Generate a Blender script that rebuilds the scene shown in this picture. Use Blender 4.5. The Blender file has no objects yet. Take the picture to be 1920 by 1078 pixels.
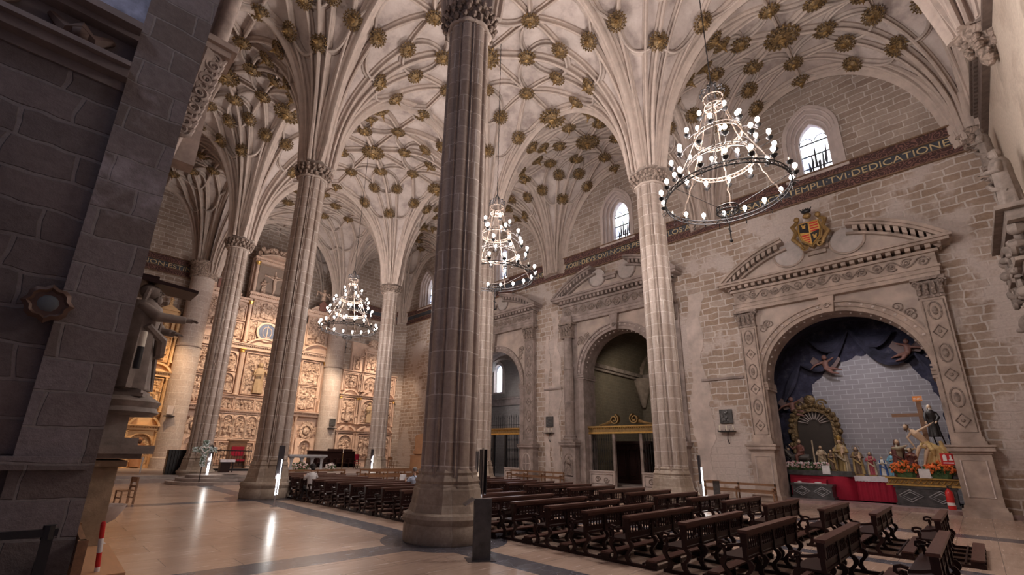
import bpy, bmesh, math, random
from math import sin, cos, pi, radians as R, hypot, sqrt, atan2
from mathutils import Vector as V, Matrix
from mathutils.geometry import tessellate_polygon
random.seed(7)
SC = bpy.context.scene
COL = SC.collection

# ------------------------------------------------------------------ camera
YAW, PIT, ROL = .7739, .28, -.0228
_f = V((sin(YAW)*cos(PIT), cos(YAW)*cos(PIT), sin(PIT)))
_r = V((cos(YAW), -sin(YAW), 0))
_d = -_r.cross(_f)
_r2 = _r*cos(ROL) + _d*sin(ROL)
_d2 = -_r*sin(ROL) + _d*cos(ROL)
CAM = V((0, 0, 2.0))
cd = bpy.data.cameras.new('camera'); cam = bpy.data.objects.new('camera', cd); COL.objects.link(cam)
cam.matrix_world = Matrix(((_r2.x, -_d2.x, -_f.x, CAM.x), (_r2.y, -_d2.y, -_f.y, CAM.y), (_r2.z, -_d2.z, -_f.z, CAM.z), (0, 0, 0, 1)))
cd.sensor_width = 36; cd.lens = 16.0; cd.shift_x = .0152; cd.shift_y = .0342; cd.clip_start = .05; cd.clip_end = 300
SC.camera = cam

def project(x, y, z):
    q = V((x, y, z)) - CAM
    w = q.dot(_f)
    if w <= .1: return None
    return 930.8 + 853.3*q.dot(_r2)/w, 604.6 + 853.3*q.dot(_d2)/w

# ------------------------------------------------------------------ world, exposure
wd = bpy.data.worlds.new('world'); SC.world = wd; wd.use_nodes = True
bg = wd.node_tree.nodes['Background']; bg.inputs[0].default_value = (.56, .50, .66, 1); bg.inputs[1].default_value = .12
SC.view_settings.view_transform = 'Standard'; SC.view_settings.look = 'None'
SC.view_settings.gamma = 1; SC.view_settings.use_curve_mapping = False
SC.view_settings.exposure = 0.28
SC.cycles.use_denoising = True
SC.cycles.max_bounces = 6; SC.cycles.diffuse_bounces = 4; SC.cycles.glossy_bounces = 3
SC.cycles.sample_clamp_indirect = 4.0; SC.cycles.caustics_reflective = False; SC.cycles.caustics_refractive = False

def lamp(kind, loc, power, color=(1, 1, 1), size=.5, target=None, angle=None, blend=.5):
    l = bpy.data.lights.new(kind.lower()+'_lamp', kind); o = bpy.data.objects.new(kind.lower()+'_lamp', l); COL.objects.link(o)
    o.location = loc; l.energy = power; l.color = color
    if kind == 'AREA': l.size = size
    else: l.shadow_soft_size = size
    if target is not None: o.rotation_euler = (V(target)-V(loc)).to_track_quat('-Z', 'Y').to_euler()
    if kind == 'SPOT': l.spot_size = R(angle or 60); l.spot_blend = blend
    return o

WARM = (1, .80, .62)
for (x, y) in ((13.64, 3.97), (13.64, 14.1), (13.64, 28.3)):
    lamp('POINT', (x, y, 11.2), 1700, (1, .89, .83), 1.2)
    lamp('SPOT', (x, y, 13.0), 1050, (1, .89, .84), 1.0, (x, y, 24), 165, .6)
# cornice spotlights (uplights standing on the frieze, washing the vaults)
for (x, y) in ((27.0, 9.3), (27.0, 21.4), (27.0, 33.0)):
    lamp('SPOT', (x, y, 17.4), 1100, (1, .90, .85), .3, (16, y-3, 24), 120, .8)
for (x, y) in ((.4, 15.0), (.4, 27.5)):
    lamp('SPOT', (x, y, 17.4), 200, (1, .90, .85), .3, (12, y, 24), 120, .8)
lamp('SPOT', (13.6, 38.5, 12.0), 700, (1, .90, .84), .6, (13.6, 44, 22), 130, .7)  # this and the next: added mid-air fill brightening the east end, no fixtures
lamp('SPOT', (25.5, 36.0, 12.0), 350, (1, .90, .84), .6, (25, 43, 19), 120, .7)
# warm spotlights on the three altarpieces
lamp('SPOT', (13.6, 36.5, 15.5), 4200, (1, .76, .52), .3, (13.6, 45.0, 7.0), 80, .6)
lamp('SPOT', (18.5, 38.5, 9.5), 800, (1, .76, .54), .3, (18.4, 43.5, 5.0), 95, .6)
lamp('SPOT', (24.6, 37.5, 13.5), 2600, (1, .76, .56), .3, (23.8, 43.0, 5.0), 75, .6)
lamp('SPOT', (4.6, 38.0, 12.5), 2300, (1, .66, .38), .3, (5.2, 43.6, 4.5), 70, .6)
lamp('SPOT', (28.0, 3.9, 9.0), 300, (.95, .92, 1), .3, (31.8, 3.4, 4.0), 120, .8)
lamp('SPOT', (28.9, 3.2, 8.4), 330, (1, .92, .84), .3, (29.6, 1.6, 2.4), 60, .8)
lamp('SPOT', (31.5, 15.9, 9.5), 300, (1, .86, .66), .3, (35, 19.5, 6), 120, .8)
lamp('POINT', (-3.5, 6.0, 11.5), 160, (.80, .84, 1), .5)  # added cool fill to brighten the left chapel lunette, no lamp hangs there
lamp('POINT', (30.2, 28.0, 6.5), 110, (.85, .88, 1), .5)

# ------------------------------------------------------------------ mesh helpers
class MB:
    def __init__(s): s.v = []; s.f = []; s.T = Matrix.Identity(4)
    def at(s, x=0, y=0, z=0, rz=0, rx=0, ry=0, sc=1):
        s.T = Matrix.Translation((x, y, z)) @ Matrix.Rotation(rz, 4, 'Z') @ Matrix.Rotation(ry, 4, 'Y') @ Matrix.Rotation(rx, 4, 'X') @ Matrix.Scale(sc, 4); return s
    def add(s, vs, fs):
        b = len(s.v); s.v += [s.T @ V(p) for p in vs]; s.f += [tuple(b+i for i in f) for f in fs]; return s
    def box(s, x0, x1, y0, y1, z0, z1, taper=0):
        t = taper
        vs = [(x0, y0, z0), (x1, y0, z0), (x1, y1, z0), (x0, y1, z0), (x0+t, y0+t, z1), (x1-t, y0+t, z1), (x1-t, y1-t, z1), (x0+t, y1-t, z1)]
        return s.add(vs, [(3, 2, 1, 0), (4, 5, 6, 7), (0, 1, 5, 4), (1, 2, 6, 5), (2, 3, 7, 6), (3, 0, 4, 7)])
    def cbox(s, c, d): return s.box(c[0]-d[0]/2, c[0]+d[0]/2, c[1]-d[1]/2, c[1]+d[1]/2, c[2]-d[2]/2, c[2]+d[2]/2)
    def lathe(s, prof, n=16, c=(0, 0, 0), sx=1, sy=1, mod=None, a0=0, a1=2*pi, cap=True):
        full = abs(a1-a0-2*pi) < 1e-6; m = n if full else n+1
        vs = []
        for (r, z) in prof:
            for i in range(m):
                a = a0+(a1-a0)*i/n; k = mod(a, z) if mod else 1
                vs.append((c[0]+cos(a)*r*k*sx, c[1]+sin(a)*r*k*sy, c[2]+z))
        fs = []
        for j in range(len(prof)-1):
            for i in range(n):
                i2 = (i+1) % m
                fs.append((j*m+i, j*m+i2, (j+1)*m+i2, (j+1)*m+i))
        if cap and full:
            fs.append(tuple(reversed(range(m)))); fs.append(tuple((len(prof)-1)*m+i for i in range(m)))
        return s.add(vs, fs)
    def sph(s, c, r, n=8, m=6):
        if not hasattr(r, '__len__'): r = (r, r, r)
        vs = [(c[0], c[1], c[2]-r[2])]
        for j in range(1, m):
            t = -pi/2+pi*j/m
            for i in range(n):
                a = 2*pi*i/n; vs.append((c[0]+cos(a)*cos(t)*r[0], c[1]+sin(a)*cos(t)*r[1], c[2]+sin(t)*r[2]))
        vs.append((c[0], c[1], c[2]+r[2])); L = len(vs)-1
        fs = [(0, 1+(i+1) % n, 1+i) for i in range(n)]
        for j in range(m-2):
            for i in range(n):
                a = 1+j*n+i; b = 1+j*n+(i+1) % n; fs.append((a, b, b+n, a+n))
        fs += [(L, 1+(m-2)*n+i, 1+(m-2)*n+(i+1) % n) for i in range(n)]
        return s.add(vs, fs)
    def tube(s, pts, r, n=6, closed=False, cap=True):
        pts = [V(p) for p in pts]; N = len(pts)
        if not hasattr(r, '__len__'): r = [r]*N
        vs = []; up = None
        for i, p in enumerate(pts):
            if closed: t = pts[(i+1) % N]-pts[i-1]
            else: t = pts[min(i+1, N-1)]-pts[max(i-1, 0)]
            t = t.normalized() if t.length > 1e-9 else V((0, 0, 1))
            if up is None: up = V((0, 0, 1)) if abs(t.z) < .9 else V((1, 0, 0))
            a = t.cross(up)
            if a.length < 1e-4: a = t.cross(V((.3, 1, .2)))
            a.normalize(); b = a.cross(t); up = b
            for k in range(n):
                q = 2*pi*k/n; vs.append(tuple(p+a*cos(q)*r[i]+b*sin(q)*r[i]))
        fs = []
        for i in range(N if closed else N-1):
            for k in range(n):
                i2 = (i+1) % N; k2 = (k+1) % n
                fs.append((i*n+k, i*n+k2, i2*n+k2, i2*n+k))
        if cap and not closed: fs += [tuple(reversed(range(n))), tuple((N-1)*n+k for k in range(n))]
        return s.add(vs, fs)
    def sweep(s, prof, pts, nrm, closed=False, cap=True):
        """profile (side, out) swept along pts; nrm = list of outward vectors"""
        pts = [V(p) for p in pts]; N = len(pts); K = len(prof); vs = []
        for i, p in enumerate(pts):
            if closed: t = pts[(i+1) % N]-pts[i-1]
            else: t = pts[min(i+1, N-1)]-pts[max(i-1, 0)]
            t.normalize(); o = V(nrm[i] if isinstance(nrm, list) else nrm); sd = t.cross(o)
            if sd.length < 1e-5: sd = V((1, 0, 0))
            sd.normalize(); o = sd.cross(t)
            for (a, b) in prof: vs.append(tuple(p+sd*a+o*b))
        fs = []
        for i in range(N if closed else N-1):
            i2 = (i+1) % N
            for k in range(K):
                k2 = (k+1) % K; fs.append((i*K+k, i*K+k2, i2*K+k2, i2*K+k))
        if cap and not closed: fs += [tuple(reversed(range(K))), tuple((N-1)*K+k for k in range(K))]
        return s.add(vs, fs)
    def prism(s, poly, y0, y1):
        """polygon in local (x, z), extruded along y"""
        n = len(poly); vs = [(x, y0, z) for x, z in poly]+[(x, y1, z) for x, z in poly]
        fs = [(i, (i+1) % n, n+(i+1) % n, n+i) for i in range(n)]
        fs += [tuple(range(n)), tuple(n+i for i in reversed(range(n)))]
        return s.add(vs, fs)
    def holed(s, outer, holes, y0, y1, thick_outer=True):
        """plate with holes in local (x,z) between y0 and y1"""
        loops = [[V((x, z, 0)) for x, z in l] for l in [outer]+holes]
        flat = [p for l in loops for p in l]; tris = tessellate_polygon(loops); n = len(flat)
        vs = [(p.x, y0, p.y) for p in flat]+[(p.x, y1, p.y) for p in flat]
        fs = [tuple(t) for t in tris]+[tuple(n+i for i in reversed(t)) for t in tris]
        b = 0
        for li, l in enumerate(loops):
            k = len(l)
            if li or thick_outer: fs += [(b+i, b+(i+1) % k, n+b+(i+1) % k, n+b+i) for i in range(k)]
            b += k
        return s.add(vs, fs)
    def build(s, name, mat, parent=None, smooth=False, recalc=True, **kw):
        me = bpy.data.meshes.new(name); me.from_pydata([tuple(p) for p in s.v], [], s.f)
        if recalc:
            bm = bmesh.new(); bm.from_mesh(me); bmesh.ops.recalc_face_normals(bm, faces=bm.faces); bm.to_mesh(me); bm.free()
        if smooth:
            me.polygons.foreach_set('use_smooth', [True]*len(me.polygons))
            if smooth != 'all': me.set_sharp_from_angle(angle=R(40))
        me.materials.append(mat); me.update()
        o = bpy.data.objects.new(name, me); COL.objects.link(o)
        if parent is not None: o.parent = parent
        for k, w in kw.items(): o[k] = w
        return o

def remesh(o, vox, smooth=2):
    m = o.modifiers.new('blend', 'REMESH'); m.mode = 'VOXEL'; m.voxel_size = vox; m.use_smooth_shade = True
    if smooth:
        k = o.modifiers.new('soft', 'SMOOTH'); k.iterations = smooth; k.factor = .5
    return o

def empty(name, loc, rz=0, label=None, cat=None, group=None, kind=None):
    o = bpy.data.objects.new(name, None); COL.objects.link(o); o.location = loc; o.rotation_euler = (0, 0, rz); o.empty_display_size = .2
    tag(o, label, cat, group, kind); return o
def tag(o, label=None, cat=None, group=None, kind=None):
    for k, w in (('label', label), ('category', cat), ('group', group), ('kind', kind)):
        if w: o[k] = w
    return o
KIDS = {}
def kids(o):
    return [c for c in COL.objects if c.parent == o]
def tree(o):
    return (o, [tree(c) for c in kids(o)])
def clone(t, parent=None):
    o, ch = t; c = o.copy(); COL.objects.link(c); c.parent = parent
    for k in ch: clone(k, c)
    return c
def clone_at(t, loc, rz=0, label=None, sc=None):
    c = clone(t); c.location = loc; c.rotation_euler = (0, 0, rz)
    if label: c['label'] = label
    if sc: c.scale = (sc, sc, sc)
    return c
ORD = ['first', 'second', 'third', 'fourth', 'fifth', 'sixth', 'seventh', 'eighth', 'ninth', 'tenth', 'eleventh', 'twelfth', 'thirteenth', 'fourteenth', 'fifteenth', 'sixteenth', 'seventeenth', 'eighteenth', 'nineteenth', 'twentieth', 'twenty-first', 'twenty-second', 'twenty-third', 'twenty-fourth']

# ------------------------------------------------------------------ materials
def newmat(name):
    m = bpy.data.materials.new(name); m.use_nodes = True; nt = m.node_tree
    return m, nt, nt.nodes['Principled BSDF']
def N(nt, t, **kw):
    n = nt.nodes.new(t)
    for k, w in kw.items(): setattr(n, k, w)
    return n
def L(nt, a, b): nt.links.new(a, b)
def math_(nt, op, a, b=None):
    n = N(nt, 'ShaderNodeMath', operation=op)
    for i, x in enumerate((a, b)):
        if x is None: continue
        if isinstance(x, (int, float)): n.inputs[i].default_value = x
        else: L(nt, x, n.inputs[i])
    return n.outputs[0]
def ramp(nt, fac, stops):
    r = N(nt, 'ShaderNodeValToRGB'); L(nt, fac, r.inputs[0]); e = r.color_ramp.elements
    while len(e) < len(stops): e.new(.5)
    for i, (p, c) in enumerate(stops): e[i].position = p; e[i].color = (*c, 1)
    return r.outputs[0]
def mixc(nt, fac, a, b, mode='MIX'):
    n = N(nt, 'ShaderNodeMix', data_type='RGBA', blend_type=mode)
    for i, x in ((0, fac), (6, a), (7, b)):
        if isinstance(x, (int, float)): n.inputs[i].default_value = x
        elif isinstance(x, tuple): n.inputs[i].default_value = (*x, 1)
        else: L(nt, x, n.inputs[i])
    return n.outputs[2]
def noise(nt, vec, scale, detail=4, rough=.6):
    n = N(nt, 'ShaderNodeTexNoise'); n.inputs['Scale'].default_value = scale; n.inputs['Detail'].default_value = detail; n.inputs['Roughness'].default_value = rough
    if vec is not None: L(nt, vec, n.inputs['Vector'])
    return n.outputs['Fac']
def bump(nt, bs, h, strength=.4, dist=.02):
    b = N(nt, 'ShaderNodeBump'); b.inputs['Strength'].default_value = strength; b.inputs['Distance'].default_value = dist
    L(nt, h, b.inputs['Height']); L(nt, b.outputs[0], bs.inputs['Normal'])
def mat(name, c, rough=.6, metal=0, var=.15, scale=4, emit=None, es=0, bmp=0, c2=None, grain=None):
    m, nt, bs = newmat(name); bs.inputs['Roughness'].default_value = rough; bs.inputs['Metallic'].default_value = metal
    tc = N(nt, 'ShaderNodeTexCoord'); v = tc.outputs['Object']
    if grain:
        mp = N(nt, 'ShaderNodeMapping'); mp.inputs['Scale'].default_value = grain; L(nt, v, mp.inputs[0]); v = mp.outputs[0]
    f = noise(nt, v, scale)
    lo = c2 or tuple(x*(1-var) for x in c); hi = tuple(min(1, x*(1+var)) for x in c)
    L(nt, ramp(nt, f, [(.3, lo), (.7, hi)]), bs.inputs['Base Color'])
    if bmp: bump(nt, bs, noise(nt, v, scale*3), bmp, .02)
    if emit: bs.inputs['Emission Color'].default_value = (*emit, 1); bs.inputs['Emission Strength'].default_value = es
    return m
def uvbox(nt, cyl=None):
    """(u, v) running along the surface: u horizontal, v = height"""
    tc = N(nt, 'ShaderNodeTexCoord'); sp = N(nt, 'ShaderNodeSeparateXYZ'); L(nt, tc.outputs['Object'], sp.inputs[0])
    cb = N(nt, 'ShaderNodeCombineXYZ')
    if cyl:
        u = math_(nt, 'MULTIPLY', math_(nt, 'ARCTAN2', sp.outputs[1], sp.outputs[0]), cyl)
        L(nt, u, cb.inputs[0]); L(nt, sp.outputs[2], cb.inputs[1])
    else:
        sn = N(nt, 'ShaderNodeSeparateXYZ'); L(nt, tc.outputs['Normal'], sn.inputs[0])
        g = math_(nt, 'GREATER_THAN', math_(nt, 'ABSOLUTE', sn.outputs[0]), math_(nt, 'ABSOLUTE', sn.outputs[1]))
        mx = N(nt, 'ShaderNodeMix', data_type='FLOAT'); L(nt, g, mx.inputs[0]); L(nt, sp.outputs[0], mx.inputs[2]); L(nt, sp.outputs[1], mx.inputs[3])
        L(nt, mx.outputs[0], cb.inputs[0]); L(nt, sp.outputs[2], cb.inputs[1])
    return tc.outputs['Object'], cb.outputs[0]
def masonry(name, c1, c2, mortar, bw=.75, bh=.36, ms=.02, cyl=None, rough=.85, patch=None, patchc=(.5, .42, .38), wob=.03, bstr=.5, stain=.5):
    m, nt, bs = newmat(name); bs.inputs['Roughness'].default_value = rough
    obj, uv = uvbox(nt, cyl)
    # slightly wobbly joints
    nz = N(nt, 'ShaderNodeTexNoise'); nz.inputs['Scale'].default_value = 1.6; L(nt, obj, nz.inputs['Vector'])
    sub = N(nt, 'ShaderNodeVectorMath', operation='SUBTRACT'); L(nt, nz.outputs['Color'], sub.inputs[0]); sub.inputs[1].default_value = (.5, .5, .5)
    sc = N(nt, 'ShaderNodeVectorMath', operation='SCALE'); L(nt, sub.outputs[0], sc.inputs[0]); sc.inputs['Scale'].default_value = wob*4
    ad = N(nt, 'ShaderNodeVectorMath', operation='ADD'); L(nt, uv, ad.inputs[0]); L(nt, sc.outputs[0], ad.inputs[1])
    br = N(nt, 'ShaderNodeTexBrick', offset=.5, squash=.7, squash_frequency=3); L(nt, ad.outputs[0], br.inputs['Vector'])
    br.inputs['Scale'].default_value = 1; br.inputs['Brick Width'].default_value = bw; br.inputs['Row Height'].default_value = bh
    br.inputs['Mortar Size'].default_value = ms; br.inputs['Mortar Smooth'].default_value = .35; br.inputs['Bias'].default_value = 0
    br.inputs['Color1'].default_value = (*c1, 1); br.inputs['Color2'].default_value = (*c2, 1); br.inputs['Mortar'].default_value = (*mortar, 1)
    n1 = noise(nt, obj, .55, 5, .65); n2 = noise(nt, obj, 9, 5, .7)
    c = mixc(nt, stain, br.outputs['Color'], ramp(nt, n1, [(.3, (.42, .38, .36)), (.62, (1, 1, 1))]), 'MULTIPLY')
    c = mixc(nt, .55, c, ramp(nt, n2, [(.3, (.52, .49, .47)), (.68, (1, 1, 1))]), 'MULTIPLY')
    h = math_(nt, 'SUBTRACT', math_(nt, 'MULTIPLY', n2, .6), br.outputs['Fac'])
    if patch:
        n3 = noise(nt, obj, .28, 6, .62)
        pf = ramp(nt, n3, [(patch, (0, 0, 0)), (patch+.05, (1, 1, 1))])
        pc = mixc(nt, .5, patchc, ramp(nt, n2, [(.3, (.5, .48, .47)), (.7, (1, 1, 1))]), 'MULTIPLY')
        c = mixc(nt, pf, c, pc)
    L(nt, c, bs.inputs['Base Color']); bump(nt, bs, h, bstr, .03)
    return m
def carved(name, c, dark, scale=7, rough=.8, strength=1.0, metal=0, dist=.06):
    """stone or wood with carved ornament: bump from warped cells"""
    m, nt, bs = newmat(name); bs.inputs['Roughness'].default_value = rough; bs.inputs['Metallic'].default_value = metal
    tc = N(nt, 'ShaderNodeTexCoord'); nz = N(nt, 'ShaderNodeTexNoise'); nz.inputs['Scale'].default_value = scale*.4; L(nt, tc.outputs['Object'], nz.inputs['Vector'])
    mx = N(nt, 'ShaderNodeVectorMath', operation='ADD'); L(nt, tc.outputs['Object'], mx.inputs[0])
    s2 = N(nt, 'ShaderNodeVectorMath', operation='SCALE'); L(nt, nz.outputs['Color'], s2.inputs[0]); s2.inputs['Scale'].default_value = .45; L(nt, s2.outputs[0], mx.inputs[1])
    vo = N(nt, 'ShaderNodeTexVoronoi', feature='SMOOTH_F1'); vo.inputs['Scale'].default_value = scale; L(nt, mx.outputs[0], vo.inputs['Vector'])
    f = vo.outputs['Distance']
    L(nt, ramp(nt, f, [(.25, c), (.75, dark)]), bs.inputs['Base Color'])  # hollows coloured darker: recess shade painted in on top of the bump
    bump(nt, bs, math_(nt, 'MULTIPLY', f, -1.0), strength, dist)
    return m
def banded(name, ground, ornament, scale=3.2):
    """painted frieze band with running scrollwork"""
    m, nt, bs = newmat(name); bs.inputs['Roughness'].default_value = .8
    obj, uv = uvbox(nt)
    nz = N(nt, 'ShaderNodeTexNoise'); nz.inputs['Scale'].default_value = 2.2; L(nt, uv, nz.inputs['Vector'])
    s2 = N(nt, 'ShaderNodeVectorMath', operation='SCALE'); L(nt, nz.outputs['Color'], s2.inputs[0]); s2.inputs['Scale'].default_value = .35
    ad = N(nt, 'ShaderNodeVectorMath', operation='ADD'); L(nt, uv, ad.inputs[0]); L(nt, s2.outputs[0], ad.inputs[1])
    vo = N(nt, 'ShaderNodeTexVoronoi'); vo.inputs['Scale'].default_value = scale; L(nt, ad.outputs[0], vo.inputs['Vector'])
    w = math_(nt, 'SINE', math_(nt, 'MULTIPLY', vo.outputs['Distance'], 22))
    n2 = noise(nt, obj, 6)
    c = mixc(nt, ramp(nt, w, [(.35, (0, 0, 0)), (.7, (1, 1, 1))]), ground, ornament)
    c = mixc(nt, .5, c, ramp(nt, n2, [(.3, (.5, .5, .5)), (.7, (1, 1, 1))]), 'MULTIPLY')
    L(nt, c, bs.inputs['Base Color']); bump(nt, bs, w, .3, .02)
    return m

MT = {}
MT['wallR'] = masonry('ashlar_wall', (.40, .29, .215), (.55, .45, .385), (.74, .68, .64), .88, .37, .038, patch=.50, patchc=(.60, .52, .48), wob=.06)
MT['wallUp'] = masonry('ashlar_upper', (.37, .285, .235), (.52, .43, .37), (.70, .64, .60), .95, .36, .03, wob=.05)
MT['wallW'] = masonry('west_wall', (.60, .50, .41), (.66, .57, .48), (.68, .60, .52), 1.4, .6, .015, patch=.48, patchc=(.64, .55, .46))
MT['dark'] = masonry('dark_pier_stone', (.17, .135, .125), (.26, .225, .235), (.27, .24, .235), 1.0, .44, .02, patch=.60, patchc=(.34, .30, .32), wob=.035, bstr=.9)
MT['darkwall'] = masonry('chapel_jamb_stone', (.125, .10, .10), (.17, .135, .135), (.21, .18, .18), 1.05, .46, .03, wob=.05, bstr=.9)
MT['colm'] = masonry('column_stone', (.44, .355, .30), (.54, .455, .405), (.76, .70, .66), 1.1, .56, .016, cyl=.65, stain=.35, wob=.02, bstr=.35, rough=.5)
MT['base'] = masonry('column_base_stone', (.42, .34, .27), (.50, .42, .35), (.52, .45, .38), 1.2, 3, .012, cyl=1.0, stain=.75, bstr=.5)
MT['pierw'] = masonry('pale_pier_stone', (.56, .46, .41), (.64, .55, .50), (.74, .68, .64), 1.0, .5, .018, cyl=.8, stain=.35)
MT['web'] = None
def webmat():
    m, nt, bs = newmat('vault_plaster'); bs.inputs['Roughness'].default_value = .9
    tc = N(nt, 'ShaderNodeTexCoord'); o = tc.outputs['Object']
    n1 = noise(nt, o, .8, 6, .65); n2 = noise(nt, o, 6, 5, .7)
    c = ramp(nt, n1, [(.34, (.33, .27, .25)), (.5, (.53, .455, .42)), (.68, (.61, .54, .505))])
    c = mixc(nt, .35, c, ramp(nt, n2, [(.3, (.72, .68, .66)), (.65, (1, 1, 1))]), 'MULTIPLY')
    L(nt, c, bs.inputs['Base Color']); bump(nt, bs, n2, .25, .02); return m
MT['web'] = webmat()
MT['rib'] = mat('rib_stone', (.49, .405, .355), .85, var=.14, scale=2.5, bmp=.15)
MT['ribd'] = mat('rib_stone_weathered', (.44, .37, .33), .85, var=.25, scale=1.3, bmp=.2)
MT['boss'] = carved('gilded_boss', (.27, .175, .075), (.05, .03, .018), 9, .5, 1.0, .35, .04)
MT['cap'] = carved('carved_capital', (.40, .31, .26), (.10, .075, .06), 9, .8, 1.0, 0, .08)
MT['port'] = mat('portal_stone', (.39, .31, .265), .85, var=.34, scale=1.6, bmp=.35)
MT['port2'] = mat('portal_stone_dark', (.30, .245, .225), .85, var=.36, scale=1.8, bmp=.4)
MT['portc'] = carved('portal_carving', (.33, .265, .23), (.17, .13, .115), 8, .85, 1, 0, .07)
MT['plast'] = mat('pale_plaster', (.55, .47, .44), .9, var=.14, scale=1.5, bmp=.3)
MT['portw'] = mat('portal_field_stone', (.45, .37, .325), .85, var=.26, scale=1.1, bmp=.4)
MT['ala'] = mat('alabaster', (.68, .50, .40), .6, var=.12, scale=3)
MT['alac'] = carved('carved_alabaster', (.72, .54, .43), (.20, .11, .075), 6, .6, 1, 0, .08)
MT['gold'] = mat('gilding', (.72, .46, .14), .38, .75, .2, 6)
MT['golda'] = mat('aged_gilding', (.30, .19, .075), .5, .5, .35, 7, bmp=.4)
MT['pine'] = mat('warm_pine_retable', (.72, .47, .24), .6, var=.12, scale=2, grain=(1, 1, 6))
MT['pinec'] = carved('carved_pine', (.74, .50, .27), (.40, .22, .09), 7, .6, 1, 0, .07)
MT['brown'] = mat('dark_bench_wood', (.026, .011, .010), .36, var=.35, scale=3, grain=(1.2, 8, 8))
MT['railw'] = mat('worn_rail_wood', (.105, .052, .042), .34, var=.3, scale=3, grain=(1.2, 8, 8))
for k_ in ('brown', 'railw'): MT[k_].node_tree.nodes['Principled BSDF'].inputs['Specular IOR Level'].default_value = .22
MT['oak'] = mat('mid_oak_wood', (.22, .11, .055), .5, var=.25, scale=3, grain=(1, 6, 6))
MT['lightw'] = mat('orange_plywood', (.55, .30, .16), .4, var=.1, scale=2, grain=(1, 6, 1))
MT['iron'] = mat('wrought_iron', (.03, .028, .03), .5, .6, .3, 8)
MT['ironl'] = mat('pale_iron', (.13, .095, .075), .45, .3, .2, 8)
MT['black'] = mat('black_lacquer', (.012, .011, .013), .35, 0, .2, 5)
MT['steel'] = mat('dark_steel_panel', (.10, .09, .10), .3, .7, .15, 4, grain=(1, 1, .2))
MT['steell'] = mat('brushed_steel', (.42, .40, .41), .28, .9, .1, 4, grain=(1, 1, .2))
MT['tube'] = mat('lit_tube', (1, 1, 1), .5, emit=(.93, .95, 1), es=7)
MT['bulb'] = mat('lit_bulb', (1, 1, 1), .5, emit=(1, .93, .88), es=38)
MT['bulb'].cycles.emission_sampling = 'NONE'
MT['wax'] = mat('candle_wax', (.82, .76, .64), .5)
MT['dstone'] = mat('statue_grey_stone', (.26, .215, .19), .75, var=.3, scale=4, bmp=.3)
MT['statl'] = mat('statue_pale_stone', (.44, .36, .32), .75, var=.25, scale=4, bmp=.3)
MT['red'] = mat('crimson_cloth', (.36, .005, .03), .8, var=.15, scale=3)
MT['redp'] = mat('red_paint', (.55, .02, .02), .35)
MT['white'] = mat('white_paint', (.78, .76, .75), .5)
MT['cloth'] = mat('white_lace_cloth', (.75, .70, .74), .85)
MT['paper'] = mat('white_paper', (.80, .79, .80), .8)
MT['skin'] = mat('skin', (.52, .32, .23), .55, var=.08)
MT['skinp'] = mat('painted_carnation', (.60, .42, .28), .45, var=.1)
MT['stonebox'] = mat('dark_marble_plinth', (.07, .068, .07), .35, var=.5, scale=5)
MT['step'] = mat('worn_step_stone', (.33, .28, .26), .5, var=.2, scale=1.5)
MT['gran'] = mat('grey_marble', (.40, .40, .42), .35, var=.15, scale=4)
MT['leaf'] = mat('green_leaves', (.06, .12, .04), .6, var=.4, scale=9)
MT['white_fl'] = mat('white_blossom', (.80, .70, .70), .7, var=.1)
MT['pink_fl'] = mat('pink_blossom', (.75, .45, .45), .7, var=.1)
MT['or_fl'] = mat('orange_blossom', (.75, .16, .03), .7, var=.2)
def col(n, c, r=.6, m=0): 
    if n not in MT: MT[n] = mat(n, c, r, m, .12, 5)
    return MT[n]
# ================================================================== STRUCTURE
XL, XA, XD, XW = -.225, 7.5, 19.775, 27.5
YS = [-2.9, 9.275, 21.435, 33.6, 42.9]
ZF0, ZF1 = 15.65, 17.15
def arcpts(cx, cz, r, a0, a1, n): return [(cx+cos(a0+(a1-a0)*i/n)*r, cz+sin(a0+(a1-a0)*i/n)*r) for i in range(n+1)]
def archhole(cx, r, z0, zs, n=20): return [(cx-r, z0)]+[(x, z) for x, z in reversed(arcpts(cx, zs, r, 0, pi, n))]+[(cx+r, z0)]
def pointed(cx, w, z0, zs, zt, n=8):
    """pointed arch outline: half width w"""
    h = zt-zs; rr = (w*w+h*h)/(2*w); a = math.asin(min(1, h/rr))
    r_ = [(cx+w-rr+cos(t)*rr, zs+sin(t)*rr) for t in [a*i/n for i in range(n+1)]]
    l_ = [(2*cx-x, z) for x, z in reversed(r_[:-1])]
    return [(cx+w, z0)]+r_+l_+[(cx-w, z0)]

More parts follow.
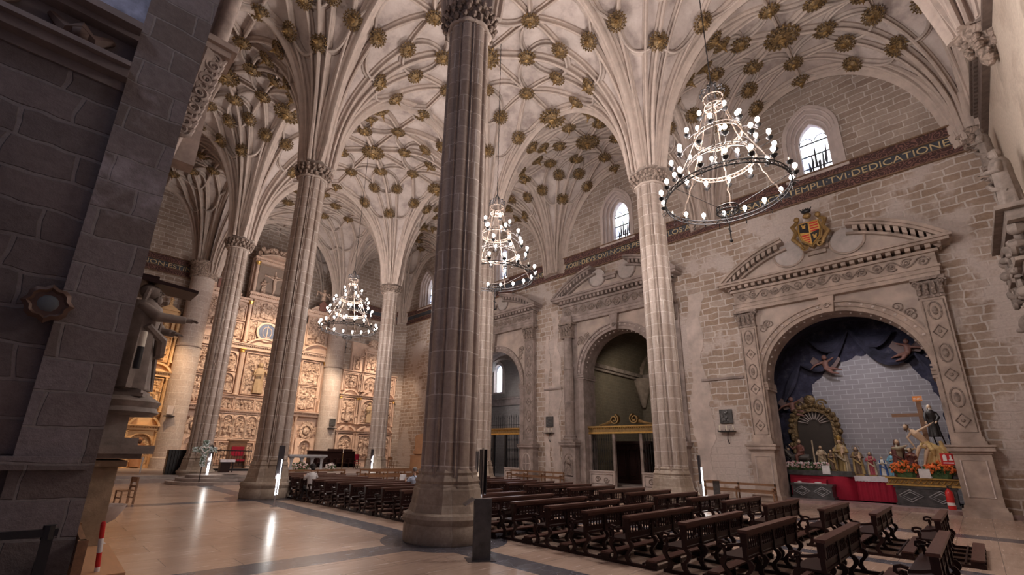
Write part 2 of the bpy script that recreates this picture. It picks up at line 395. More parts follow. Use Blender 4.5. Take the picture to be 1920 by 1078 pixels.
# ---- floor with dark marble bands on the column lines
def floormat():
    m, nt, bs = newmat('marble_floor')
    tc = N(nt, 'ShaderNodeTexCoord'); o = tc.outputs['Object']; sp = N(nt, 'ShaderNodeSeparateXYZ'); L(nt, o, sp.inputs[0])
    br = N(nt, 'ShaderNodeTexBrick', offset=.5); L(nt, o, br.inputs['Vector'])
    br.inputs['Scale'].default_value = 1; br.inputs['Brick Width'].default_value = 2.1; br.inputs['Row Height'].default_value = .78
    br.inputs['Mortar Size'].default_value = .006; br.inputs['Color1'].default_value = (.52, .37, .29, 1); br.inputs['Color2'].default_value = (.62, .47, .38, 1); br.inputs['Mortar'].default_value = (.22, .17, .15, 1)
    n1 = noise(nt, o, .9, 5); mp = N(nt, 'ShaderNodeMapping'); mp.inputs['Scale'].default_value = (.5, 5, 1); L(nt, o, mp.inputs[0]); n2 = noise(nt, mp.outputs[0], 2.5, 6, .7)
    c = mixc(nt, .5, br.outputs['Color'], ramp(nt, n1, [(.3, (.66, .64, .64)), (.7, (1, 1, 1))]), 'MULTIPLY')
    c = mixc(nt, .5, c, ramp(nt, n2, [(.35, (.68, .65, .62)), (.65, (1, 1, 1))]), 'MULTIPLY')
    vn = N(nt, 'ShaderNodeTexVoronoi', feature='DISTANCE_TO_EDGE'); vn.inputs['Scale'].default_value = .9
    nz = N(nt, 'ShaderNodeTexNoise'); nz.inputs['Scale'].default_value = 2; L(nt, o, nz.inputs['Vector']); ad = N(nt, 'ShaderNodeVectorMath', operation='ADD'); L(nt, o, ad.inputs[0]); L(nt, nz.outputs['Color'], ad.inputs[1]); L(nt, ad.outputs[0], vn.inputs['Vector'])
    dk = mixc(nt, ramp(nt, vn.outputs['Distance'], [(0, (1, 1, 1)), (.012, (0, 0, 0))]), (.085, .082, .098), (.30, .29, .30))
    dk = mixc(nt, ramp(nt, n2, [(.3, (0, 0, 0)), (.7, (1, 1, 1))]), dk, (.13, .125, .15))
    def band(coord, a, b): return math_(nt, 'MULTIPLY', math_(nt, 'GREATER_THAN', coord, a), math_(nt, 'LESS_THAN', coord, b))
    tot = None
    for ax, a, b in ((0, 6.72, 7.42), (0, 19.3, 20.2), (1, 8.72, 9.5), (1, 20.3, 21.0), (1, 32.6, 33.4), (1, -3.4, -2.5), (0, 13.0, 13.5)):
        t = band(sp.outputs[ax], a, b)
        tot = t if tot is None else math_(nt, 'MAXIMUM', tot, t)
    for (cx, cy) in ((XA, YS[1]), (XA, YS[2]), (XD, YS[1]), (XD, YS[2])):
        dx = math_(nt, 'SUBTRACT', sp.outputs[0], cx); dy = math_(nt, 'SUBTRACT', sp.outputs[1], cy)
        d = math_(nt, 'SQRT', math_(nt, 'ADD', math_(nt, 'MULTIPLY', dx, dx), math_(nt, 'MULTIPLY', dy, dy)))
        tot = math_(nt, 'MAXIMUM', tot, math_(nt, 'LESS_THAN', d, 1.5))
    L(nt, mixc(nt, tot, c, dk), bs.inputs['Base Color'])
    rg = N(nt, 'ShaderNodeMapRange'); rg.inputs['To Min'].default_value = .16; rg.inputs['To Max'].default_value = .34; L(nt, n2, rg.inputs[0]); L(nt, rg.outputs[0], bs.inputs['Roughness'])
    bs.inputs['Specular IOR Level'].default_value = .6
    bump(nt, bs, n2, .06, .01)
    return m
m = MB(); m.box(-12, 36, -9, 50, -.3, 0); m.build('floor', floormat(), kind='structure')
# raised chancel floor with its steps
m = MB()
for k, (dy, z) in enumerate(((0, .16), (.45, .32), (.9, .48))):
    m.box(7.6+.3*k, 27.4, 29.3+dy, 47, 0 if k == 0 else z-.16, z)
    m.lathe([(2.25-.45*k, 0 if k == 0 else z-.16), (2.25-.45*k, z)], 32, (7.9, 31.3, 0))
m.box(8.0, 27.4, 31.0, 47, .3, .481)
m.build('floor_chancel', MT['step'], kind='structure')
m = MB(); m.box(-.2, 7.2, 32.6, 44, 0, .2); m.box(-.2, 7.0, 33.2, 44, .2, .36); m.build('floor_aisle_step', MT['step'], kind='structure')
m = MB(); m.box(27.3, 33.2, -1.0, 8.6, 0, .16); m.build('floor_chapel_step', mat('chapel_step_stone', (.33, .23, .22), .35, var=.3), kind='structure')

# ---- window data: (wall y centre, half width, z0, spring, top)
WINS = [(3.3, .72, 17.25, 19.6, 20.75), (15.6, .72, 17.25, 19.6, 20.75), (27.9, .62, 17.25, 19.6, 20.75), (39.2, .62, 17.25, 19.6, 20.75)]
# local frame for the right wall: lx = -Y, ly = +X (into the wall)
def facing(name, y, x=XW, z=0, **kw): return empty(name, (x, y, z), -pi/2, **kw)
P1, P2, P3 = dict(c=3.9, r=3.3, zs=6.0), dict(c=16.1, r=2.85, zs=7.7), dict(c=28.2, r=3.1, zs=7.5)
wr = facing('wall_right', 0, kind='structure')
hl = [archhole(-p['c'], p['r'], .02, p['zs']) for p in (P1, P2, P3)]
m = MB(); m.holed([(-47, -.1), (3.2, -.1), (3.2, ZF0+.1), (-47, ZF0+.1)], hl, 0, 1.3); m.build('masonry', MT['wallR'], wr)
wh = [pointed(-y, w+.55, z0-.35, zs, zt+.75) for (y, w, z0, zs, zt) in WINS]
m = MB(); m.holed([(-47, ZF0+.1), (3.2, ZF0+.1), (3.2, 26), (-47, 26)], wh, 0, 1.6); m.build('upper_masonry', MT['wallUp'], wr)
# thin ledge on the wall
m = MB(); m.box(-10.6, -8.3, -.12, .02, 6.35, 6.47); m.box(-22.6, -20.9, -.12, .02, 6.75, 6.87); m.build('ledge', MT['port2'], wr)

m = MB(); m.holed([(7, 0), (XW+1.3, 0), (XW+1.3, 26), (7, 26)], [], 0, 1)
ww = empty('wall_west', (0, YS[0]-1, 0), kind='structure'); m.build('masonry', MT['wallW'], ww)
# left wall beyond the near portal
wl = empty('wall_left', (0, 0, 0), kind='structure')
m = MB(); m.box(XL-1.6, XL, 9.9, 45, 0, 26); m.build('masonry', MT['wallUp'], wl)
# east end: aisle end walls and apse
we = empty('wall_east', (0, 0, 0), kind='structure')
m = MB(); m.box(XL-1, XA+.2, 44.2, 45.2, 0, 26); m.box(XD-.2, XW+1, 43.4, 44.4, 0, 26)
m.box(XA-.2, XA+.5, 43.3, 47, 0, 26); m.box(XD-.5, XD+.2, 43.3, 47, 0, 26); m.box(XA, XD, 46.6, 47.6, 0, 26)
# angled corner of the right aisle
m.add([(XW, 42.6, 0), (XW-.9, 43.4, 0), (XW, 43.4, 0), (XW, 42.6, 26), (XW-.9, 43.4, 26), (XW, 43.4, 26)], [(0, 1, 4, 3), (1, 2, 5, 4), (2, 0, 3, 5)])
m.build('masonry', MT['wallUp'], we)

# ---- inscribed frieze
MT['fr_red'] = banded('frieze_red_band', (.075, .035, .033), (.235, .12, .10))
MT['fr_blue'] = mat('frieze_blue_band', (.055, .062, .08), .75, var=.4, scale=1.2)
MT['fr_gold'] = mat('frieze_letters', (.60, .47, .27), .6)
MT['fr_edge'] = mat('frieze_moulding', (.20, .12, .075), .7, var=.3)
def text(body, mat_, parent, loc, size, width=None, depth=.02, rot=(pi/2, 0, 0), name='inscription', align='LEFT'):
    c = bpy.data.curves.new(name, 'FONT'); c.body = body; c.size = size; c.extrude = depth; c.align_x = align; c.materials.append(mat_)
    o = bpy.data.objects.new(name, c); COL.objects.link(o); o.parent = parent; o.location = loc; o.rotation_euler = rot
    if width:
        bpy.context.view_layer.update(); w = o.dimensions.x or 1; o.scale = (width/w, 1, 1)
    bpy.context.view_layer.update()
    me = bpy.data.meshes.new_from_object(o.evaluated_get(bpy.context.evaluated_depsgraph_get())); q = bpy.data.objects.new(name, me); COL.objects.link(q); q.parent = parent; q.location = loc; q.rotation_euler = rot; q.scale = o.scale
    me.materials.clear(); me.materials.append(mat_); bpy.data.objects.remove(o)
    return q
def frieze(name, loc, rz, l0, l1, body=None, tx=None, tw=None, dy=0):
    t = empty(name, loc, rz, kind='structure'); z0, z1 = ZF0, ZF1; h = z1-z0
    m = MB(); m.box(l0, l1, -.10, .02, z0+h*.02, z0+h*.34); m.box(l0, l1, -.16, .02, z0+h*.66, z0+h*.97); m.build('scrollwork_band', MT['fr_red'], t)
    m = MB(); m.box(l0, l1, -.06, .02, z0+h*.34, z0+h*.66); m.build('letter_band', MT['fr_blue'], t)
    m = MB()
    for zz, d, hh in ((0, .16, .05), (.33, .13, .035), (.655, .18, .035), (.97, .24, .07)): m.box(l0, l1, -d, .02, z0+h*zz, z0+h*zz+hh)
    m.build('moulding', MT['fr_edge'], t)
    if body: text(body, MT['fr_gold'], t, (tx, -.07, z0+h*.385), .50, tw)
    return t
frieze('trim_1', (XW, 0, 0), -pi/2, -42.6, 2.9, 'ANNO\u00b7M\u00b7D\u00b7XXXIII\u00b7DEVS\u00b7QVI\u00b7NOBIS\u00b7PER\u00b7SINGVLOS\u00b7ANNOS\u00b7HVIVS\u00b7SANCTI\u00b7TEMPLI\u00b7TVI\u00b7DEDICATIONE\u00b7R', -23.6, 25.9)
t = empty('trim_2', (0, YS[0], 0), 0, kind='structure')
m = MB(); m.box(10, XW, 0, .22, 15.65, 15.85); m.box(10, XW, 0, .12, 15.85, 16.9); m.box(10, XW, 0, .30, 16.9, 17.1)
for k in range(60): m.box(10+.29*k, 10.15+.29*k, .12, .24, 16.7, 16.9)
m.build('dark_cornice', mat('dark_cornice_stone', (.13, .095, .08), .8, var=.3), t)
frieze('trim_3', (0, 44.2, 0), 0, XL, XA, 'NON\u00b7ESTIN', 3.2, 3.4)
frieze('trim_4', (0, 43.4, 0), 0, XD, XW-.9)
frieze('trim_5', (XL, 0, 0), pi/2, 9, 44.2)

# ---- windows: splayed stone frame, glass, leading
MT['glass'] = None
def glassmat():
    m, nt, bs = newmat('lit_stained_glass'); tc = N(nt, 'ShaderNodeTexCoord'); o = tc.outputs['Object']
    vo = N(nt, 'ShaderNodeTexVoronoi'); vo.inputs['Scale'].default_value = 4; L(nt, o, vo.inputs['Vector'])
    n1 = noise(nt, o, 1.3, 3)
    c = mixc(nt, .16, (.90, .92, 1.0), vo.outputs['Color'])
    c = mixc(nt, ramp(nt, n1, [(.36, (.85, .85, .85)), (.50, (0, 0, 0))]), c, (.25, .33, .55))
    L(nt, c, bs.inputs['Emission Color']); bs.inputs['Emission Strength'].default_value = 2.6; bs.inputs['Base Color'].default_value = (.1, .1, .12, 1); return m
MT['glass'] = glassmat(); MT['lead'] = mat('lead_bars', (.05, .05, .055), .5)
for k, (y, w, z0, zs, zt) in enumerate(WINS):
    t = facing('window_%d' % (k+1), y, kind='structure')
    m = MB()
    # stepped splay: nested archivolt rings from the wall face to the glass
    for (e, d0, d1) in ((.62, -.10, .25), (.46, .12, .5), (.30, .35, .8), (.15, .6, 1.1)):
        ou = pointed(0, w+e, z0-.12*e-.02, zs, zt+e*1.25); inn = pointed(0, w+e-.19, z0+.02, zs, zt+(e-.19)*1.25)
        m.holed(ou, [inn], d0, d1)
        ed = inn[1:-1]; m.tube([(x, d0+.02, z) for x, z in ed], .055, 6)
    m.box(-w-.72, w+.72, -.18, 1.2, z0-.30, z0-.02)
    m.build('stone_frame', MT['plast'], t)
    m = MB(); m.prism(pointed(0, w, z0, zs, zt), 1.0, 1.03); m.build('glass_pane', MT['glass'], t)
    m = MB()
    for j in range(1, 4): zz = z0+(zt-z0)*j/4.4; m.box(-w, w, .93, .99, zz-.03, zz+.03)
    m.tube([(x, .97, z) for x, z in pointed(0, w-.02, z0, zs, zt)], .035, 5, closed=True)
    for q in range(6): m.tube([(w*(-.6+.24*q), .97, z0+.2+.3*(q % 3)), (w*(-.5+.22*q), .97, z0+.75+.35*(q % 2)), (w*(-.55+.25*q), .97, z0+1.2+.4*(q % 3))], [.03, .07, .02], 4)
    for sx in (-1, 1):
        m.tube([(sx*w*.5+cos(a)*w*.42, .96, zs+.12+sin(a)*w*.42) for a in [pi*i/8 for i in range(9)]], .02, 4)
    m.tube([(0, .96, z0), (0, .96, zs+.1)], .012, 4)
    m.build('leading', MT['lead'], t)

# ---- vaults
ZS, ZH = 16.0, 7.4
D0 = .10
class Bay:
    def __init__(s, x0, x1, y0, y1): s.x0, s.x1, s.y0, s.y1 = x0, x1, y0, y1; s.ax, s.ay = (x1-x0)/2, (y1-y0)/2; s.cx, s.cy = (x0+x1)/2, (y0+y1)/2
    def z(s, u, v):
        d = hypot(1-min(1, abs(u)), 1-min(1, abs(v))); t = max(0, min(1, 1-(d-D0)/(1-D0)))
        return ZS+ZH*(max(0, 1-t**2.0))**.5 + .42*(1-u*u)*(1-v*v)
    def p(s, u, v, off=0): return V((s.cx+u*s.ax, s.cy+v*s.ay, s.z(u, v)-off))
    def n(s, u, v):
        e = .004; u = max(-.999, min(.999, u)); v = max(-.999, min(.999, v))
        du = (s.z(u+e, v)-s.z(u-e, v))/(2*e*s.ax); dv = (s.z(u, v+e)-s.z(u, v-e))/(2*e*s.ay)
        return V((du, dv, -1)).normalized()
def fanpts(u0, v0, u1, v1, n=26):
    # denser near the springer at (u0, v0)
    out = []
    for i in range(n+1):
        t = (i/n)**1.7; out.append((u0+(u1-u0)*t, v0+(v1-v0)*t))
    return out
PROF = {'s': [(-.13, -.03), (-.13, .10), (-.085, .13), (-.035, .19), (-.07, .27), (-.06, .34), (0, .38), (.06, .34), (.07, .27), (.035, .19), (.085, .13), (.13, .10), (.13, -.03)],
        'm': [(-.18, -.03), (-.18, .12), (-.12, .16), (-.05, .24), (-.10, .33), (-.085, .42), (0, .47), (.085, .42), (.10, .33), (.05, .24), (.12, .16), (.18, .12), (.18, -.03)],
        'l': [(-.42, -.03), (-.42, .10), (-.30, .16), (-.28, .28), (-.17, .34), (-.13, .46), (0, .54), (.13, .46), (.17, .34), (.28, .28), (.30, .16), (.42, .10), (.42, -.03)]}
def rib(m, bay, uv, prof='s'):
    pts, nr = [], []
    for (u, v) in uv:
        if hypot(1-min(1, abs(u)), 1-min(1, abs(v))) < D0*.8: 
            continue
        pts.append(bay.p(u, v)); nr.append(bay.n(u, v))
    if len(pts) > 1: m.sweep(PROF[prof], pts, nr)
def bow(a, b, k, n=14):
    """curved rib from a to b bulging by k to the left"""
    a, b = V(a).to_2d() if len(a) > 2 else V(a), V(b); mx = (a+b)/2; d = b-a; nn = V((-d.y, d.x)); c = mx+nn*k*2
    return [tuple(a*(1-t)**2+c*2*t*(1-t)+b*t*t) for t in [i/n for i in range(n+1)]]
BOSS_UV = [(0, 0, 'c')]
for sx in (-1, 1):
    for sy in (-1, 1):
        BOSS_UV += [(.27*sx, .28*sy, 'i'), (.60*sx, .40*sy, 'r'), (.38*sx, .60*sy, 'r'), (.70*sx, .70*sy, 's'), (.42*sx, .88*sy, 't'), (.88*sx, .42*sy, 't')]
    BOSS_UV += [(.58*sx, 0, 'm'), (0, .56*sx, 'm')]
bays = []
ceil = empty('ceiling', (0, 0, 0), kind='structure')
XS = [XL, XA, XD, XW]; YB = YS+[47.2]
for i in range(3):
    for j in range(5):
        if i != 1 and j == 4: continue
        y1 = YB[j+1]
        if i == 0 and j == 3: y1 = 44.2
        if i == 2 and j == 3: y1 = 43.4
        b = Bay(XS[i], XS[i+1], YB[j], y1); bays.append((i, j, b))
        G = 36; m = MB(); vs = []
        gr = [-1+2*k/G for k in range(G+1)]; gr = [math.copysign(1-(1-abs(g))**1.35, g) for g in gr]
        for v in gr:
            for u in gr: q = b.p(u, v); vs.append(q)
        m.add(vs, [(r*(G+1)+c, r*(G+1)+c+1, (r+1)*(G+1)+c+1, (r+1)*(G+1)+c) for r in range(G) for c in range(G)])
        m.build('vault_web', MT['web'], ceil, smooth='all', recalc=False)
        if i == 0 and j == 0: continue
        m = MB(); c = MB()
        for sx in (-1, 1):
            for sy in (-1, 1):
                F = lambda u, v, n=24: fanpts(sx, sy, u*sx, v*sy, n)
                rib(m, b, F(0, 0), 'm')
                rib(m, b, F(.42, .88)); rib(m, b, F(.88, .42))
                rib(m, b, F(.38, .60)); rib(m, b, F(.60, .40))
                S = lambda p, q, n=8: [((p[0]+(q[0]-p[0])*k/n)*sx, (p[1]+(q[1]-p[1])*k/n)*sy) for k in range(n+1)]
                rib(m, b, S((.42, .88), (0, .56))); rib(m, b, S((.88, .42), (.58, 0)))
                rib(m, b, S((.38, .60), (0, .56))); rib(m, b, S((.60, .40), (.58, 0)))
                W = lambda p, q, k, n=12: [(x*sx, y*sy) for x, y in bow(p, q, k, n)]
                rib(c, b, W((.58, 0), (.27, .28), .18)); rib(c, b, W((.27, .28), (0, .56), .18))
                rib(c, b, W((.60, .40), (.38, .60), -.25)); rib(c, b, W((.60, .40), (.27, .28), .2, 8)); rib(c, b, W((.38, .60), (.27, .28), -.2, 8))
                rib(c, b, W((.70, .70), (.42, .88), -.28)); rib(c, b, W((.70, .70), (.88, .42), .28))
                rib(c, b, W((.42, .88), (0, .90), -.2, 6)); rib(c, b, W((.88, .42), (.90, 0), .2, 6))
            rib(m, b, [(sx*k/14, 0) for k in range(15)], 's'); rib(m, b, [(0, sx*k/14) for k in range(15)], 's')
        m.build('rib', MT['rib'], ceil, smooth=True); c.build('curved_rib', MT['ribd'], ceil, smooth=True)
        # transverse and arcade arches on the far (+y) and right (+x) edges
        m = MB()
        edges = []
        if j < 4: edges.append([(u, 1) for u in [-1+2*k/48 for k in range(49)]])
        edges.append([(1, v) for v in [-1+2*k/48 for k in range(49)]])
        if i == 0: edges.append([(-1, v) for v in [-1+2*k/48 for k in range(49)]])
        if j == 0: edges.append([(u, -1) for u in [-1+2*k/48 for k in range(49)]])
        for e in edges:
            e = [(math.copysign(1-(1-abs(u))**1.4, u) if abs(u) < 1 else u, math.copysign(1-(1-abs(v))**1.4, v) if abs(v) < 1 else v) for u, v in e]
            rib(m, b, e, 'l')
        m.build('arch', MT['rib'], ceil, smooth=True)

# ---- gilded bosses, each a thing
def boss_proto(name, r, pend=True, seed=1):
    rnd = random.Random(seed); t = empty(name, (0, 0, -50))
    m = MB(); n = 12
    m.lathe([(r*.25, -.02), (r*.50, -.06), (r*.56, -.12), (r*.40, -.17), (r*.26, -.24)], 18, mod=lambda a, z: 1+.06*cos(9*a))
    m.tube([(cos(a)*r*.80, sin(a)*r*.80, -.07) for a in [2*pi*i/26 for i in range(26)]], r*.045, 5, closed=True)
    m.build('disc', MT['boss'], t, smooth=True)
    m = MB(); n = 18
    for k in range(n):
        a = 2*pi*k/n; m.at(0, 0, 0, a)
        m.tube([(r*.5, 0, -.10), (r*.66, r*.03, -.16), (r*.80, 0, -.10)], [r*.05, r*.06, r*.04], 5)
        m.sph((r*.90, 0, -.06), (r*.095, r*.085, r*.10), 6, 4)
        m.sph((r*.64, r*.11, -.12), r*.06, 5, 4)
    m.at(); m.build('petals', MT['boss'], t)
    m = MB()
    if pend: m.lathe([(r*.20, -.20), (r*.22, -.30), (r*.10, -.36), (r*.13, -.42), (r*.05, -.50), (.01, -.62)], 10)
    else: m.lathe([(r*.24, -.20), (r*.2, -.3), (r*.05, -.36)], 10)
    m.build('pendant', MT['golda'], t, smooth=True)
    return t
BP = {'c': boss_proto('keystone_boss', .86, True, 1), 's': boss_proto('vault_boss', .50, True, 2), 'i': boss_proto('vault_boss', .54, False, 3), 'small': boss_proto('vault_boss', .42, True, 4)}
BT = {k: tree(v) for k, v in BP.items()}
AN = ['left aisle', 'nave', 'right aisle']
BN = ['nearest', 'second', 'third', 'fourth', 'altar']
HN = {'c': 'large crown boss', 'i': 'inner boss', 'm': 'ridge boss', 'r': 'mid-ring boss', 's': 'diagonal boss', 't': 'outer boss'}
nb = 0
def put_boss(kind, b, u, v, label, group):
    global nb
    p = b.p(u, v); q = project(*p)
    if q is None or not (-25 < q[0] < 1945 and -25 < q[1] < 1000): return
    n = b.n(u, v)
    c = clone(BT[kind]); c.location = p+n*(.40 if kind == 'c' else .34); c.rotation_euler = (-n).to_track_quat('Z', 'Y').to_euler()
    assert len(label.split()) <= 16, label
    c['label'] = label; c['category'] = 'boss'; c['group'] = group; nb += 1
for (i, j, b) in bays:
    if (i, j) == (0, 0): continue
    for (u, v, k) in BOSS_UV:
        if (j >= 3 and k in 'tsr') or j == 4: continue
        side = ''
        if k != 'c':
            side = ('altar' if v > 0 else 'entrance')*(v != 0)+('-' if u and v else '')+('right' if u > 0 else 'left')*(u != 0)+' side'
            if k in 'rt': side += ' towards '+('cross arch' if abs(v) > abs(u) else 'arcade')
        put_boss('c' if k == 'c' else 'i' if k == 'i' else 's', b, u, v, 'gilded %s, %s vault of the %s%s' % (HN[k], BN[j], AN[i], side and ', '+side), 'gilded bosses of the vaults')
    if j < 3:
        put_boss('s', b, 0, .985, 'gilded boss crowning the cross arch between %s and %s %s vaults' % (BN[j], BN[j+1], AN[i]), 'gilded bosses of the vaults')
        if i < 2: put_boss('c', b, .99, 0, 'large gilded boss crowning the %s arcade arch beside the %s nave vault' % (['left', 'right'][i], BN[j]), 'gilded bosses of the vaults')
        else: put_boss('s', b, .97, 0, 'drooping leaf boss crowning the right wall arch of the %s vault' % BN[j], 'gilded bosses of the vaults')
for t in BP.values():
    for k in kids(t): bpy.data.objects.remove(k)
    bpy.data.objects.remove(t)
print('bosses', nb)

# ---- clustered columns
def lobes(a, z=0):
    # eight broad rounds separated by thin fillets
    k = (a*8/(2*pi)+.5) % 1; x = abs(k-.5)*2      # 0 at the round's middle, 1 between
    if x > .80: return .97+.06*(1-abs(x-.9)/.1)
    return .80+.22*sqrt(max(0, 1-(x/.80)**2.4))
def column(name, x, y, label, half=False, matl='colm'):
    t = empty(name, (x, y, 0), 0, label, 'column', 'clustered stone columns')
    NS = 128
    m = MB(); m.lathe([(.97, 0), (1.0, .05), (1.0, .36), (.97, .41), (1.0, .46), (1.03, .54), (1.0, .62), (.92, .66)], 48); m.build('plinth', MT['base'], t, smooth=True)
    m = MB()
    def flare(a, z): return lobes(a)
    m.lathe([(.93, .64), (.88, .80), (.86, .84), (.82, 1.16), (.72, 1.30)], 8, mod=None)
    for k in range(8):
        a = 2*pi*k/8; m.at(cos(a)*.44, sin(a)*.44, 0, a)
        m.lathe([(.43, .64), (.41, .88), (.38, .92), (.36, 1.24), (.33, 1.28), (.36, 1.34), (.32, 1.42), (.28, 1.48), (.30, 1.54), (.24, 1.62)], 6 if k % 2 else 8)
    m.at(); m.build('base', MT['base'], t)
    m = MB(); prof = [(.67, 1.3)]+[(.66-.03*k/10, 1.3+(15.3-1.3)*k/10) for k in range(1, 11)]
    m.lathe(prof, NS, mod=lobes); m.build('shaft', MT[matl], t, smooth=True)
    m = MB(); m.lathe([(.70, 15.18), (.74, 15.22), (.70, 15.28)], 64, mod=lambda a, z: .5+.5*lobes(a)); m.build('neck_ring', MT['rib'], t, smooth=True)
    # leafy capital
    m = MB(); m.lathe([(.68, 15.26), (.70, 15.4), (.76, 15.6), (.86, 15.72), (.86, 15.80), (.80, 15.86)], 48, mod=lambda a, z: 1+.03*sin(a*16))
    rnd = random.Random(int(x*10+y))
    for row, (zz, rr, n) in enumerate(((15.36, .76, 18), (15.56, .83, 18), (15.72, .88, 22))):
        for k in range(n):
            a = 2*pi*(k+.5*row)/n+rnd.uniform(-.05, .05)
            m.sph((cos(a)*rr, sin(a)*rr, zz+rnd.uniform(-.03, .03)), (.09, .09, .10), 6, 5)
            m.tube([(cos(a)*(rr-.05), sin(a)*(rr-.05), zz-.1), (cos(a)*(rr+.04), sin(a)*(rr+.04), zz+.02), (cos(a+.08)*(rr+.02), sin(a+.08)*(rr+.02), zz+.07)], [.05, .05, .035], 5)
    m.build('capital', MT['cap'], t, smooth=True)
    # cluster of rib springers above the capital
    m = MB(); m.lathe([(.62, 15.85), (.60, 16.6), (.62, 17.4)], NS, mod=lambda a, z: .93+.07*abs(sin(a*8))); m.build('springer', MT['rib'], t, smooth=True)
    return t
column('clustered_column', XA, YS[1], 'massive grey-brown clustered column in the foreground, nearest of all the columns')
column('clustered_column', XA, YS[2], 'tall clustered column left of the nearest one, with a light post at its base')
column('clustered_column', XA, YS[3], 'farthest clustered column of the left row, standing on the chancel steps')
column('clustered_column', XD, YS[1], 'brightly lit clustered column behind the pews, nearest of the right row')
column('clustered_column', XD, YS[2], 'clustered column mostly hidden behind the massive foreground column')
column('clustered_column', XD, YS[3], 'slender far clustered column in front of the right aisle altarpiece')
def pier(x, y, label):
    t = empty('round_pier', (x, y, 0), 0, label, 'pier', 'round chancel piers')
    m = MB(); m.lathe([(.95, 0), (.95, 1.1), (.86, 1.2), (.86, 15.7)], 40); m.build('shaft', MT['pierw'], t, smooth=True)
    m = MB(); m.lathe([(.90, 15.65), (.98, 15.7), (.96, 16.1), (1.06, 16.2), (1.05, 16.7), (1.18, 16.85), (1.18, 17.0)], 40, mod=lambda a, z: 1+.02*sin(24*a)); m.build('capital', MT['cap'], t, smooth=True)
    m = MB(); m.lathe([(.9, 9.7), (.93, 9.75), (.9, 9.8)], 40); m.build('band', MT['port2'], t)
    return t
pier(XA, 43.4, 'pale round pier left of the main altarpiece, under the carved frieze')
pier(XD, 43.2, 'pale round pier between the main altarpiece and the right aisle altarpiece')
# rib corbels on the west wall
def corbel(x, y, z, label):
    t = empty('rib_corbel', (x, y, z), 0, label, 'corbel')
    m = MB(); m.lathe([(.08, -1.3), (.22, -1.05), (.20, -.8), (.42, -.5), (.38, -.3), (.62, 0), (.60, .1)], 16, mod=lambda a, z: 1+.12*sin(5*a+z*9))
    for k in range(14): a = k*.9; m.sph((cos(a)*.42, sin(a)*.42, -.15-.05*k), (.13, .13, .16), 6, 5)
    m.build('carving', MT['cap'], t, smooth=True)
    m = MB(); m.lathe([(.55, .08), (.58, 2.0)], 48, mod=lambda a, z: .92+.08*abs(sin(a*6))); m.build('springer', MT['rib'], t, smooth=True)
corbel(XD, YS[0]+.2, 15.9, 'carved corbel high on the pale west wall, gathering the nave ribs')
corbel(XW-.25, YS[0]+.25, 16.3, 'carved corbel in the right-hand corner at the end of the inscribed frieze')
# ================================================================== PORTALS ON THE RIGHT WALL
def scroll(m, cx, cz, y, r, turns=1.6, th=.03, flip=1, a0=0):
    pts = []
    for i in range(18):
        t = i/17; a = a0+flip*turns*2*pi*t; q = r*(1-.8*t); pts.append((cx+cos(a)*q, y, cz+sin(a)*q))
    m.tube(pts, [th*(1-.4*i/17) for i in range(18)], 5)
def rinceau(m, x0, x1, z, y, h, th=.045):
    n = max(2, int((x1-x0)/(h*.86))); s = (x1-x0)/n
    m.tube([(x0+(x1-x0)*i/(n*6), y, z+sin(pi*i/6)*h*.32) for i in range(n*6+1)], th*.8, 5)
    for k in range(n):
        scroll(m, x0+s*(k+.5), z+(.08 if k % 2 else -.08)*h, y, h*.34, 1.4, th, 1 if k % 2 else -1, k)
        m.sph((x0+s*(k+.5), y-.01, z), (h*.12, .05, h*.12), 6, 4)
def relief_fig(m, x, z, y, h, rnd, lean=0):
    """small carved figure in relief standing at (x, z) on a panel whose face is y (nave side = -y)"""
    w = h*.17
    m.add([], []); dx = lean
    m.lathe([(w*1.0, 0), (w*.95, h*.25), (w*.7, h*.5), (w*.95, h*.72), (w*.55, h*.82), (w*.25, h*.84)], 7, (x, y, z), 1, .7, mod=lambda a, zz: 1+.12*sin(5*a+zz*6))
    m.sph((x+dx*.3, y-.02, z+h*.92), h*.085, 6, 5)
    s = rnd.choice((-1, 1))
    m.tube([(x-s*w*.8, y-.02, z+h*.76), (x-s*w*1.2, y-w*.7, z+h*.58), (x+s*w*.2, y-w*1.0, z+h*(.55+.15*rnd.random()))], h*.035, 5)
    m.tube([(x+s*w*.8, y-.02, z+h*.76), (x+s*w*1.4, y-w*.6, z+h*(.6+.25*rnd.random()))], h*.035, 5)
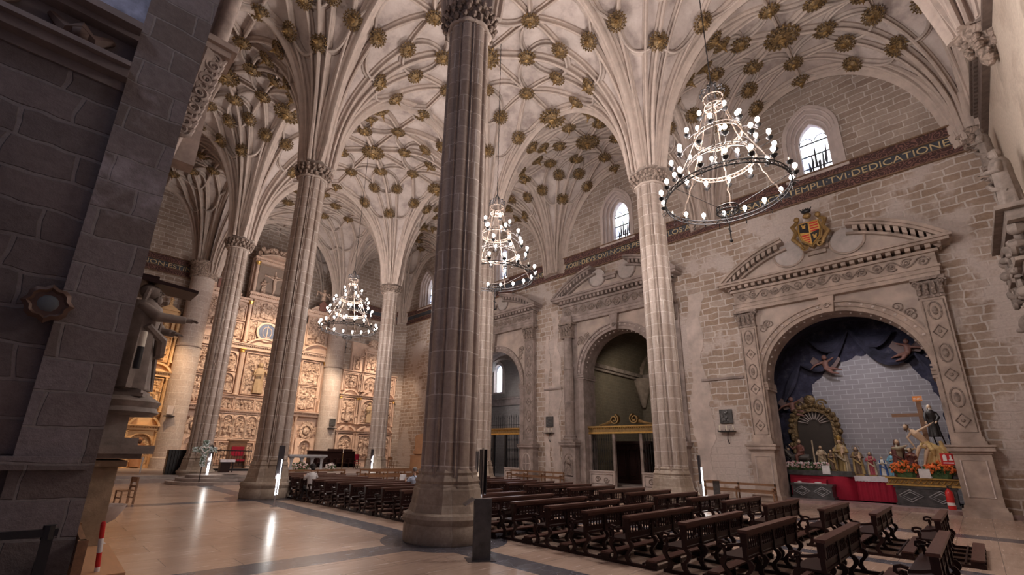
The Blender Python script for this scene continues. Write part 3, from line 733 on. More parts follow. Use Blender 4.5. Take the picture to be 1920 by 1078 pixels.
def entab(t, hx, z0, z1, z2, z3, y0, matl, carvm, ressaut=(), dentn=.33):
    """architrave z0-z1, carved frieze z1-z2, cornice z2-z3; half width hx at the frieze"""
    m = MB(); h = z1-z0
    m.box(-hx, hx, y0, .05, z0, z0+h*.4); m.box(-hx-.03, hx+.03, y0-.04, .05, z0+h*.4, z0+h*.8); m.box(-hx-.08, hx+.08, y0-.09, .05, z0+h*.8, z1)
    m.box(-hx, hx, y0, .05, z1, z2)
    for (xa, xb) in ressaut: m.box(xa, xb, y0-.14, .05, z0, z2)
    m.build('entablature', MT[matl], t)
    m = MB(); rinceau(m, -hx+.2, hx-.2, (z1+z2)/2, y0-.03-(.0), z2-z1); m.build('carved_scrolls', MT[carvm], t, smooth=True)
    m = MB(); h = z3-z2
    m.box(-hx-.12, hx+.12, y0-.14, .05, z2, z2+h*.25); m.box(-hx-.55, hx+.55, y0-.55, .05, z2+h*.55, z2+h*.78); m.box(-hx-.65, hx+.65, y0-.66, .05, z2+h*.78, z3)
    n = int(2*hx/dentn); s = 2*hx/n
    for k in range(n): m.box(-hx+s*(k+.2), -hx+s*(k+.75), y0-.42, .05, z2+h*.25, z2+h*.55)
    m.build('cornice', MT[matl], t)
def pilaster_relief(m, x, z0, z1, y, w):
    n = max(3, int((z1-z0)/(w*1.05))); s = (z1-z0)/n
    for k in range(n):
        z = z0+s*(k+.5)
        if k % 2:
            m.tube([(x+cos(a)*w*.24, y, z+sin(a)*s*.42) for a in [2*pi*i/14 for i in range(14)]], .035, 5, closed=True); m.sph((x, y, z), (w*.12, .05, s*.22), 8, 5)
        else:
            m.tube([(x+dx*w*.26, y, z+dz*s*.30) for dx, dz in ((1, 0), (0, 1), (-1, 0), (0, -1))], .03, 4, closed=True); m.sph((x, y, z), (w*.09, .05, w*.09), 6, 4)
    m.tube([(x-w*.40, y, z0), (x-w*.40, y, z1), (x+w*.40, y, z1), (x+w*.40, y, z0)], .025, 4, closed=True)
def capital_mesh(m, x, y, z0, z1, w):
    h = z1-z0
    m.box(x-w*.5, x+w*.5, y-.02, .05, z0, z0+h*.12)
    m.box(x-w*.46, x+w*.46, y+.03, .05, z0+h*.12, z0+h*.86)
    m.box(x-w*.66, x+w*.66, y-.14, .05, z0+h*.86, z1)
    for row in range(2):
        for k in range(4):
            xx = x-w*.40+w*.27*k; zz = z0+h*(.18+.28*row)
            m.tube([(xx, y+.02, zz), (xx, y-.05-.03*row, zz+h*.16), (xx, y-.14-.03*row, zz+h*.24), (xx, y-.16, zz+h*.17)], [w*.12, w*.11, w*.08, w*.03], 5)
    for sx in (-1, 1): scroll(m, x+sx*w*.48, z0+h*.72, y-.1, w*.17, 1.3, .05, sx)
def portal(name, yc, label, P, matl='port', carvm='portc'):
    t = facing(name, yc, label=label, cat='portal', group=None)
    r, zs = P['r'], P['zs']; o, w, wp = P['o'], P['w'], P['wp']; zp, zc0, zc1 = P['zp'], P['zc0'], P['zc1']
    # jamb piers and impost
    for sx in (-1, 1):
        m = MB(); a, b = sorted((sx*(r-.02), sx*(r+.42))); m.box(a, b, -.12, 1.32, 0, zs)
        a, b = sorted((sx*(r-.10), sx*(r+.48))); m.box(a, b, -.20, 1.34, zs-.28, zs-.10); m.box(a, b, -.16, 1.34, zs-.42, zs-.30); m.box(a, b, -.26, 1.34, zs-.10, zs); m.build('jamb', MT[matl], t)
    m = MB()
    for (ra, rb, d) in ((r-.02, r+.20, -.10), (r+.18, r+.42, -.17), (r+.40, r+.50, -.26)):
        ou = arcpts(0, zs, rb, 0, pi, 30); inn = list(reversed(arcpts(0, zs, ra, 0, pi, 30))); m.prism(ou+inn, d, 1.30 if ra < r else .05)
    m.build('archivolt', MT[matl], t, smooth=True)
    m = MB()
    for k in range(25):
        a = pi*(k+.5)/25; m.sph((cos(a)*(r-.06), .25, zs+sin(a)*(r-.06)), .055, 6, 4)
        m.sph((cos(a)*(r+.30), -.19, zs+sin(a)*(r+.30)), (.07, .03, .07), 6, 4)
    m.build('bead_row', MT['plast' if carvm == 'portc' else carvm], t, smooth=True)
    # spandrels
    m = MB(); zt = P['z0']; rs = min(r+.45, o-w/2-.02); ou = arcpts(0, zs, rs, 0, pi, 24)
    m.prism([(o-w/2, zs-.2)]+[(rs, zs-.2)]+ou+[(-rs, zs-.2), (-o+w/2, zs-.2), (-o+w/2, zt), (o-w/2, zt)], -.09, .04)
    m.build('spandrel', MT['portw'], t)
    m = MB(); rnd = random.Random(int(yc*10))
    for sx in (-1, 1):
        for k in range(7):
            xx = sx*(r*.78+rnd.uniform(0, .9)); zz = zs+r*.86+rnd.uniform(-.7, .5)
            if hypot(xx, zz-zs) > r+.6 and abs(xx) < o-w*.7 and zz < zt-.2: scroll(m, xx, zz, -.12, .22, 1.4, .04, sx, k)
        m.at(); 
    m.build('spandrel_relief', MT[carvm], t, smooth=True)
    m = MB(); m.prism([(-.22, zs+r-.1), (.22, zs+r-.1), (.33, P['z0']+.02), (-.33, P['z0']+.02)], -.38, .05); scroll(m, 0, zs+r+.25, -.42, .16, 1.4, .05); m.build('keystone', MT[matl], t)
    for sx in (-1, 1):
        x = sx*o
        m = MB(); m.box(x-wp/2-.12, x+wp/2+.12, -.80, .05, 0, .28); m.box(x-wp/2-.06, x+wp/2+.06, -.72, .05, .28, .42, .02); m.box(x-wp/2, x+wp/2, -.62, .05, .42, zp-.35)
        m.box(x-wp/2-.05, x+wp/2+.05, -.68, .05, zp-.35, zp-.25); m.box(x-wp/2-.14, x+wp/2+.14, -.80, .05, zp-.25, zp-.08); m.box(x-wp/2-.18, x+wp/2+.18, -.85, .05, zp-.08, zp)
        pd = m.build('pedestal', MT[matl], t)
        m = MB()
        if P['ped'] == 'panel':
            zz0, zz1 = .75, zp-.6; m.tube([(x-wp*.33, -.63, zz0), (x+wp*.33, -.63, zz0), (x+wp*.33, -.63, zz1), (x-wp*.33, -.63, zz1)], .035, 4, closed=True)
        elif P['ped'] == 'saint':
            m.tube([(x+cos(a)*wp*.3, -.63, 1.75+sin(a)*.35) for a in [pi*i/10 for i in range(11)]]+[(x-wp*.3, -.63, .6), (x+wp*.3, -.63, .6)], .035, 4, closed=True)
            relief_fig(m, x, .68, -.64, 1.3, random.Random(3))
        else:
            m.tube([(x+cos(a)*wp*.32, -.63, 1.35+sin(a)*.72) for a in [2*pi*i/18 for i in range(18)]], .04, 5, closed=True); m.box(x-.03, x+.03, -.66, -.6, .65, 2.05); m.box(x-wp*.3, x+wp*.3, -.66, -.6, 1.3, 1.36)
        m.build('panel_moulding', MT[carvm if P['ped'] == 'saint' else 'plast'], pd, smooth=True)
        if P['pil'] == 'column':
            m = MB(); m.box(x-w*.62, x+w*.62, -.78, .05, zp, zp+.14); m.lathe([(w*.60, zp+.14), (w*.62, zp+.22), (w*.52, zp+.30), (w*.56, zp+.38), (w*.44, zp+.46)], 20, (x, -.38, 0))
            H = zc0-zp-.46; z = lambda f: zp+.46+H*f
            m.lathe([(w*.42, z(0)), (w*.43, z(.30)), (w*.47, z(.31)), (w*.47, z(.33)), (w*.42, z(.34))], 20, (x, -.38, 0))
            m.lathe([(w*.42, z(.33+.03*k)) for k in range(12)], 40, (x, -.38, 0), mod=lambda a, zz: 1+.06*sin(12*a+zz*9+3*sin(zz*4)))
            m.lathe([(w*.42, z(.66)), (w*.47, z(.665)), (w*.47, z(.69)), (w*.41, z(.70)), (w*.36, z(1))], 20, (x, -.38, 0))
            m.box(x-w*.75, x+w*.75, -.12, .05, zp, zc1); m.build('column', MT[matl], t, smooth=True)
            m = MB(); capital_mesh(m, x, -.66, zc0, zc1, w*1.15); m.build('capital', MT[carvm], t, smooth=True)
            m = MB(); m.box(x-w*.6, x+w*.6, -.62, .05, zc1, P['z1']+.02); m.build('entablature_block', MT[matl], t)
        else:
            m = MB(); m.box(x-w*.62, x+w*.62, -.52, .05, zp, zp+.15); m.box(x-w*.56, x+w*.56, -.46, .05, zp+.15, zp+.32); m.box(x-w/2, x+w/2, -.34, .05, zp+.32, zc0); m.build('pilaster', MT[matl], t)
            m = MB(); pilaster_relief(m, x, zp+.5, zc0-.12, -.35, w); m.build('pilaster_relief', MT[carvm], t, smooth=True)
            m = MB(); capital_mesh(m, x, -.38, zc0, zc1, w*1.05); m.build('capital', MT[carvm], t, smooth=True)
    hx = o+w*.55
    entab(t, hx, P['z0'], P['z1'], P['z2'], P['z3'], -.42, matl, carvm)
    # broken segmental pediment
    z3, za = P['z3'], P['za']; H = za-z3; Wd = hx+.62; Rr = (Wd*Wd+H*H)/(2*H); cz = za-Rr; am = math.asin(Wd/Rr)
    g = P['gap']; ga = math.asin(g/Rr)
    for sx in (-1, 1):
        m = MB(); an = [am+(ga-am)*k/16 for k in range(17)]
        def band(ra, rb, d): m.prism([(sx*sin(a)*(Rr+rb), cz+cos(a)*(Rr+rb)) for a in an]+[(sx*sin(a)*(Rr+ra), cz+cos(a)*(Rr+ra)) for a in reversed(an)], d, .05)
        band(-.14, 0, -1.05); band(-.26, -.12, -.92); band(-.62, -.50, -.56)
        for k in range(11):
            a = am*.96+(ga-am*.96)*k/11; ca, sa = cos(a), sin(a); q = Rr-.50
            m.add([(sx*(sa*q+ca*d)*1, yy, cz+ca*q-sa*d+dz) for yy in (-.86, .03) for d, dz in ((0, 0), (.20, 0), (.20, .26), (0, .26))], [(0, 1, 2, 3), (4, 7, 6, 5), (0, 4, 5, 1), (1, 5, 6, 2), (2, 6, 7, 3), (3, 7, 4, 0)])
        m.build('pediment_moulding', MT[matl], t)
    m = MB(); an = [am-(2*am)*k/30 for k in range(31)]; top = [(sin(a)*(Rr-.5), min(cz+cos(a)*(Rr-.5), za-.5 if abs(sin(a)*Rr) > g else z3+H*.42)) for a in an]
    m.prism([(Wd-.2, z3)]+[p for p in top if p[1] > z3]+[(-Wd+.2, z3)], -.30, .05); m.build('tympanum', MT['portw'], t)
    rpl = mat('roundel_plaster_'+name, (.46, .41, .39), .85)
    for sx in (-1, 1):
        m = MB(); cx, cz2, q = sx*g*.88, z3+H*.52, H*.33
        m.lathe([(q, 0), (q, .10)], 24); m.v[-48:] = [V((cx+p.x, -.34+p.z, cz2+p.y)) for p in m.v[-48:]]
        m.build('roundel', rpl, t)
    m = MB()
    for sx in (-1, 1): m.tube([(sx*g*.88+cos(a)*H*.35, -.36, z3+H*.52+sin(a)*H*.35) for a in [pi*.95+pi*1.1*i/16 for i in range(17)]], .06, 6)
    m.box(-.55, .55, -.62, .05, z3+H*.42, z3+H*.52); m.box(-.4, .4, -.5, .05, z3+H*.32, z3+H*.42); m.build('bracket', MT[matl], t)
    return t
portal('chapel_portal', 3.9, 'widest stone chapel portal on the right wall, with painted arms over its arch', dict(r=3.3, zs=6.0, o=3.8, w=.85, wp=1.1, zp=2.75, zc0=9.1, zc1=10.05, z0=10.05, z1=10.55, z2=11.15, z3=11.7, za=13.75, gap=1.45, ped='panel', pil='pilaster'))
portal('chapel_portal', 16.1, 'grey chapel portal with twisted-fluted columns, behind the brightly lit column', dict(r=2.85, zs=7.7, o=3.9, w=.82, wp=1.15, zp=2.9, zc0=10.4, zc1=11.6, z0=11.6, z1=12.1, z2=12.9, z3=13.6, za=15.6, gap=1.35, ped='saint', pil='column'), 'port2')
portal('chapel_portal', 28.2, 'farther chapel portal with oval-carved pilasters, seen just right of the massive column', dict(r=3.1, zs=7.5, o=4.25, w=.95, wp=1.3, zp=2.75, zc0=10.9, zc1=12.1, z0=12.1, z1=12.6, z2=13.2, z3=13.8, za=15.6, gap=1.3, ped='oval', pil='pilaster'), 'port2')

# coat of arms above portal 1
t = facing('coat_of_arms', 3.95, XW-1.0, 12.75, label='painted and gilded coat of arms set above the widest chapel portal', cat='coat of arms')
sh = [(-.55, 1.15), (.55, 1.15), (.62, .6), (.50, .05), (0, -.45), (-.50, .05), (-.62, .6)]
m = MB(); m.prism([(x*1.22, z*1.12+.28) for x, z in sh], -.02, .95); m.build('backing', MT['golda'], t)
S2 = lambda P_: [(x, z+.35) for x, z in P_]
m = MB(); m.prism(S2(sh), -.10, -.02); m.build('shield', MT['gold'], t)
m = MB(); m.prism(S2([(-.52, 1.12), (-.03, 1.12), (-.03, .42), (-.57, .55)]), -.13, -.09); m.prism(S2([(.03, .36), (.57, .5), (.48, .05), (.03, -.38)]), -.13, -.09); m.build('black_quarter', MT['black'], t)
m = MB()
for k in range(4): m.box(.06+.0*k, .52, -.13, -.09, .80+.18*k, .88+.18*k)
for k in range(4): m.box(-.50+.09*(3-k), -.05, -.13, -.09, .10+.16*k, .18+.16*k)
m.build('red_bars', MT['redp'], t)
m = MB()
for (x, z) in ((-.28, 1.1), (.26, .30)):
    m.box(x-.09, x+.09, -.16, -.12, z, z+.22); m.box(x-.13, x-.05, -.16, -.12, z+.2, z+.28); m.box(x+.05, x+.13, -.16, -.12, z+.2, z+.28)
m.tube([(x, -.12, z+.35) for x, z in sh], .04, 5, closed=True); m.build('gold_tower', MT['gold'], t)
m = MB()
for sx in (-1, 1):
    m.tube([(sx*.6, 0, 1.75), (sx*.95, -.05, 1.45), (sx*.78, -.08, 1.0), (sx*1.0, -.05, .6), (sx*.7, -.08, .15), (sx*.5, -.05, -.25)], [.10, .16, .12, .17, .13, .08], 6)
    m.sph((sx*.62, -.12, 1.86), (.18, .16, .2), 8, 6); scroll(m, sx*.45, -.15, -.1, .22, 1.3, .07, sx)
m.sph((0, -.06, 1.98), (.26, .2, .2), 8, 6)
m.build('scroll_surround', MT['golda'], t, smooth=True)
m = MB(); m.sph((0, -.05, 2.32), (.30, .2, .17), 8, 6)
for k in range(5): m.tube([((k-2)*.09, -.05, 2.3), ((k-2)*.17, -.1, 2.52)], [.05, .03], 5)
m.build('plume', MT['iron'], t, smooth=True)

t.scale = (.76, .76, .80)
# ================================================================== CHAPEL INTERIORS
def muralmat():
    m, nt, bs = newmat('painted_chapel_wall'); bs.inputs['Roughness'].default_value = .9
    tc = N(nt, 'ShaderNodeTexCoord'); o = tc.outputs['Object']; sp = N(nt, 'ShaderNodeSeparateXYZ'); L(nt, o, sp.inputs[0])
    cb = N(nt, 'ShaderNodeCombineXYZ'); L(nt, sp.outputs[0], cb.inputs[0]); L(nt, sp.outputs[2], cb.inputs[1])
    br = N(nt, 'ShaderNodeTexBrick', offset=.5); L(nt, cb.outputs[0], br.inputs['Vector']); br.inputs['Scale'].default_value = 1
    br.inputs['Brick Width'].default_value = .62; br.inputs['Row Height'].default_value = .27; br.inputs['Mortar Size'].default_value = .014
    br.inputs['Color1'].default_value = (.33, .30, .31, 1); br.inputs['Color2'].default_value = (.37, .34, .35, 1); br.inputs['Mortar'].default_value = (.55, .53, .55, 1)
    nz = N(nt, 'ShaderNodeTexNoise'); nz.inputs['Scale'].default_value = 1.0; nz.inputs['Detail'].default_value = 5; L(nt, o, nz.inputs['Vector'])
    nf = math_(nt, 'MULTIPLY', math_(nt, 'SUBTRACT', nz.outputs['Fac'], .5), 2.4)
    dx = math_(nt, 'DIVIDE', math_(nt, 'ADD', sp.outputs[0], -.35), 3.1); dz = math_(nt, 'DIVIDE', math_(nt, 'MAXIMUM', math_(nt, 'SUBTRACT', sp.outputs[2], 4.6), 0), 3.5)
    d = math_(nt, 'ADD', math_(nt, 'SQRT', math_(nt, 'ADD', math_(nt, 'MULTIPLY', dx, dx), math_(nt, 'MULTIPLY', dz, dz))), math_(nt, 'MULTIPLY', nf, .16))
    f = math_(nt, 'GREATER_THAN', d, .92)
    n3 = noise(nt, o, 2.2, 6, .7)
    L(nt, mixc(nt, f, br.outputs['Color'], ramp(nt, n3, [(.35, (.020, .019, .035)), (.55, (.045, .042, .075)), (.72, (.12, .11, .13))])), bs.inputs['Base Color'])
    bump(nt, bs, br.outputs['Fac'], -.2, .02); return m
MT['mural'] = muralmat()
MT['blueP'] = mat('dark_blue_painted_plaster', (.034, .032, .055), .9, var=.6, scale=1.5)
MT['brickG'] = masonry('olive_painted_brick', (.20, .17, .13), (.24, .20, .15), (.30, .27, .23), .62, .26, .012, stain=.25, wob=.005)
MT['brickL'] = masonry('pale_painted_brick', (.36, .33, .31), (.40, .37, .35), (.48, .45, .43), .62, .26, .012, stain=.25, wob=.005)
def chapel(name, yc, hw, depth, zs, wallm, backm, ceilm, back_holes=None):
    t = facing('wall_'+name, yc, kind='structure')
    m = MB(); m.box(-hw-.4, -hw, 1.3, depth, 0, zs+hw+1); m.box(hw, hw+.4, 1.3, depth, 0, zs+hw+1); m.build('side_masonry', MT[wallm], t)
    m = MB(); m.holed([(-hw-.4, 0), (hw+.4, 0), (hw+.4, zs+hw+1.2), (-hw-.4, zs+hw+1.2)], back_holes or [], depth, depth+.6); m.build('back_masonry', MT[backm], t)
    m = MB(); A = arcpts(0, zs, hw+.02, 0, pi, 24); B = arcpts(0, zs, hw+.3, 0, pi, 24)
    m.add([(x, y, z) for y in (1.28, depth+.02) for q in (A, B) for x, z in q], [f for i in range(24) for f in ((i, i+1, 51+i, 50+i), (25+i, 75+i, 76+i, 26+i), (i, 25+i, 26+i, i+1), (50+i, 51+i, 76+i, 75+i))]); m.build('barrel_vault', MT[ceilm], t)
    m = MB(); m.box(-hw-.4, hw+.4, 1.3, depth+.6, -.05, .16); m.build('chapel_floor', MT['step'], t)
    return t
chapel('chapel_near', 3.9, 4.15, 5.0, 5.7, 'blueP', 'mural', 'blueP')
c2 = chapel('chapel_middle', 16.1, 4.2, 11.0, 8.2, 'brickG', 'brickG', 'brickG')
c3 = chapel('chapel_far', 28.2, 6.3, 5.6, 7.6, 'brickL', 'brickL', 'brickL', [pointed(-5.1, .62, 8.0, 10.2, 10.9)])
m = MB(); m.box(-4.2, 4.2, 10.7, 11.0, 8.6, 8.8); m.box(-4.2, 4.2, 10.55, 11.0, 8.8, 9.1)
m.box(-4.2, -3.95, 1.3, 11.0, 8.6, 8.8); m.box(-4.2, -3.75, 1.3, 11.0, 8.8, 9.1); m.box(3.95, 4.2, 1.3, 11.0, 8.6, 8.8); m.box(3.75, 4.2, 1.3, 11.0, 8.8, 9.1); m.build('cornice', MT['port2'], c2)
m = MB()
for sx in (-1, 1):
    for k in range(6):
        f_ = k/5; m.tube([(sx*(4.0-(4.0-.2)*(1-cos(q))*(1-f_*.95)), 10.8-(1-cos(q))*9*f_, 9.0+3.2*sin(q)) for q in [pi/2*i/10 for i in range(11)]], .13, 5)
    m.lathe([(.15, 6.2), (.35, 6.8), (.6, 7.7), (1.1, 8.7)], 10, (sx*3.9, 10.7, 0))
m.build('vault_ribs', MT['port'], c2, smooth=True)
m = MB(); m.box(-6.3, 6.3, 5.35, 5.6, 6.6, 7.2); m.box(-6.3, 6.3, 5.2, 5.6, 7.2, 7.35); m.build('cornice', MT['port2'], c3)
m = MB()
for (ra, rb, d) in ((2.9, 3.2, 4.9), (3.2, 3.5, 4.6)): m.prism(arcpts(-4.2, 8.4, rb, 0, pi, 24)+list(reversed(arcpts(-4.2, 8.4, ra, 0, pi, 24))), d, 5.7)
m.build('inner_arch', MT['port'], c3)
t = facing('window_5', 28.2, kind='structure'); m = MB(); m.prism(pointed(-5.1, .6, 8.0, 10.2, 10.9), 5.95, 6.0); m.build('glass_pane', MT['glass'], t)
m = MB(); m.holed(pointed(-5.1, .85, 7.85, 10.2, 11.25), [pointed(-5.1, .6, 8.02, 10.2, 10.9)], 5.45, 5.7); m.build('stone_frame', MT['plast'], t)

# painted drapery swags and angels in the near chapel
t = facing('painted_canopy', 3.9, label='dark blue draped canopy with hanging swags in the vault of the near chapel', cat='canopy')
m = MB()
for (xa, xb, za, zb, sag) in ((0, -2.6, 9.3, 7.6, .8), (0, 2.6, 9.3, 7.6, .8), (-2.6, -3.7, 7.6, 5.4, -.2), (2.6, 3.7, 7.6, 5.6, -.2), (0, -1.9, 9.3, 8.9, .5), (0, 1.9, 9.3, 8.9, .5)):
    for q in range(3): m.tube([(xa+(xb-xa)*i/10, 4.7-.05*q, za+(zb-za)*i/10-sin(pi*i/10)*(sag+.18*q)) for i in range(11)], [.05+.13*sin(pi*i/10) for i in range(11)], 6)
m.build('swags', MT['blueP'], t, smooth=True)
def cherub(yc_x, z, label, s=1.0):
    t = facing('angel_relief', 3.9-yc_x, XW+4.45, z, label=label, cat='angel relief', group='angels under the chapel canopy')
    m = MB(); m.sph((0, 0, .1), (.16, .14, .28), 8, 6); m.tube([(-.1, 0, .25), (-.5*s, -.1, .1), (-.75*s, -.1, -.15)], [.08, .07, .04], 6); m.tube([(.1, 0, .25), (.45*s, -.1, .45)], [.08, .05], 6)
    m.tube([(-.05, 0, -.1), (.25*s, -.1, -.4), (.6*s, -.05, -.5)], [.12, .09, .04], 6); m.tube([(.05, 0, -.1), (.4*s, -.1, -.2), (.75*s, 0, -.3)], [.12, .09, .04], 6)
    remesh(m.build('body', col('terracotta_flesh', (.22, .10, .075)), t), .035)
    m = MB(); m.sph((0, -.05, .5), (.13, .13, .15), 8, 6); m.build('head', col('terracotta_flesh', (.22, .10, .075)), t, smooth=True)
    m = MB()
    for q in (-1, 1): m.add([(q*.08, .08, .2), (q*.55, .15, .65), (q*.75, .12, .35), (q*.45, .1, -.1), (q*.08, .12, 0), (q*.08, .14, .2), (q*.55, .2, .62), (q*.72, .18, .34), (q*.43, .16, -.08), (q*.08, .18, 0)], [(0, 1, 2, 3, 4), (9, 8, 7, 6, 5), (0, 5, 6, 1), (1, 6, 7, 2), (2, 7, 8, 3), (3, 8, 9, 4), (4, 9, 5, 0)])
    m.build('wings', col('dark_feather', (.16, .10, .09)), t)
cherub(-1.3, 7.3, 'carved angel under the canopy, left one in the chapel arch'); cherub(2.4, 7.7, 'carved angel under the canopy, right one in the chapel arch', -1); cherub(-3.3, 5.0, 'lowest carved angel, on the shadowed left side of the near chapel')

# gate screens
def screen(yc, label, x0, x1, zb, ztop, gold, pb=True, dark=.0, spikes=False, x_open=None, ly=.45):
    t = facing('chapel_screen', yc, label=label, cat='screen')
    m = MB()
    segs = [(x0, x1)] if not x_open else [(x0, x_open[0]), (x_open[1], x1)]
    if pb:
        for a, b in segs: m = MB(); m.box(a, b, ly-.1, ly+.18, .0, zb-.1); m.box(a-.03, b+.03, ly-.16, ly+.24, zb-.1, zb); m.build('parapet', MT['plast'], t)
        m = MB()
        for a, b in segs:
            c = (a+b)/2; w = (b-a)/2-.15; m.tube([(c-w, ly-.11, .2), (c+w, ly-.11, .2), (c+w, ly-.11, zb-.25), (c-w, ly-.11, zb-.25)], .03, 4, closed=True)
            scroll(m, c-w*.4, zb*.45, ly-.12, zb*.2, 1.4, .04); scroll(m, c+w*.4, zb*.45, ly-.12, zb*.2, 1.4, .04, -1)
        m.build('parapet_carving', MT['portc'], t, smooth=True)
    for a, b in segs:
        n = int((b-a)/.17)
        for k in range(n):
            x = a+(b-a)*(k+.5)/n; H = ztop-zb
            m = MB(); m.lathe([(.022, zb), (.024, zb+H*.2), (.045, zb+H*.24), (.02, zb+H*.3), (.02, zb+H*.45), (.04, zb+H*.5), (.055, zb+H*.54), (.02, zb+H*.6), (.02, zb+H*.8), (.045, zb+H*.84), (.02, zb+H*.9), (.02, ztop)], 6, (x, ly+.05, 0))
            m.build('baluster', MT['iron'], t, smooth=True)
    for x in [x0+.06, x1-.06]+(list(x_open) if x_open else []): m = MB(); m.box(x-.09, x+.09, ly-.04, ly+.14, 0, ztop); m.build('post', MT['port2'] if gold else MT['iron'], t)
    m = MB(); m.box(x0, x1, ly-.10, ly+.22, ztop, ztop+.16); m.box(x0, x1, ly-.06, ly+.18, ztop+.16, ztop+.42); m.box(x0-.05, x1+.05, ly-.2, ly+.25, ztop+.42, ztop+.54)
    m.build('lintel', MT['golda'], t)
    m = MB(); m.box(x0-.05, x1+.05, ly-.21, ly-.09, ztop+.46, ztop+.50); m.box(x0, x1, ly-.11, ly-.07, ztop+.02, ztop+.12)
    for k in range(int((x1-x0)/.16)): m.box(x0+.16*k, x0+.16*k+.08, ly-.14, ly-.05, ztop+.36, ztop+.41)
    m.build('gilt_moulding', MT['gold'], t)
    if spikes:
        for k in range(22):
            m = MB(); x = x0+.4+(x1-x0-.8)*k/21; m.tube([(x, ly, ztop+.54), (x, ly, ztop+1.35+.2*(k % 2))], .018, 5); m.lathe([(.04, ztop+1.3), (.001, ztop+1.6)], 5, (x, ly, .1*(k % 2))); m.build('spike', MT['iron'], t)
        m = MB(); m.tube([(x0+.3, ly, ztop+.8), (x1-.3, ly, ztop+.8)], .025, 5); m.build('spike_rail', MT['iron'], t)
    else:
        for sx in (-1, 1):
            m = MB(); c = (x0+x1)/2; pts = []
            for i in range(30):
                q = i/29; a = -pi/2+sx*(pi*.9-q*3.2*pi)*-1; r_ = .34-.26*q
                pts.append((c+sx*.75+cos(a)*r_, ly, ztop+.95+sin(a)*r_))
            m.sweep([(-.14, -.04), (.14, -.04), (.14, .04), (-.14, .04)], pts, [V((p[0]-c-sx*.75, 0, p[2]-ztop-.95)) for p in pts])
            m.tube([(c+sx*1.05, ly, ztop+.80), (c+sx*1.5, ly, ztop+.66), (c+sx*2.0, ly, ztop+.58)], [.13, .09, .05], 6)
            m.build('volute', MT['golda'], t, smooth=True)
    return t
screen(16.1, 'turned baluster screen with gilded cornice and scroll volutes under the middle portal', -2.85, 2.85, 1.05, 3.45, True, x_open=(-.9, 1.1))
s3 = screen(28.2, 'iron grille with rows of spikes under the far chapel portal', -3.1, 3.1, .95, 3.5, False, spikes=True, x_open=(-.4, 1.0))
m = MB()
for (xc, w_, z1_) in ((-10.75, .62, 11.8), (-21.45, .5, 13.0), (-22.35, .3, 11.0)):
    n_ = 60; zz = [z1_*k/n_ for k in range(n_+1)]; rr = random.Random(int(-xc*10))
    m.prism([(xc-w_*(.62+.22*sin(z*1.3+xc)+.25*sin(z*.45)+.2*rr.random()), z) for z in zz]+[(xc+w_*(.62+.25*sin(z*.9+2*xc)+.2*sin(z*2.3)+.2*rr.random()), z) for z in reversed(zz)], -.025, .01)
m.build('plaster_patches', mat('aged_plaster', (.54, .46, .42), .9, var=.28, scale=1.1, bmp=.6), wr)
# small things behind the screens
t = facing('confessional', 17.2, XW+3.2, .16, label='dark carved wooden cabinet inside the middle chapel, behind its open gate', cat='cabinet')
m = MB(); m.box(-1.3, 1.3, 0, .8, 0, 2.7); m.box(-1.45, 1.45, -.12, .85, 2.7, 2.9); m.box(-1.4, 1.4, -.08, .85, 0, .25); m.build('body', MT['brown'], t)
for k in (-1, 0, 1):
    m = MB(); m.box(k*.82-.34, k*.82+.34, -.05, .02, .35, 2.5); m.tube([(k*.82+dx, -.06, z) for dx, z in ((-.25, .5), (.25, .5), (.25, 2.3), (-.25, 2.3))], .03, 4, closed=True); m.build('door', MT['brown'], t)
t = facing('gilded_crest', 28.2, XW+.75, 4.1, label='oval gilded crest standing over the gate of the far chapel', cat='crest')
m = MB(); m.sph((-1.9, 0, 1.1), (.42, .12, .62), 12, 8); m.build('medallion', MT['golda'], t, smooth=True)
m = MB()
for k in range(14): a = 2*pi*k/14; m.sph((-1.9+cos(a)*.48, -.05, 1.1+sin(a)*.68), .12, 6, 5)
m.box(-2.3, -1.5, -.1, .1, -.05, .45); m.build('scroll_frame', MT['gold'], t, smooth=True)

# ---- wall sconces with dark relief plaques
def sconce(y, z, label):
    t = facing('wall_plaque', y, XW, z, label=label, cat='plaque', group='dark plaques over candle brackets')
    m = MB(); m.box(-.33, .33, -.08, 0, .35, 1.1); m.tube([(-.33, -.08, .35), (.33, -.08, .35), (.33, -.08, 1.1), (-.33, -.08, 1.1)], .03, 4, closed=True)
    for k in range(9): m.sph((random.uniform(-.22, .22), -.09, random.uniform(.45, 1.0)), (.07, .04, .09), 6, 4)
    m.build('plaque', MT['stonebox'], t)
    t2 = facing('candle_bracket', y, XW, z, label=label.replace('plaque', 'candle bracket').replace('dark square', 'iron'), cat='candle bracket', group='iron candle brackets')
    m = MB(); m.box(-.42, .42, -.42, 0, -.12, -.07)
    for k in range(5): m.tube([(-.4+.2*k, -.4, -.1), (-.4+.2*k, -.4, 0)], .02, 4)
    m.tube([(0, -.05, -.1), (0, -.2, -.5), (0, -.02, -.75)], .025, 5); m.build('tray', MT['iron'], t2)
    for x in (-.36, 0, .36): m = MB(); m.lathe([(.03, -.07), (.028, .25)], 8, (x, -.25, 0)); m.build('candle', MT['wax'], t2)
sconce(9.45, 3.55, 'dark square plaque on the wall right of the brightly lit column')
sconce(22.1, 3.65, 'dark square plaque on the bare wall between the middle and far portals')
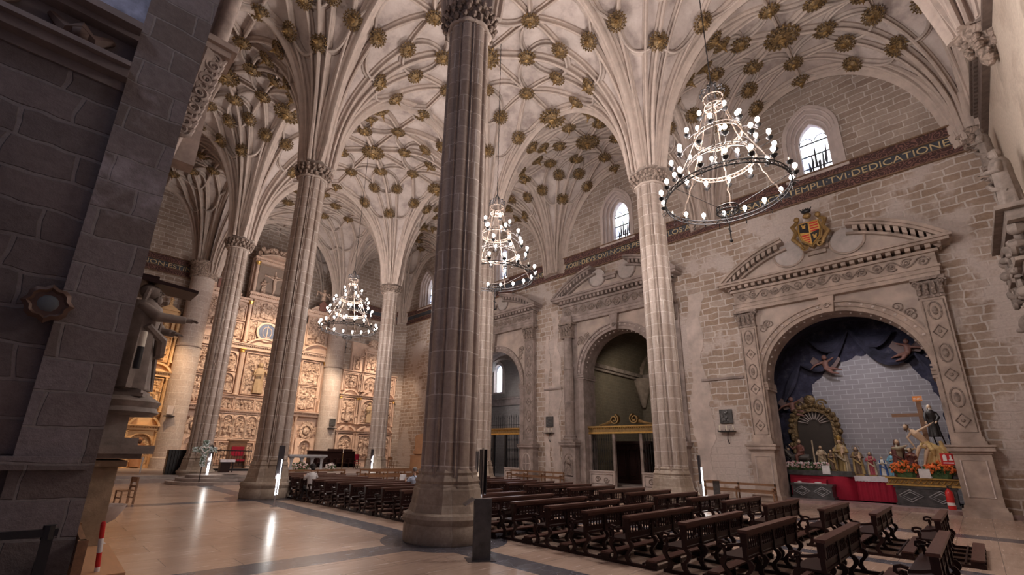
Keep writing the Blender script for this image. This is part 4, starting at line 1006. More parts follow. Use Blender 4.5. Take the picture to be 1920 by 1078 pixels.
# ================================================================== PEWS
def scurve_leg(m, x, y0, z0, z1, w=.055, t=.075, amp=.045, flip=1):
    """S-shaped leg in the y-z plane at x"""
    pts = []; n = 12
    for i in range(n+1):
        f = i/n; z = z0+(z1-z0)*f
        pts.append((y0+flip*amp*sin(2*pi*f)*1.1, z, t*(.75+.45*abs(cos(pi*f))+(.25 if i in (6,) else 0))))
    poly = [(y-tt/2, z) for y, z, tt in pts]+[(y+tt/2, z) for y, z, tt in reversed(pts)]
    vs = [(x-w/2, y, z) for y, z in poly]+[(x+w/2, y, z) for y, z in poly]; k = len(poly); h = n+1
    fs = []
    for i in range(n): a, b, c, d = i, i+1, k-2-i, k-1-i; fs += [(a, b, c, d), (k+d, k+c, k+b, k+a)]
    fs += [(i, (i+1) % k, k+(i+1) % k, k+i) for i in range(k)]
    m.add(vs, fs)
def armrest(m, x, yb, yf, z, sx=1):
    """curved armrest with scrolled front end"""
    pts = [(x, yb, z+.03), (x, yb+.12, z+.0), (x, yb+.26, z-.02), (x, yf-.10, z+.015), (x, yf-.02, z+.035), (x, yf+.04, z+.015), (x, yf+.05, z-.035), (x, yf+.01, z-.06), (x, yf-.03, z-.035)]
    w = [.028, .028, .028, .03, .032, .032, .03, .026, .02]
    prof = [(-.038, -.022), (.038, -.022), (.038, .022), (-.038, .022)]
    nr = []
    P = [V(p) for p in pts]
    for i in range(len(P)):
        t = (P[min(i+1, len(P)-1)]-P[max(i-1, 0)]).normalized(); nr.append(V((1, 0, 0)).cross(t))
    m.sweep(prof, P, nr)
def make_pew(Lh=1.52, bays=4, flat=False, nspin=6):
    """faces +y; origin on the floor under the backrest; half length Lh"""
    t = empty('pew', (0, 0, -50), 0, 'x', 'pew', 'dark carved pews in the nave')
    m = MB(); m.box(-Lh, Lh, -.07, .075, .83, .875); m.box(-Lh+.02, Lh-.02, -.04, .045, .77, .83); m.build('top_rail', MT['railw'], t)
    m = MB(); m.box(-Lh+.02, Lh-.02, -.005, .40, .42, .455); m.build('seat', MT['brown'], t)
    m = MB(); m.box(-Lh+.06, Lh-.06, .33, .36, .34, .42); m.box(-Lh+.06, Lh-.06, 0, .03, .47, .54); m.build('seat_apron', MT['brown'], t)
    xs = [-Lh+.045+(2*Lh-.09)*k/bays for k in range(bays+1)]
    for k, x in enumerate(xs):
        m = MB(); m.box(x-.035, x+.035, -.03, .035, .42, .80)
        if k in (0, bays): m.box(x-.04, x+.04, -.05, .05, .62, .83)
        else: m.prism([(x-.035, .68), (x+.035, .68), (x+.07, .79), (x-.07, .79)], -.03, .035)
        m.build('back_post', MT['brown'], t)
        m = MB(); scurve_leg(m, x, -.02, .05, .43, amp=.05); m.build('leg', MT['brown'], t)
        if k in (0, bays) or k % 2 == 0:
            m = MB(); scurve_leg(m, x, .33, .05, .43, amp=.045, flip=-1); m.build('leg', MT['brown'], t)
        m = MB(); m.box(x-.035, x+.035, -.55, .42, 0, .055); m.prism([(x-.035, .05), (x+.035, .05), (x+.035, .13), (x-.035, .13)], -.56, -.36); m.prism([(x-.04, .0), (x+.04, .0), (x+.04, .08), (x-.04, .08)], -.58, -.44)
        m.build('foot_runner', MT['brown'], t)
    m = MB(); m.box(-Lh, Lh, -.58, -.38, .13, .16); m.build('kneeler', MT['railw'], t)
    m = MB(); m.box(-Lh+.05, Lh-.05, -.30, -.27, .055, .085); m.build('stretcher', MT['brown'], t)
    for k in range(bays):
        a, b = xs[k]+.045, xs[k+1]-.045
        m = MB(); m.box(a, b, -.012, .018, .54, .57); m.prism([(a, .77), (a, .71)]+[(a+(b-a)*i/8, .71+.035*sin(pi*i/8)) for i in range(1, 8)]+[(b, .71), (b, .77)], -.012, .018); m.build('arcade_rail', MT['brown'], t)
        for j in range(nspin):
            x = a+(b-a)*(j+.5)/nspin
            m = MB()
            if flat and 0 < k < bays-1 and j in (1, nspin-2): m.prism([(x-.03, .55), (x+.03, .55), (x+.04, .63), (x+.02, .66), (x+.04, .73), (x-.04, .73), (x-.02, .66), (x-.04, .63)], -.008, .012)
            else: m.lathe([(.014, .55), (.020, .58), (.011, .61), (.022, .65), (.011, .69), (.019, .72), (.013, .75)], 6, (x, .003, 0))
            m.build('spindle', MT['brown'], t, smooth=True)
    for sx in (-1, 1):
        m = MB(); armrest(m, sx*(Lh-.045), .03, .38, .63); m.build('armrest', MT['brown'], t)
        m = MB(); m.lathe([(.03, .45), (.022, .48), (.036, .53), (.024, .58), (.03, .61)], 8, (sx*(Lh-.045), .33, 0)); m.build('armrest_support', MT['brown'], t, smooth=True)
    return t
pewA = make_pew(1.52, 4, False, 6); TA = tree(pewA)
pewB = make_pew(1.52, 3, True, 8); TB = tree(pewB)
rowsL = [.62, 1.86, 2.92, 3.96, 5.05, 6.06, 7.08, 8.15, 9.2, 10.3, 11.35, 12.4, 13.45, 14.45, 15.45, 16.45, 17.45, 18.45, 19.5, 20.55, 21.6, 22.65, 23.7]
rowsR = [.82, 1.9, 2.87, 4.08, 5.12, 6.1, 7.11, 8.1, 9.15, 10.42, 11.55, 12.5, 13.5, 14.5, 15.5, 16.6, 17.6, 18.6, 19.6]
for side, rows, x0 in (('column-side', rowsL, 10.14), ('wall-side', rowsR, 15.45)):
    for k, y in enumerate(rows):
        spin = 'turned spindles' if (k % 3 != 1) else 'flat pierced splats'
        x = x0+random.uniform(-.05, .05) - (.0 if y < 9 else (.12 if y < 12 else .45) if side == 'column-side' else -.0)
        if side == 'column-side' and y > 12: x = 9.75+random.uniform(-.05, .05)-.012*(y-12)
        clone_at(TA if k % 3 != 1 else TB, (x, y, 0), random.uniform(-.012, .012), 'dark %s pew with %s, %s row counted from the nearest' % (side, spin, ORD[k]))
for t in (pewA, pewB):
    for k in kids(t): bpy.data.objects.remove(k)
    bpy.data.objects.remove(t)
# plain brown benches along the wall, and light front benches
def plain_bench(x, y, rz, n, Lh, label, matl='oak'):
    t = empty('bench', (x, y, 0), rz, label, 'bench')
    m = MB(); m.box(-Lh, Lh, 0, .42, .42, .455); m.build('seat', MT[matl], t)
    m = MB(); m.box(-Lh, Lh, -.03, .02, .75, .86); m.build('back_rail', MT[matl], t)
    m = MB(); m.box(-Lh, Lh, -.03, .0, .46, .56); m.build('lower_rail', MT[matl], t)
    for k in range(n+1):
        xx = -Lh+.04+(2*Lh-.08)*k/n
        m = MB(); m.box(xx-.03, xx+.03, -.05, .02, 0, .86); m.box(xx-.03, xx+.03, .36, .42, 0, .43); m.box(xx-.03, xx+.03, -.05, .42, .05, .10)
        armrest(m, xx, 0, .40, .62); m.box(xx-.02, xx+.02, .34, .38, .43, .62); m.build('end_frame', MT[matl], t)
    return t
plain_bench(26.0, 8.75, pi/2, 2, 1.7, 'mid-brown open-backed bench along the wall beside the widest portal')
plain_bench(26.2, 22.4, pi/2, 3, 2.5, 'long mid-brown bench with scrolled arms against the wall before the middle portal')
plain_bench(11.6, 27.6, 0, 3, 2.6, 'long light-brown front bench nearest the chancel steps, column side', 'oak')
plain_bench(17.6, 26.2, 0, 4, 2.6, 'long low bench before the chancel, behind the seated man', 'oak')
plain_bench(17.6, 28.0, 0, 3, 2.2, 'small front bench at the foot of the far slender column', 'oak')

# ================================================================== CHANDELIERS
def lace_ring(m, r, z, h, n, matw=.012):
    for zz in (z, z+h): m.tube([(cos(a)*r, sin(a)*r, zz) for a in [2*pi*i/40 for i in range(40)]], matw*1.6, 5, closed=True)
    for k in range(n):
        a = 2*pi*k/n; b = 2*pi*(k+1)/n; c = (a+b)/2
        m.tube([(cos(a)*r, sin(a)*r, z), (cos(c)*r, sin(c)*r, z+h), (cos(b)*r, sin(b)*r, z)], matw*.8, 4)
        m.tube([(cos(c+q*.35*(b-a)*cos(w))*r, sin(c+q*.35*(b-a)*cos(w))*r, z+h*.5+h*.3*sin(w)) for q in (1,) for w in [2*pi*i/8 for i in range(8)]], matw*.7, 4, closed=True)
def chandelier(x, y, label, rz=0, r=1.75, chain_top=23.85):
    z0 = 9.75; t = empty('chandelier', (x, y, z0), rz, label, 'chandelier', 'wrought-iron crown chandeliers')
    tiers = [(r, .0, .13, 18, 'iron', 20), (r*.56, 1.15, .13, 12, 'ironl', 10), (r*.40, 2.15, .13, 10, 'ironl', 8)]
    outs = [(r+.10, .22), (r*.84, 1.25), (r*.66, 2.0), (r*.36, 2.75)]; counts = [18, 13, 9, 5]
    for (rr, z, h, n, mt, _) in tiers:
        m = MB(); lace_ring(m, rr, z, h, n*2); m.build('ring', MT[mt], t, smooth=True)
    m = MB(); lace_ring(m, .30, 3.35, .34, 12)
    for k in range(4): a = pi*k/4; m.tube([(cos(a)*.3, sin(a)*.3, 3.35), (-cos(a)*.3, -sin(a)*.3, 3.35)], .012, 4)
    m.build('crown', MT['ironl'], t, smooth=True)
    m = MB()
    for k in range(10):
        a = 2*pi*k/10; m.tube([(cos(a)*.3, sin(a)*.3, 3.7), (cos(a)*.38, sin(a)*.38, 3.85), (cos(a)*.30, sin(a)*.30, 4.0), (cos(a)*.2, sin(a)*.2, 4.0)], .018, 4)
        m.sph((cos(a)*.36, sin(a)*.36, 3.95), .04, 5, 4)
    for k in range(6): a = 2*pi*k/6; m.tube([(cos(a)*.3, sin(a)*.3, 3.7), (cos(a)*.12, sin(a)*.12, 4.15), (0, 0, 4.4)], .016, 4)
    m.build('finial', MT['iron'], t, smooth=True)
    # twisted bars joining the tiers
    for k in range(6):
        a = 2*pi*k/6+.2; m = MB(); pts = []
        for i in range(25):
            f = i/24; q = r+(r*.40-r)*min(1, f/.62)**.8 if f < .62 else r*.40+(.3-r*.40)*((f-.62)/.38)**.8; z = .1+3.3*f
            w = .02*sin(i*2.4); pts.append((cos(a+w)*q, sin(a+w)*q, z+.01*cos(i*2.4)))
        m.tube(pts, .022, 5); m.build('stay', MT['ironl'], t, smooth=True)
    for ti, ((q, z), n) in enumerate(zip(outs, counts)):
        base_r = (r, r*.56, r*.40, .30)[ti]; bz = (.06, 1.2, 2.2, 3.0)[ti]
        for k in range(n):
            a = 2*pi*(k+.37*ti)/n
            unlit = (ti == 0 and k in (13, 4)) or (ti == 1 and k == 6)
            h = empty('candle_lamp', (cos(a)*q, sin(a)*q, z), a); h.parent = t
            m = MB(); m.tube([(base_r-q, 0, bz-z), ((base_r-q)*.5, 0, bz-z-.12), (-.02, 0, -.14), (0, 0, -.04)], .013, 4)
            m.lathe([(.01, -.10), (.05, -.075), (.085, -.03), (.095, -.005), (.05, 0)], 10); m.build('drip_cup', MT['iron'], h, smooth=True)
            m = MB(); m.lathe([(.026, -.01), (.024, .13)], 8); m.build('candle', MT['wax'], h)
            if not unlit: m = MB(); m.sph((0, 0, .19), (.066, .066, .085), 8, 6); m.build('bulb', MT['bulb'], h, smooth=True)
    for k in range(14): m = MB(); a = 2*pi*k/14; m.tube([(cos(a)*(r+.02), sin(a)*(r+.02), 0), (cos(a)*(r+.14), sin(a)*(r+.14), -.06), (cos(a)*(r+.12), sin(a)*(r+.12), -.16), (cos(a)*(r+.03), sin(a)*(r+.03), -.12)], .014, 4); m.build('scroll', MT['iron'], t)
    m = MB()
    for k in range(3): a = 2*pi*k/3+.5; m.tube([(cos(a)*r, sin(a)*r, 0), (cos(a)*.3, sin(a)*.3, -.42)], .012, 4); m.tube([(cos(a)*.3, sin(a)*.3, -.42), (0, 0, -.95)], .012, 4)
    lace_ring(m, .30, -.52, .14, 10); m.tube([(0, 0, -.95), (0, 0, -1.45)], .02, 5); m.box(-.12, .12, -.012, .012, -1.15, -1.11)
    m.sph((0, 0, -1.48), .05, 6, 5); m.build('pendant', MT['iron'], t, smooth=True)
    m = MB(); n = 60; m.tube([(0.012*(1 if i % 2 else -1), 0, 4.35+(chain_top-z0-4.35)*i/n) for i in range(n+1)], .018, 5); m.build('chain', MT['iron'], t)
    return t
chandelier(13.64, 3.97, 'nearest and largest-looking lit chandelier, right of the brightly lit column')
chandelier(13.64, 14.1, 'lit chandelier half hidden behind the massive foreground column', .3)
chandelier(13.64, 28.3, 'farthest lit chandelier, hanging before the main altarpiece', .6)

# ================================================================== LIGHT POSTS, LECTERNS
def light_post(x, y, label, rz, h=2.1):
    t = empty('light_post', (x, y, 0), rz, label, 'light post', 'slim floor posts with light tubes')
    m = MB(); m.box(-.12, .12, -.12, .12, 0, .012); m.box(-.02, .02, -.02, .02, 0, h+.03); m.build('stand', MT['steell'], t)
    m = MB(); m.box(-.10, .10, -.035, -.02, .95, h); m.box(-.10, -.085, -.035, .06, .95, h); m.box(.085, .10, -.035, .06, .95, h); m.build('shade_panel', MT['steel'], t)
    m = MB(); m.lathe([(.013, .42), (.013, 1.62)], 8, (.045, -.06, 0)); m.lathe([(.017, .40), (.017, 1.12)], 8, (-.03, -.06, 0)); m.build('light_tube', MT['tube'], t, smooth=True)
    lamp('POINT', (x+.15*sin(rz), y-.15*cos(rz), 1.0+(.32 if y > 30 else 0)), 9, (1, .93, .82), .06)
    return t
light_post(6.62, 17.9, 'slim steel light post at the foot of the tall column left of centre', -.2)
light_post(7.55, 31.2, 'slim steel light post on the chancel steps by the flowered cross', -.2)
light_post(8.75, 9.35, 'dark steel light post standing right behind the tall black panel', pi)
light_post(18.6, 20.4, 'slim light post seen just right of the massive column, farther back', 2.6)
light_post(20.6, 8.4, 'bright light post at the right foot of the brightly lit column', .2)
light_post(18.9, 32.7, 'far light post at the foot of the slender column by the choir stalls', .2)
t = empty('information_lectern', (6.72, 7.15, 0), -.55, 'tall black information panel with a slanted tray, before the massive column', 'lectern')
m = MB(); m.box(-.175, .175, -.05, .05, .01, 1.12); m.build('panel', MT['stonebox'], t)
m = MB(); m.box(-.30, .25, -.20, .20, 0, .012); m.build('foot_plate', MT['steel'], t)
m = MB(); m.add([(-.36, -.05, .98), (-.17, -.05, 1.10), (-.17, .30, 1.10), (-.36, .30, .98), (-.36, -.05, 1.0), (-.17, -.05, 1.12), (-.17, .30, 1.12), (-.36, .30, 1.0)], [(3, 2, 1, 0), (4, 5, 6, 7), (0, 1, 5, 4), (1, 2, 6, 5), (2, 3, 7, 6), (3, 0, 4, 7)]); m.build('tray', MT['steell'], t)
t = empty('information_lectern', (24.3, 9.2, 0), -.8, 'small dark information lectern beside the wall bench near the widest portal', 'lectern')
m = MB(); m.box(-.14, .14, -.05, .05, .01, .95); m.build('panel', MT['stonebox'], t)
m = MB(); m.box(-.4, .14, -.2, .2, .95, .975); m.build('tray', MT['oak'], t)

# ================================================================== FIGURE HELPER
def robed(name, loc, rz, h, label, cat, robe, cloak, flesh, hair, pose='stand', group=None, halo=False, child=False, arms=None, lean=0, crown=False, base=True, basemat='golda', vox=None, split_sash=None):
    """standing draped statue, faces -y; pieces: base, robe, cloak, head, hair, hands"""
    t = empty(name, loc, rz, label, cat, group); s = h/1.8; rnd = random.Random(int(h*997+loc[0]*31+loc[1]*17))
    zb = .1*s if base else 0
    if base: m = MB(); m.box(-.26*s, .26*s, -.22*s, .22*s, 0, .05*s); m.box(-.23*s, .23*s, -.19*s, .19*s, .05*s, .1*s); m.build('base', MT[basemat], t)
    T = lambda x, y, z: (x*s+lean*z*.25, y*s, zb+z*s)
    ph = rnd.uniform(0, 6); sw = rnd.choice((-1, 1))
    def body(a, zz):
        f = max(0, min(1, 1-(zz-zb)/(1.35*s))); return 1+f*(.10*sin(7*a+ph+zz*2/s)+.05*sin(13*a+ph*2+zz*5/s))
    m = MB()
    n = 40; prof = [(.27, 0), (.26, .15), (.235, .45), (.205, .75), (.185, .92), (.20, 1.08), (.215, 1.25), (.185, 1.36), (.10, 1.43), (.07, 1.48)]
    st = len(m.v); m.lathe([(r_*s, zb+z*s) for r_, z in prof], n, (0, 0, 0), 1, .78, mod=body)
    for i in range(st, len(m.v)): p = m.v[i]; zz = (p.z-zb)/s; m.v[i] = V((p.x+lean*zz*.25+.03*s*sw*sin(zz*2.2), p.y+.02*s*sin(zz*3), p.z))
    A = arms or [((-.20, 0, 1.30), (-.30, -.05, 1.05), (-.12, -.24, 1.08)), ((.20, 0, 1.30), (.30, -.05, 1.05), (.10, -.26, 1.12))]
    for a in A: m.tube([T(*p) for p in a], [.078*s, .085*s, .06*s], 8)
    ro = m.build('robe', MT[robe], t); remesh(ro, vox or .016*s+.004, 1)
    m = MB()
    for a in A:
        e = V(T(*a[2])); d = (e-V(T(*a[1]))).normalized(); m.tube([e-d*.02*s, e+d*.07*s], [.035*s, .038*s], 6)
        side = d.cross(V((0, 0, 1))); side = side.normalized() if side.length > .01 else V((1, 0, 0))
        for k in range(4): m.tube([e+d*.06*s+side*(k-1.5)*.018*s, e+d*.105*s+side*(k-1.5)*.021*s, e+d*.135*s+side*(k-1.5)*.018*s-V((0, 0, .02*s))], .010*s, 5)
        m.tube([e+d*.03*s, e+d*.06*s+side*.045*s, e+d*.10*s+side*.05*s], .011*s, 5)
    m.build('hands', MT[flesh], t, smooth=True)
    if cloak:
        m = MB(); c = []
        aa = [pi*.5-pi*.78+pi*1.56*i/22 for i in range(23)]
        ring = [(.31, .02), (.30, .3), (.28, .65), (.255, .95), (.26, 1.15), (.25, 1.3), (.20, 1.41)]
        for q, dr in ((0, 0), (1, -.025)):
            for r_, z in ring:
                for i, a in enumerate(aa):
                    f = max(0, 1-z/1.4); k = 1+f*.10*sin(9*a+ph)+.02*sin(17*a); c.append(T(cos(a)*(r_+dr)*k, sin(a)*(r_+dr)*.82*k, z))
        NA = len(aa); R_ = len(ring); fs = []
        for q in (0, 1):
            for j in range(R_-1):
                for i in range(NA-1): b = q*NA*R_+j*NA+i; fs.append((b, b+1, b+NA+1, b+NA))
        for j in range(R_-1):
            for i in (0, NA-1): b = j*NA+i; fs.append((b, b+NA, b+NA+NA*R_, b+NA*R_))
        for i in range(NA-1):
            for j in (0, R_-1): b = j*NA+i; fs.append((b, b+1, b+1+NA*R_, b+NA*R_))
        m.add(c, fs)
        m.tube([T(-.24, -.10, 1.0), T(-.05, -.24, .82), T(.18, -.20, .62), T(.27, .0, .5)], [.05*s, .06*s, .06*s, .04*s], 7)
        m.build('cloak', MT[cloak], t, smooth=True)
    hd = V(T(0, -.02, 1.60)); m = MB()
    m.sph(hd, (.088*s, .105*s, .125*s), 14, 10); m.tube([T(0, 0, 1.42), T(0, -.01, 1.55)], .055*s, 8)
    m.tube([hd+V((0, -.10*s, .03*s)), hd+V((0, -.128*s, -.012*s))], [.010*s, .018*s], 6)
    m.tube([hd+V((-.025*s, -.098*s, -.05*s)), hd+V((.025*s, -.098*s, -.05*s))], .010*s, 5)
    for q in (-1, 1): m.sph(hd+V((q*.035*s, -.092*s, .02*s)), (.016*s, .012*s, .010*s), 6, 4); m.sph(hd+V((q*.088*s, 0, -.005*s)), (.012*s, .02*s, .03*s), 6, 4)
    m.build('head', MT[flesh], t, smooth=True)
    if hair:
        m = MB(); m.sph(hd+V((0, .035*s, .02*s)), (.105*s, .105*s, .125*s), 12, 8)
        for q in (-1, 1): m.tube([hd+V((q*.085*s, .02*s, .04*s)), hd+V((q*.10*s, .03*s, -.08*s)), hd+V((q*.09*s, .05*s, -.20*s))], [.03*s, .035*s, .02*s], 6)
        if pose == 'beard': m.sph(hd+V((0, -.085*s, -.115*s)), (.055*s, .04*s, .075*s), 8, 6)
        m.build('hair', MT[hair], t, smooth=True)
    if halo:
        m = MB(); m.tube([hd+V((cos(a)*.19*s, .09*s, sin(a)*.19*s+.03*s)) for a in [2*pi*i/24 for i in range(24)]], .012*s, 5, closed=True)
        for k in range(14): a = 2*pi*k/14; m.tube([hd+V((cos(a)*.20*s, .09*s, sin(a)*.20*s+.03*s)), hd+V((cos(a)*.245*s, .09*s, sin(a)*.245*s+.03*s))], .008*s, 4)
        m.build('halo', MT['golda'], t)
    if crown:
        m = MB(); m.lathe([(.095*s, .07*s), (.10*s, .10*s), (.13*s, .22*s), (.09*s, .26*s), (.02*s, .31*s)], 12, tuple(hd), mod=lambda a, z: 1+.08*sin(6*a)); m.build('crown', MT['gold'], t)
    if child:
        m = MB(); m.sph(T(.17, -.25, 1.28), (.065*s, .06*s, .07*s), 8, 6); m.lathe([(.09*s, -.24*s), (.085*s, -.1*s), (.06*s, 0)], 8, T(.16, -.24, 1.24)); m.tube([T(.14, -.26, 1.02), T(.16, -.38, .92), T(.18, -.36, .8)], .03*s, 6); m.build('child_in_arms', MT[flesh], t, smooth=True)
    return t
# ================================================================== ALTARPIECES
def rcol(t, x, y, z0, z1, r, mt, cm='gold', sq=False, label=None):
    m = MB(); H = z1-z0
    if sq: m.box(x-r, x+r, y-r*.7, y+.2, z0, z1-r*2.2); m.tube([(x-r*.55, y-r*.75, z0+r), (x+r*.55, y-r*.75, z0+r), (x+r*.55, y-r*.75, z1-r*3), (x-r*.55, y-r*.75, z1-r*3)], r*.08, 4, closed=True)
    else: m.lathe([(r*1.3, z0), (r*1.3, z0+r*.4), (r*1.05, z0+r*.7), (r, z0+r), (r*.85, z1-r*2.4), (r, z1-r*2.2)], 14, (x, y, 0))
    c = m.build('column', MT[mt], t, smooth=True)
    m = MB(); m.lathe([(r*.85, z1-r*2.3), (r*1.15, z1-r*1.6), (r*1.0, z1-r*1.2), (r*1.4, z1-r*.3)], 10, (x, y, 0), mod=lambda a, z: 1+.12*sin(5*a)); m.box(x-r*1.4, x+r*1.4, y-r*1.4, y+r*1.4, z1-r*.35, z1); m.build('capital', MT[cm], c)
def panel(t, x0, x1, z0, z1, y, mt, cm, seed, figs=4, arch=False, big=None, rows=1, fr=.07, bigm=None):
    rnd = random.Random(seed)
    m = MB()
    if arch:
        r = (x1-x0)/2-fr; zs = z1-r-fr; cx = (x0+x1)/2
        m.holed([(x0, z0), (x1, z0), (x1, z1), (x0, z1)], [archhole(cx, r, z0+fr, zs, 12)], y-.12, y)
        m.tube([(cx+cos(a)*r, y-.13, zs+sin(a)*r) for a in [pi*i/12 for i in range(13)]], .04, 5)
    else:
        m.holed([(x0, z0), (x1, z0), (x1, z1), (x0, z1)], [[(x0+fr, z0+fr), (x1-fr, z0+fr), (x1-fr, z1-fr), (x0+fr, z1-fr)]], y-.12, y)
        m.tube([(x0+fr, y-.13, z0+fr), (x1-fr, y-.13, z0+fr), (x1-fr, y-.13, z1-fr), (x0+fr, y-.13, z1-fr)], .03, 4, closed=True)
    f = m.build('relief_frame', MT[mt], t)
    m = MB(); m.box(x0, x1, y, y+.15, z0, z1); 
    H = (z1-z0-2*fr)/rows
    for rw in range(rows):
        zz = z0+fr+.02+H*rw
        for k in range(figs):
            if big and rw == 0 and abs((k+.5)/figs-.5) < .15: continue
            hh = H*(rnd.uniform(.55, .78) if not big else rnd.uniform(.35, .55)); hh = min(hh, (x1-x0)*.9)
            relief_fig(m, x0+(x1-x0)*(.1+.8*(k+.5)/figs)+rnd.uniform(-.05, .05), zz+rnd.uniform(0, max(.01, H*.9-hh)), y-.03-.06*(k % 2), hh, rnd)
    for k in range(int(5*figs)): m.sph((rnd.uniform(x0+fr*2, x1-fr*2), y-.02, rnd.uniform(z0+(z1-z0)*.55, z1-fr*2)), (rnd.uniform(.03, .08), .07, rnd.uniform(.03, .08)), 5, 4)
    m.build('relief', MT[cm], f, smooth=True)
    if big:
        m = MB(); cx = (x0+x1)/2; relief_fig(m, cx, z0+fr+.1, y-.16, big, rnd)
        m.build('central_figure', MT[bigm or cm], f, smooth=True)
    return f
def cornice(t, x0, x1, z0, z1, y, mt, d=.35, dent=True, name='cornice'):
    m = MB(); h = z1-z0
    m.box(x0, x1, y-d*.4, y+.1, z0, z0+h*.5); m.box(x0-.06, x1+.06, y-d*.8, y+.1, z0+h*.65, z0+h*.85); m.box(x0-.1, x1+.1, y-d, y+.1, z0+h*.85, z1)
    if dent:
        n = max(3, int((x1-x0)/.16))
        for k in range(n): m.box(x0+(x1-x0)*(k+.2)/n, x0+(x1-x0)*(k+.7)/n, y-d*.65, y, z0+h*.5, z0+h*.66)
    return m.build(name, MT[mt], t)
def segped(t, x0, x1, z, h, y, mt, broken=0, d=.3):
    cx, w = (x0+x1)/2, (x1-x0)/2; Rr = (w*w+h*h)/(2*h); am = math.asin(min(1, w/Rr)); cz = z+h-Rr
    for sx in (-1, 1):
        an = [am-(am-broken*am)*k/10 for k in range(11)]
        m = MB(); m.prism([(cx+sx*sin(a)*Rr, cz+cos(a)*Rr) for a in an]+[(cx+sx*sin(a)*(Rr-.14), cz+cos(a)*(Rr-.14)) for a in reversed(an)], y-d, y+.05); m.build('pediment', MT[mt], t)
    m = MB(); m.prism([(cx+sin(a)*(Rr-.12), max(z, cz+cos(a)*(Rr-.12))) for a in [am-2*am*k/14 for k in range(15)]], y-.06, y+.1); m.build('tympanum', MT[mt], t)

col('gilded_robe', (.50, .36, .23), .6)
# ---- main altarpiece (local origin x=13.6, y=45; face at -y)
t = empty('main_altarpiece', (13.6, 45.0, .48), 0, 'towering alabaster high altarpiece with crucifixion at its top, behind the chancel', 'altarpiece')
m = MB(); m.box(-3.4, 3.4, .15, .9, 0, 14.6); m.box(-2.0, 2.0, .15, .9, 14.6, 19.2); m.build('back_structure', MT['ala'], t)
m = MB(); m.box(-3.5, 3.5, -.15, .2, 0, 2.2); m.box(-3.6, 3.6, -.25, .2, 2.1, 2.25); m.build('socle', MT['ala'], t)
for k in range(7):
    x = -3.4+.97*k; panel(t, x+.03, x+.95, .25, 2.0, -.16, 'ala', 'alac', 500+k, 3)
    panel(t, x+.03, x+.95, 2.3, 4.3, -.1, 'ala', 'alac', 100+k, 4, arch=True)
    m = MB(); m.box(x-.06, x+.06, -.22, .1, 2.25, 4.35); m.sph((x, -.25, 4.0), (.1, .1, .16), 6, 5); m.build('pilaster', MT['ala'], t)
cornice(t, -3.5, 3.5, 4.35, 4.6, -.1, 'ala', .35)
for k in range(4): panel(t, -3.4+1.7*k, -3.4+1.7*k+1.66, 4.65, 5.75, -.08, 'ala', 'alac', 200+k, 4)
cornice(t, -3.5, 3.5, 5.75, 5.95, -.08, 'ala', .3, False)
# tier 1
panel(t, -1.35, 1.35, 6.1, 9.9, -.05, 'ala', 'alac', 11, 7, big=2.8, rows=2, bigm='gilded_robe')
for sx in (-1, 1):
    rcol(t, sx*1.78, -.35, 5.95, 10.1, .17, 'ala'); rcol(t, sx*3.30, -.30, 5.95, 10.1, .15, 'ala')
    for j, (za, zb) in enumerate(((6.1, 7.9), (8.0, 9.8))): panel(t, sx*2.55-.58, sx*2.55+.58, za, zb, -.02, 'ala', 'alac', 20+j+sx*5, 1, arch=True, big=1.35)
cornice(t, -3.5, 3.5, 10.1, 10.6, -.12, 'ala', .5); segped(t, -1.6, 1.6, 10.6, .75, -.12, 'ala', .0, .45)
# oculus
m = MB(); m.lathe([(.78, 0), (.95, 0), (.95, .12), (.78, .12)], 28, cap=False); m.v = [V((p.x, -.3-p.z, 11.95+p.y)) for p in m.v]; m.build('oculus_ring', MT['ala'], t)
m = MB(); m.lathe([(.78, 0), (.78, .05)], 28); m.v = [V((p.x, -.28-p.z, 11.95+p.y)) for p in m.v]; m.build('oculus_glass', col('blue_grey_glass', (.16, .19, .28), .15), t)
m = MB(); m.box(-.03, .03, -.37, -.33, 11.3, 12.6); m.tube([(cos(a)*.4, -.35, 11.95+sin(a)*.5) for a in [2*pi*i/14 for i in range(14)]], .03, 5, closed=True); m.build('oculus_tracery', MT['ala'], t)
# tier 2
for sx in (-1, 1):
    rcol(t, sx*1.78, -.35, 10.7, 14.6, .15, 'ala'); rcol(t, sx*3.30, -.30, 10.7, 14.4, .14, 'ala')
    for j, (za, zb) in enumerate(((11.0, 12.5), (12.65, 14.2))): panel(t, sx*2.55-.58, sx*2.55+.58, za, zb, -.02, 'ala', 'alac', 40+j+sx*5, 1, arch=False, big=1.15)
    panel(t, sx*1.2-.38, sx*1.2+.38, 10.9, 12.9, -.05, 'ala', 'alac', 50+sx, 2)
panel(t, -1.5, 1.5, 13.0, 14.9, -.05, 'ala', 'alac', 60, 6)
cornice(t, -3.5, -1.9, 14.45, 14.8, -.1, 'ala', .4); cornice(t, 1.9, 3.5, 14.45, 14.8, -.1, 'ala', .4); cornice(t, -2.0, 2.0, 14.95, 15.5, -.14, 'ala', .5)
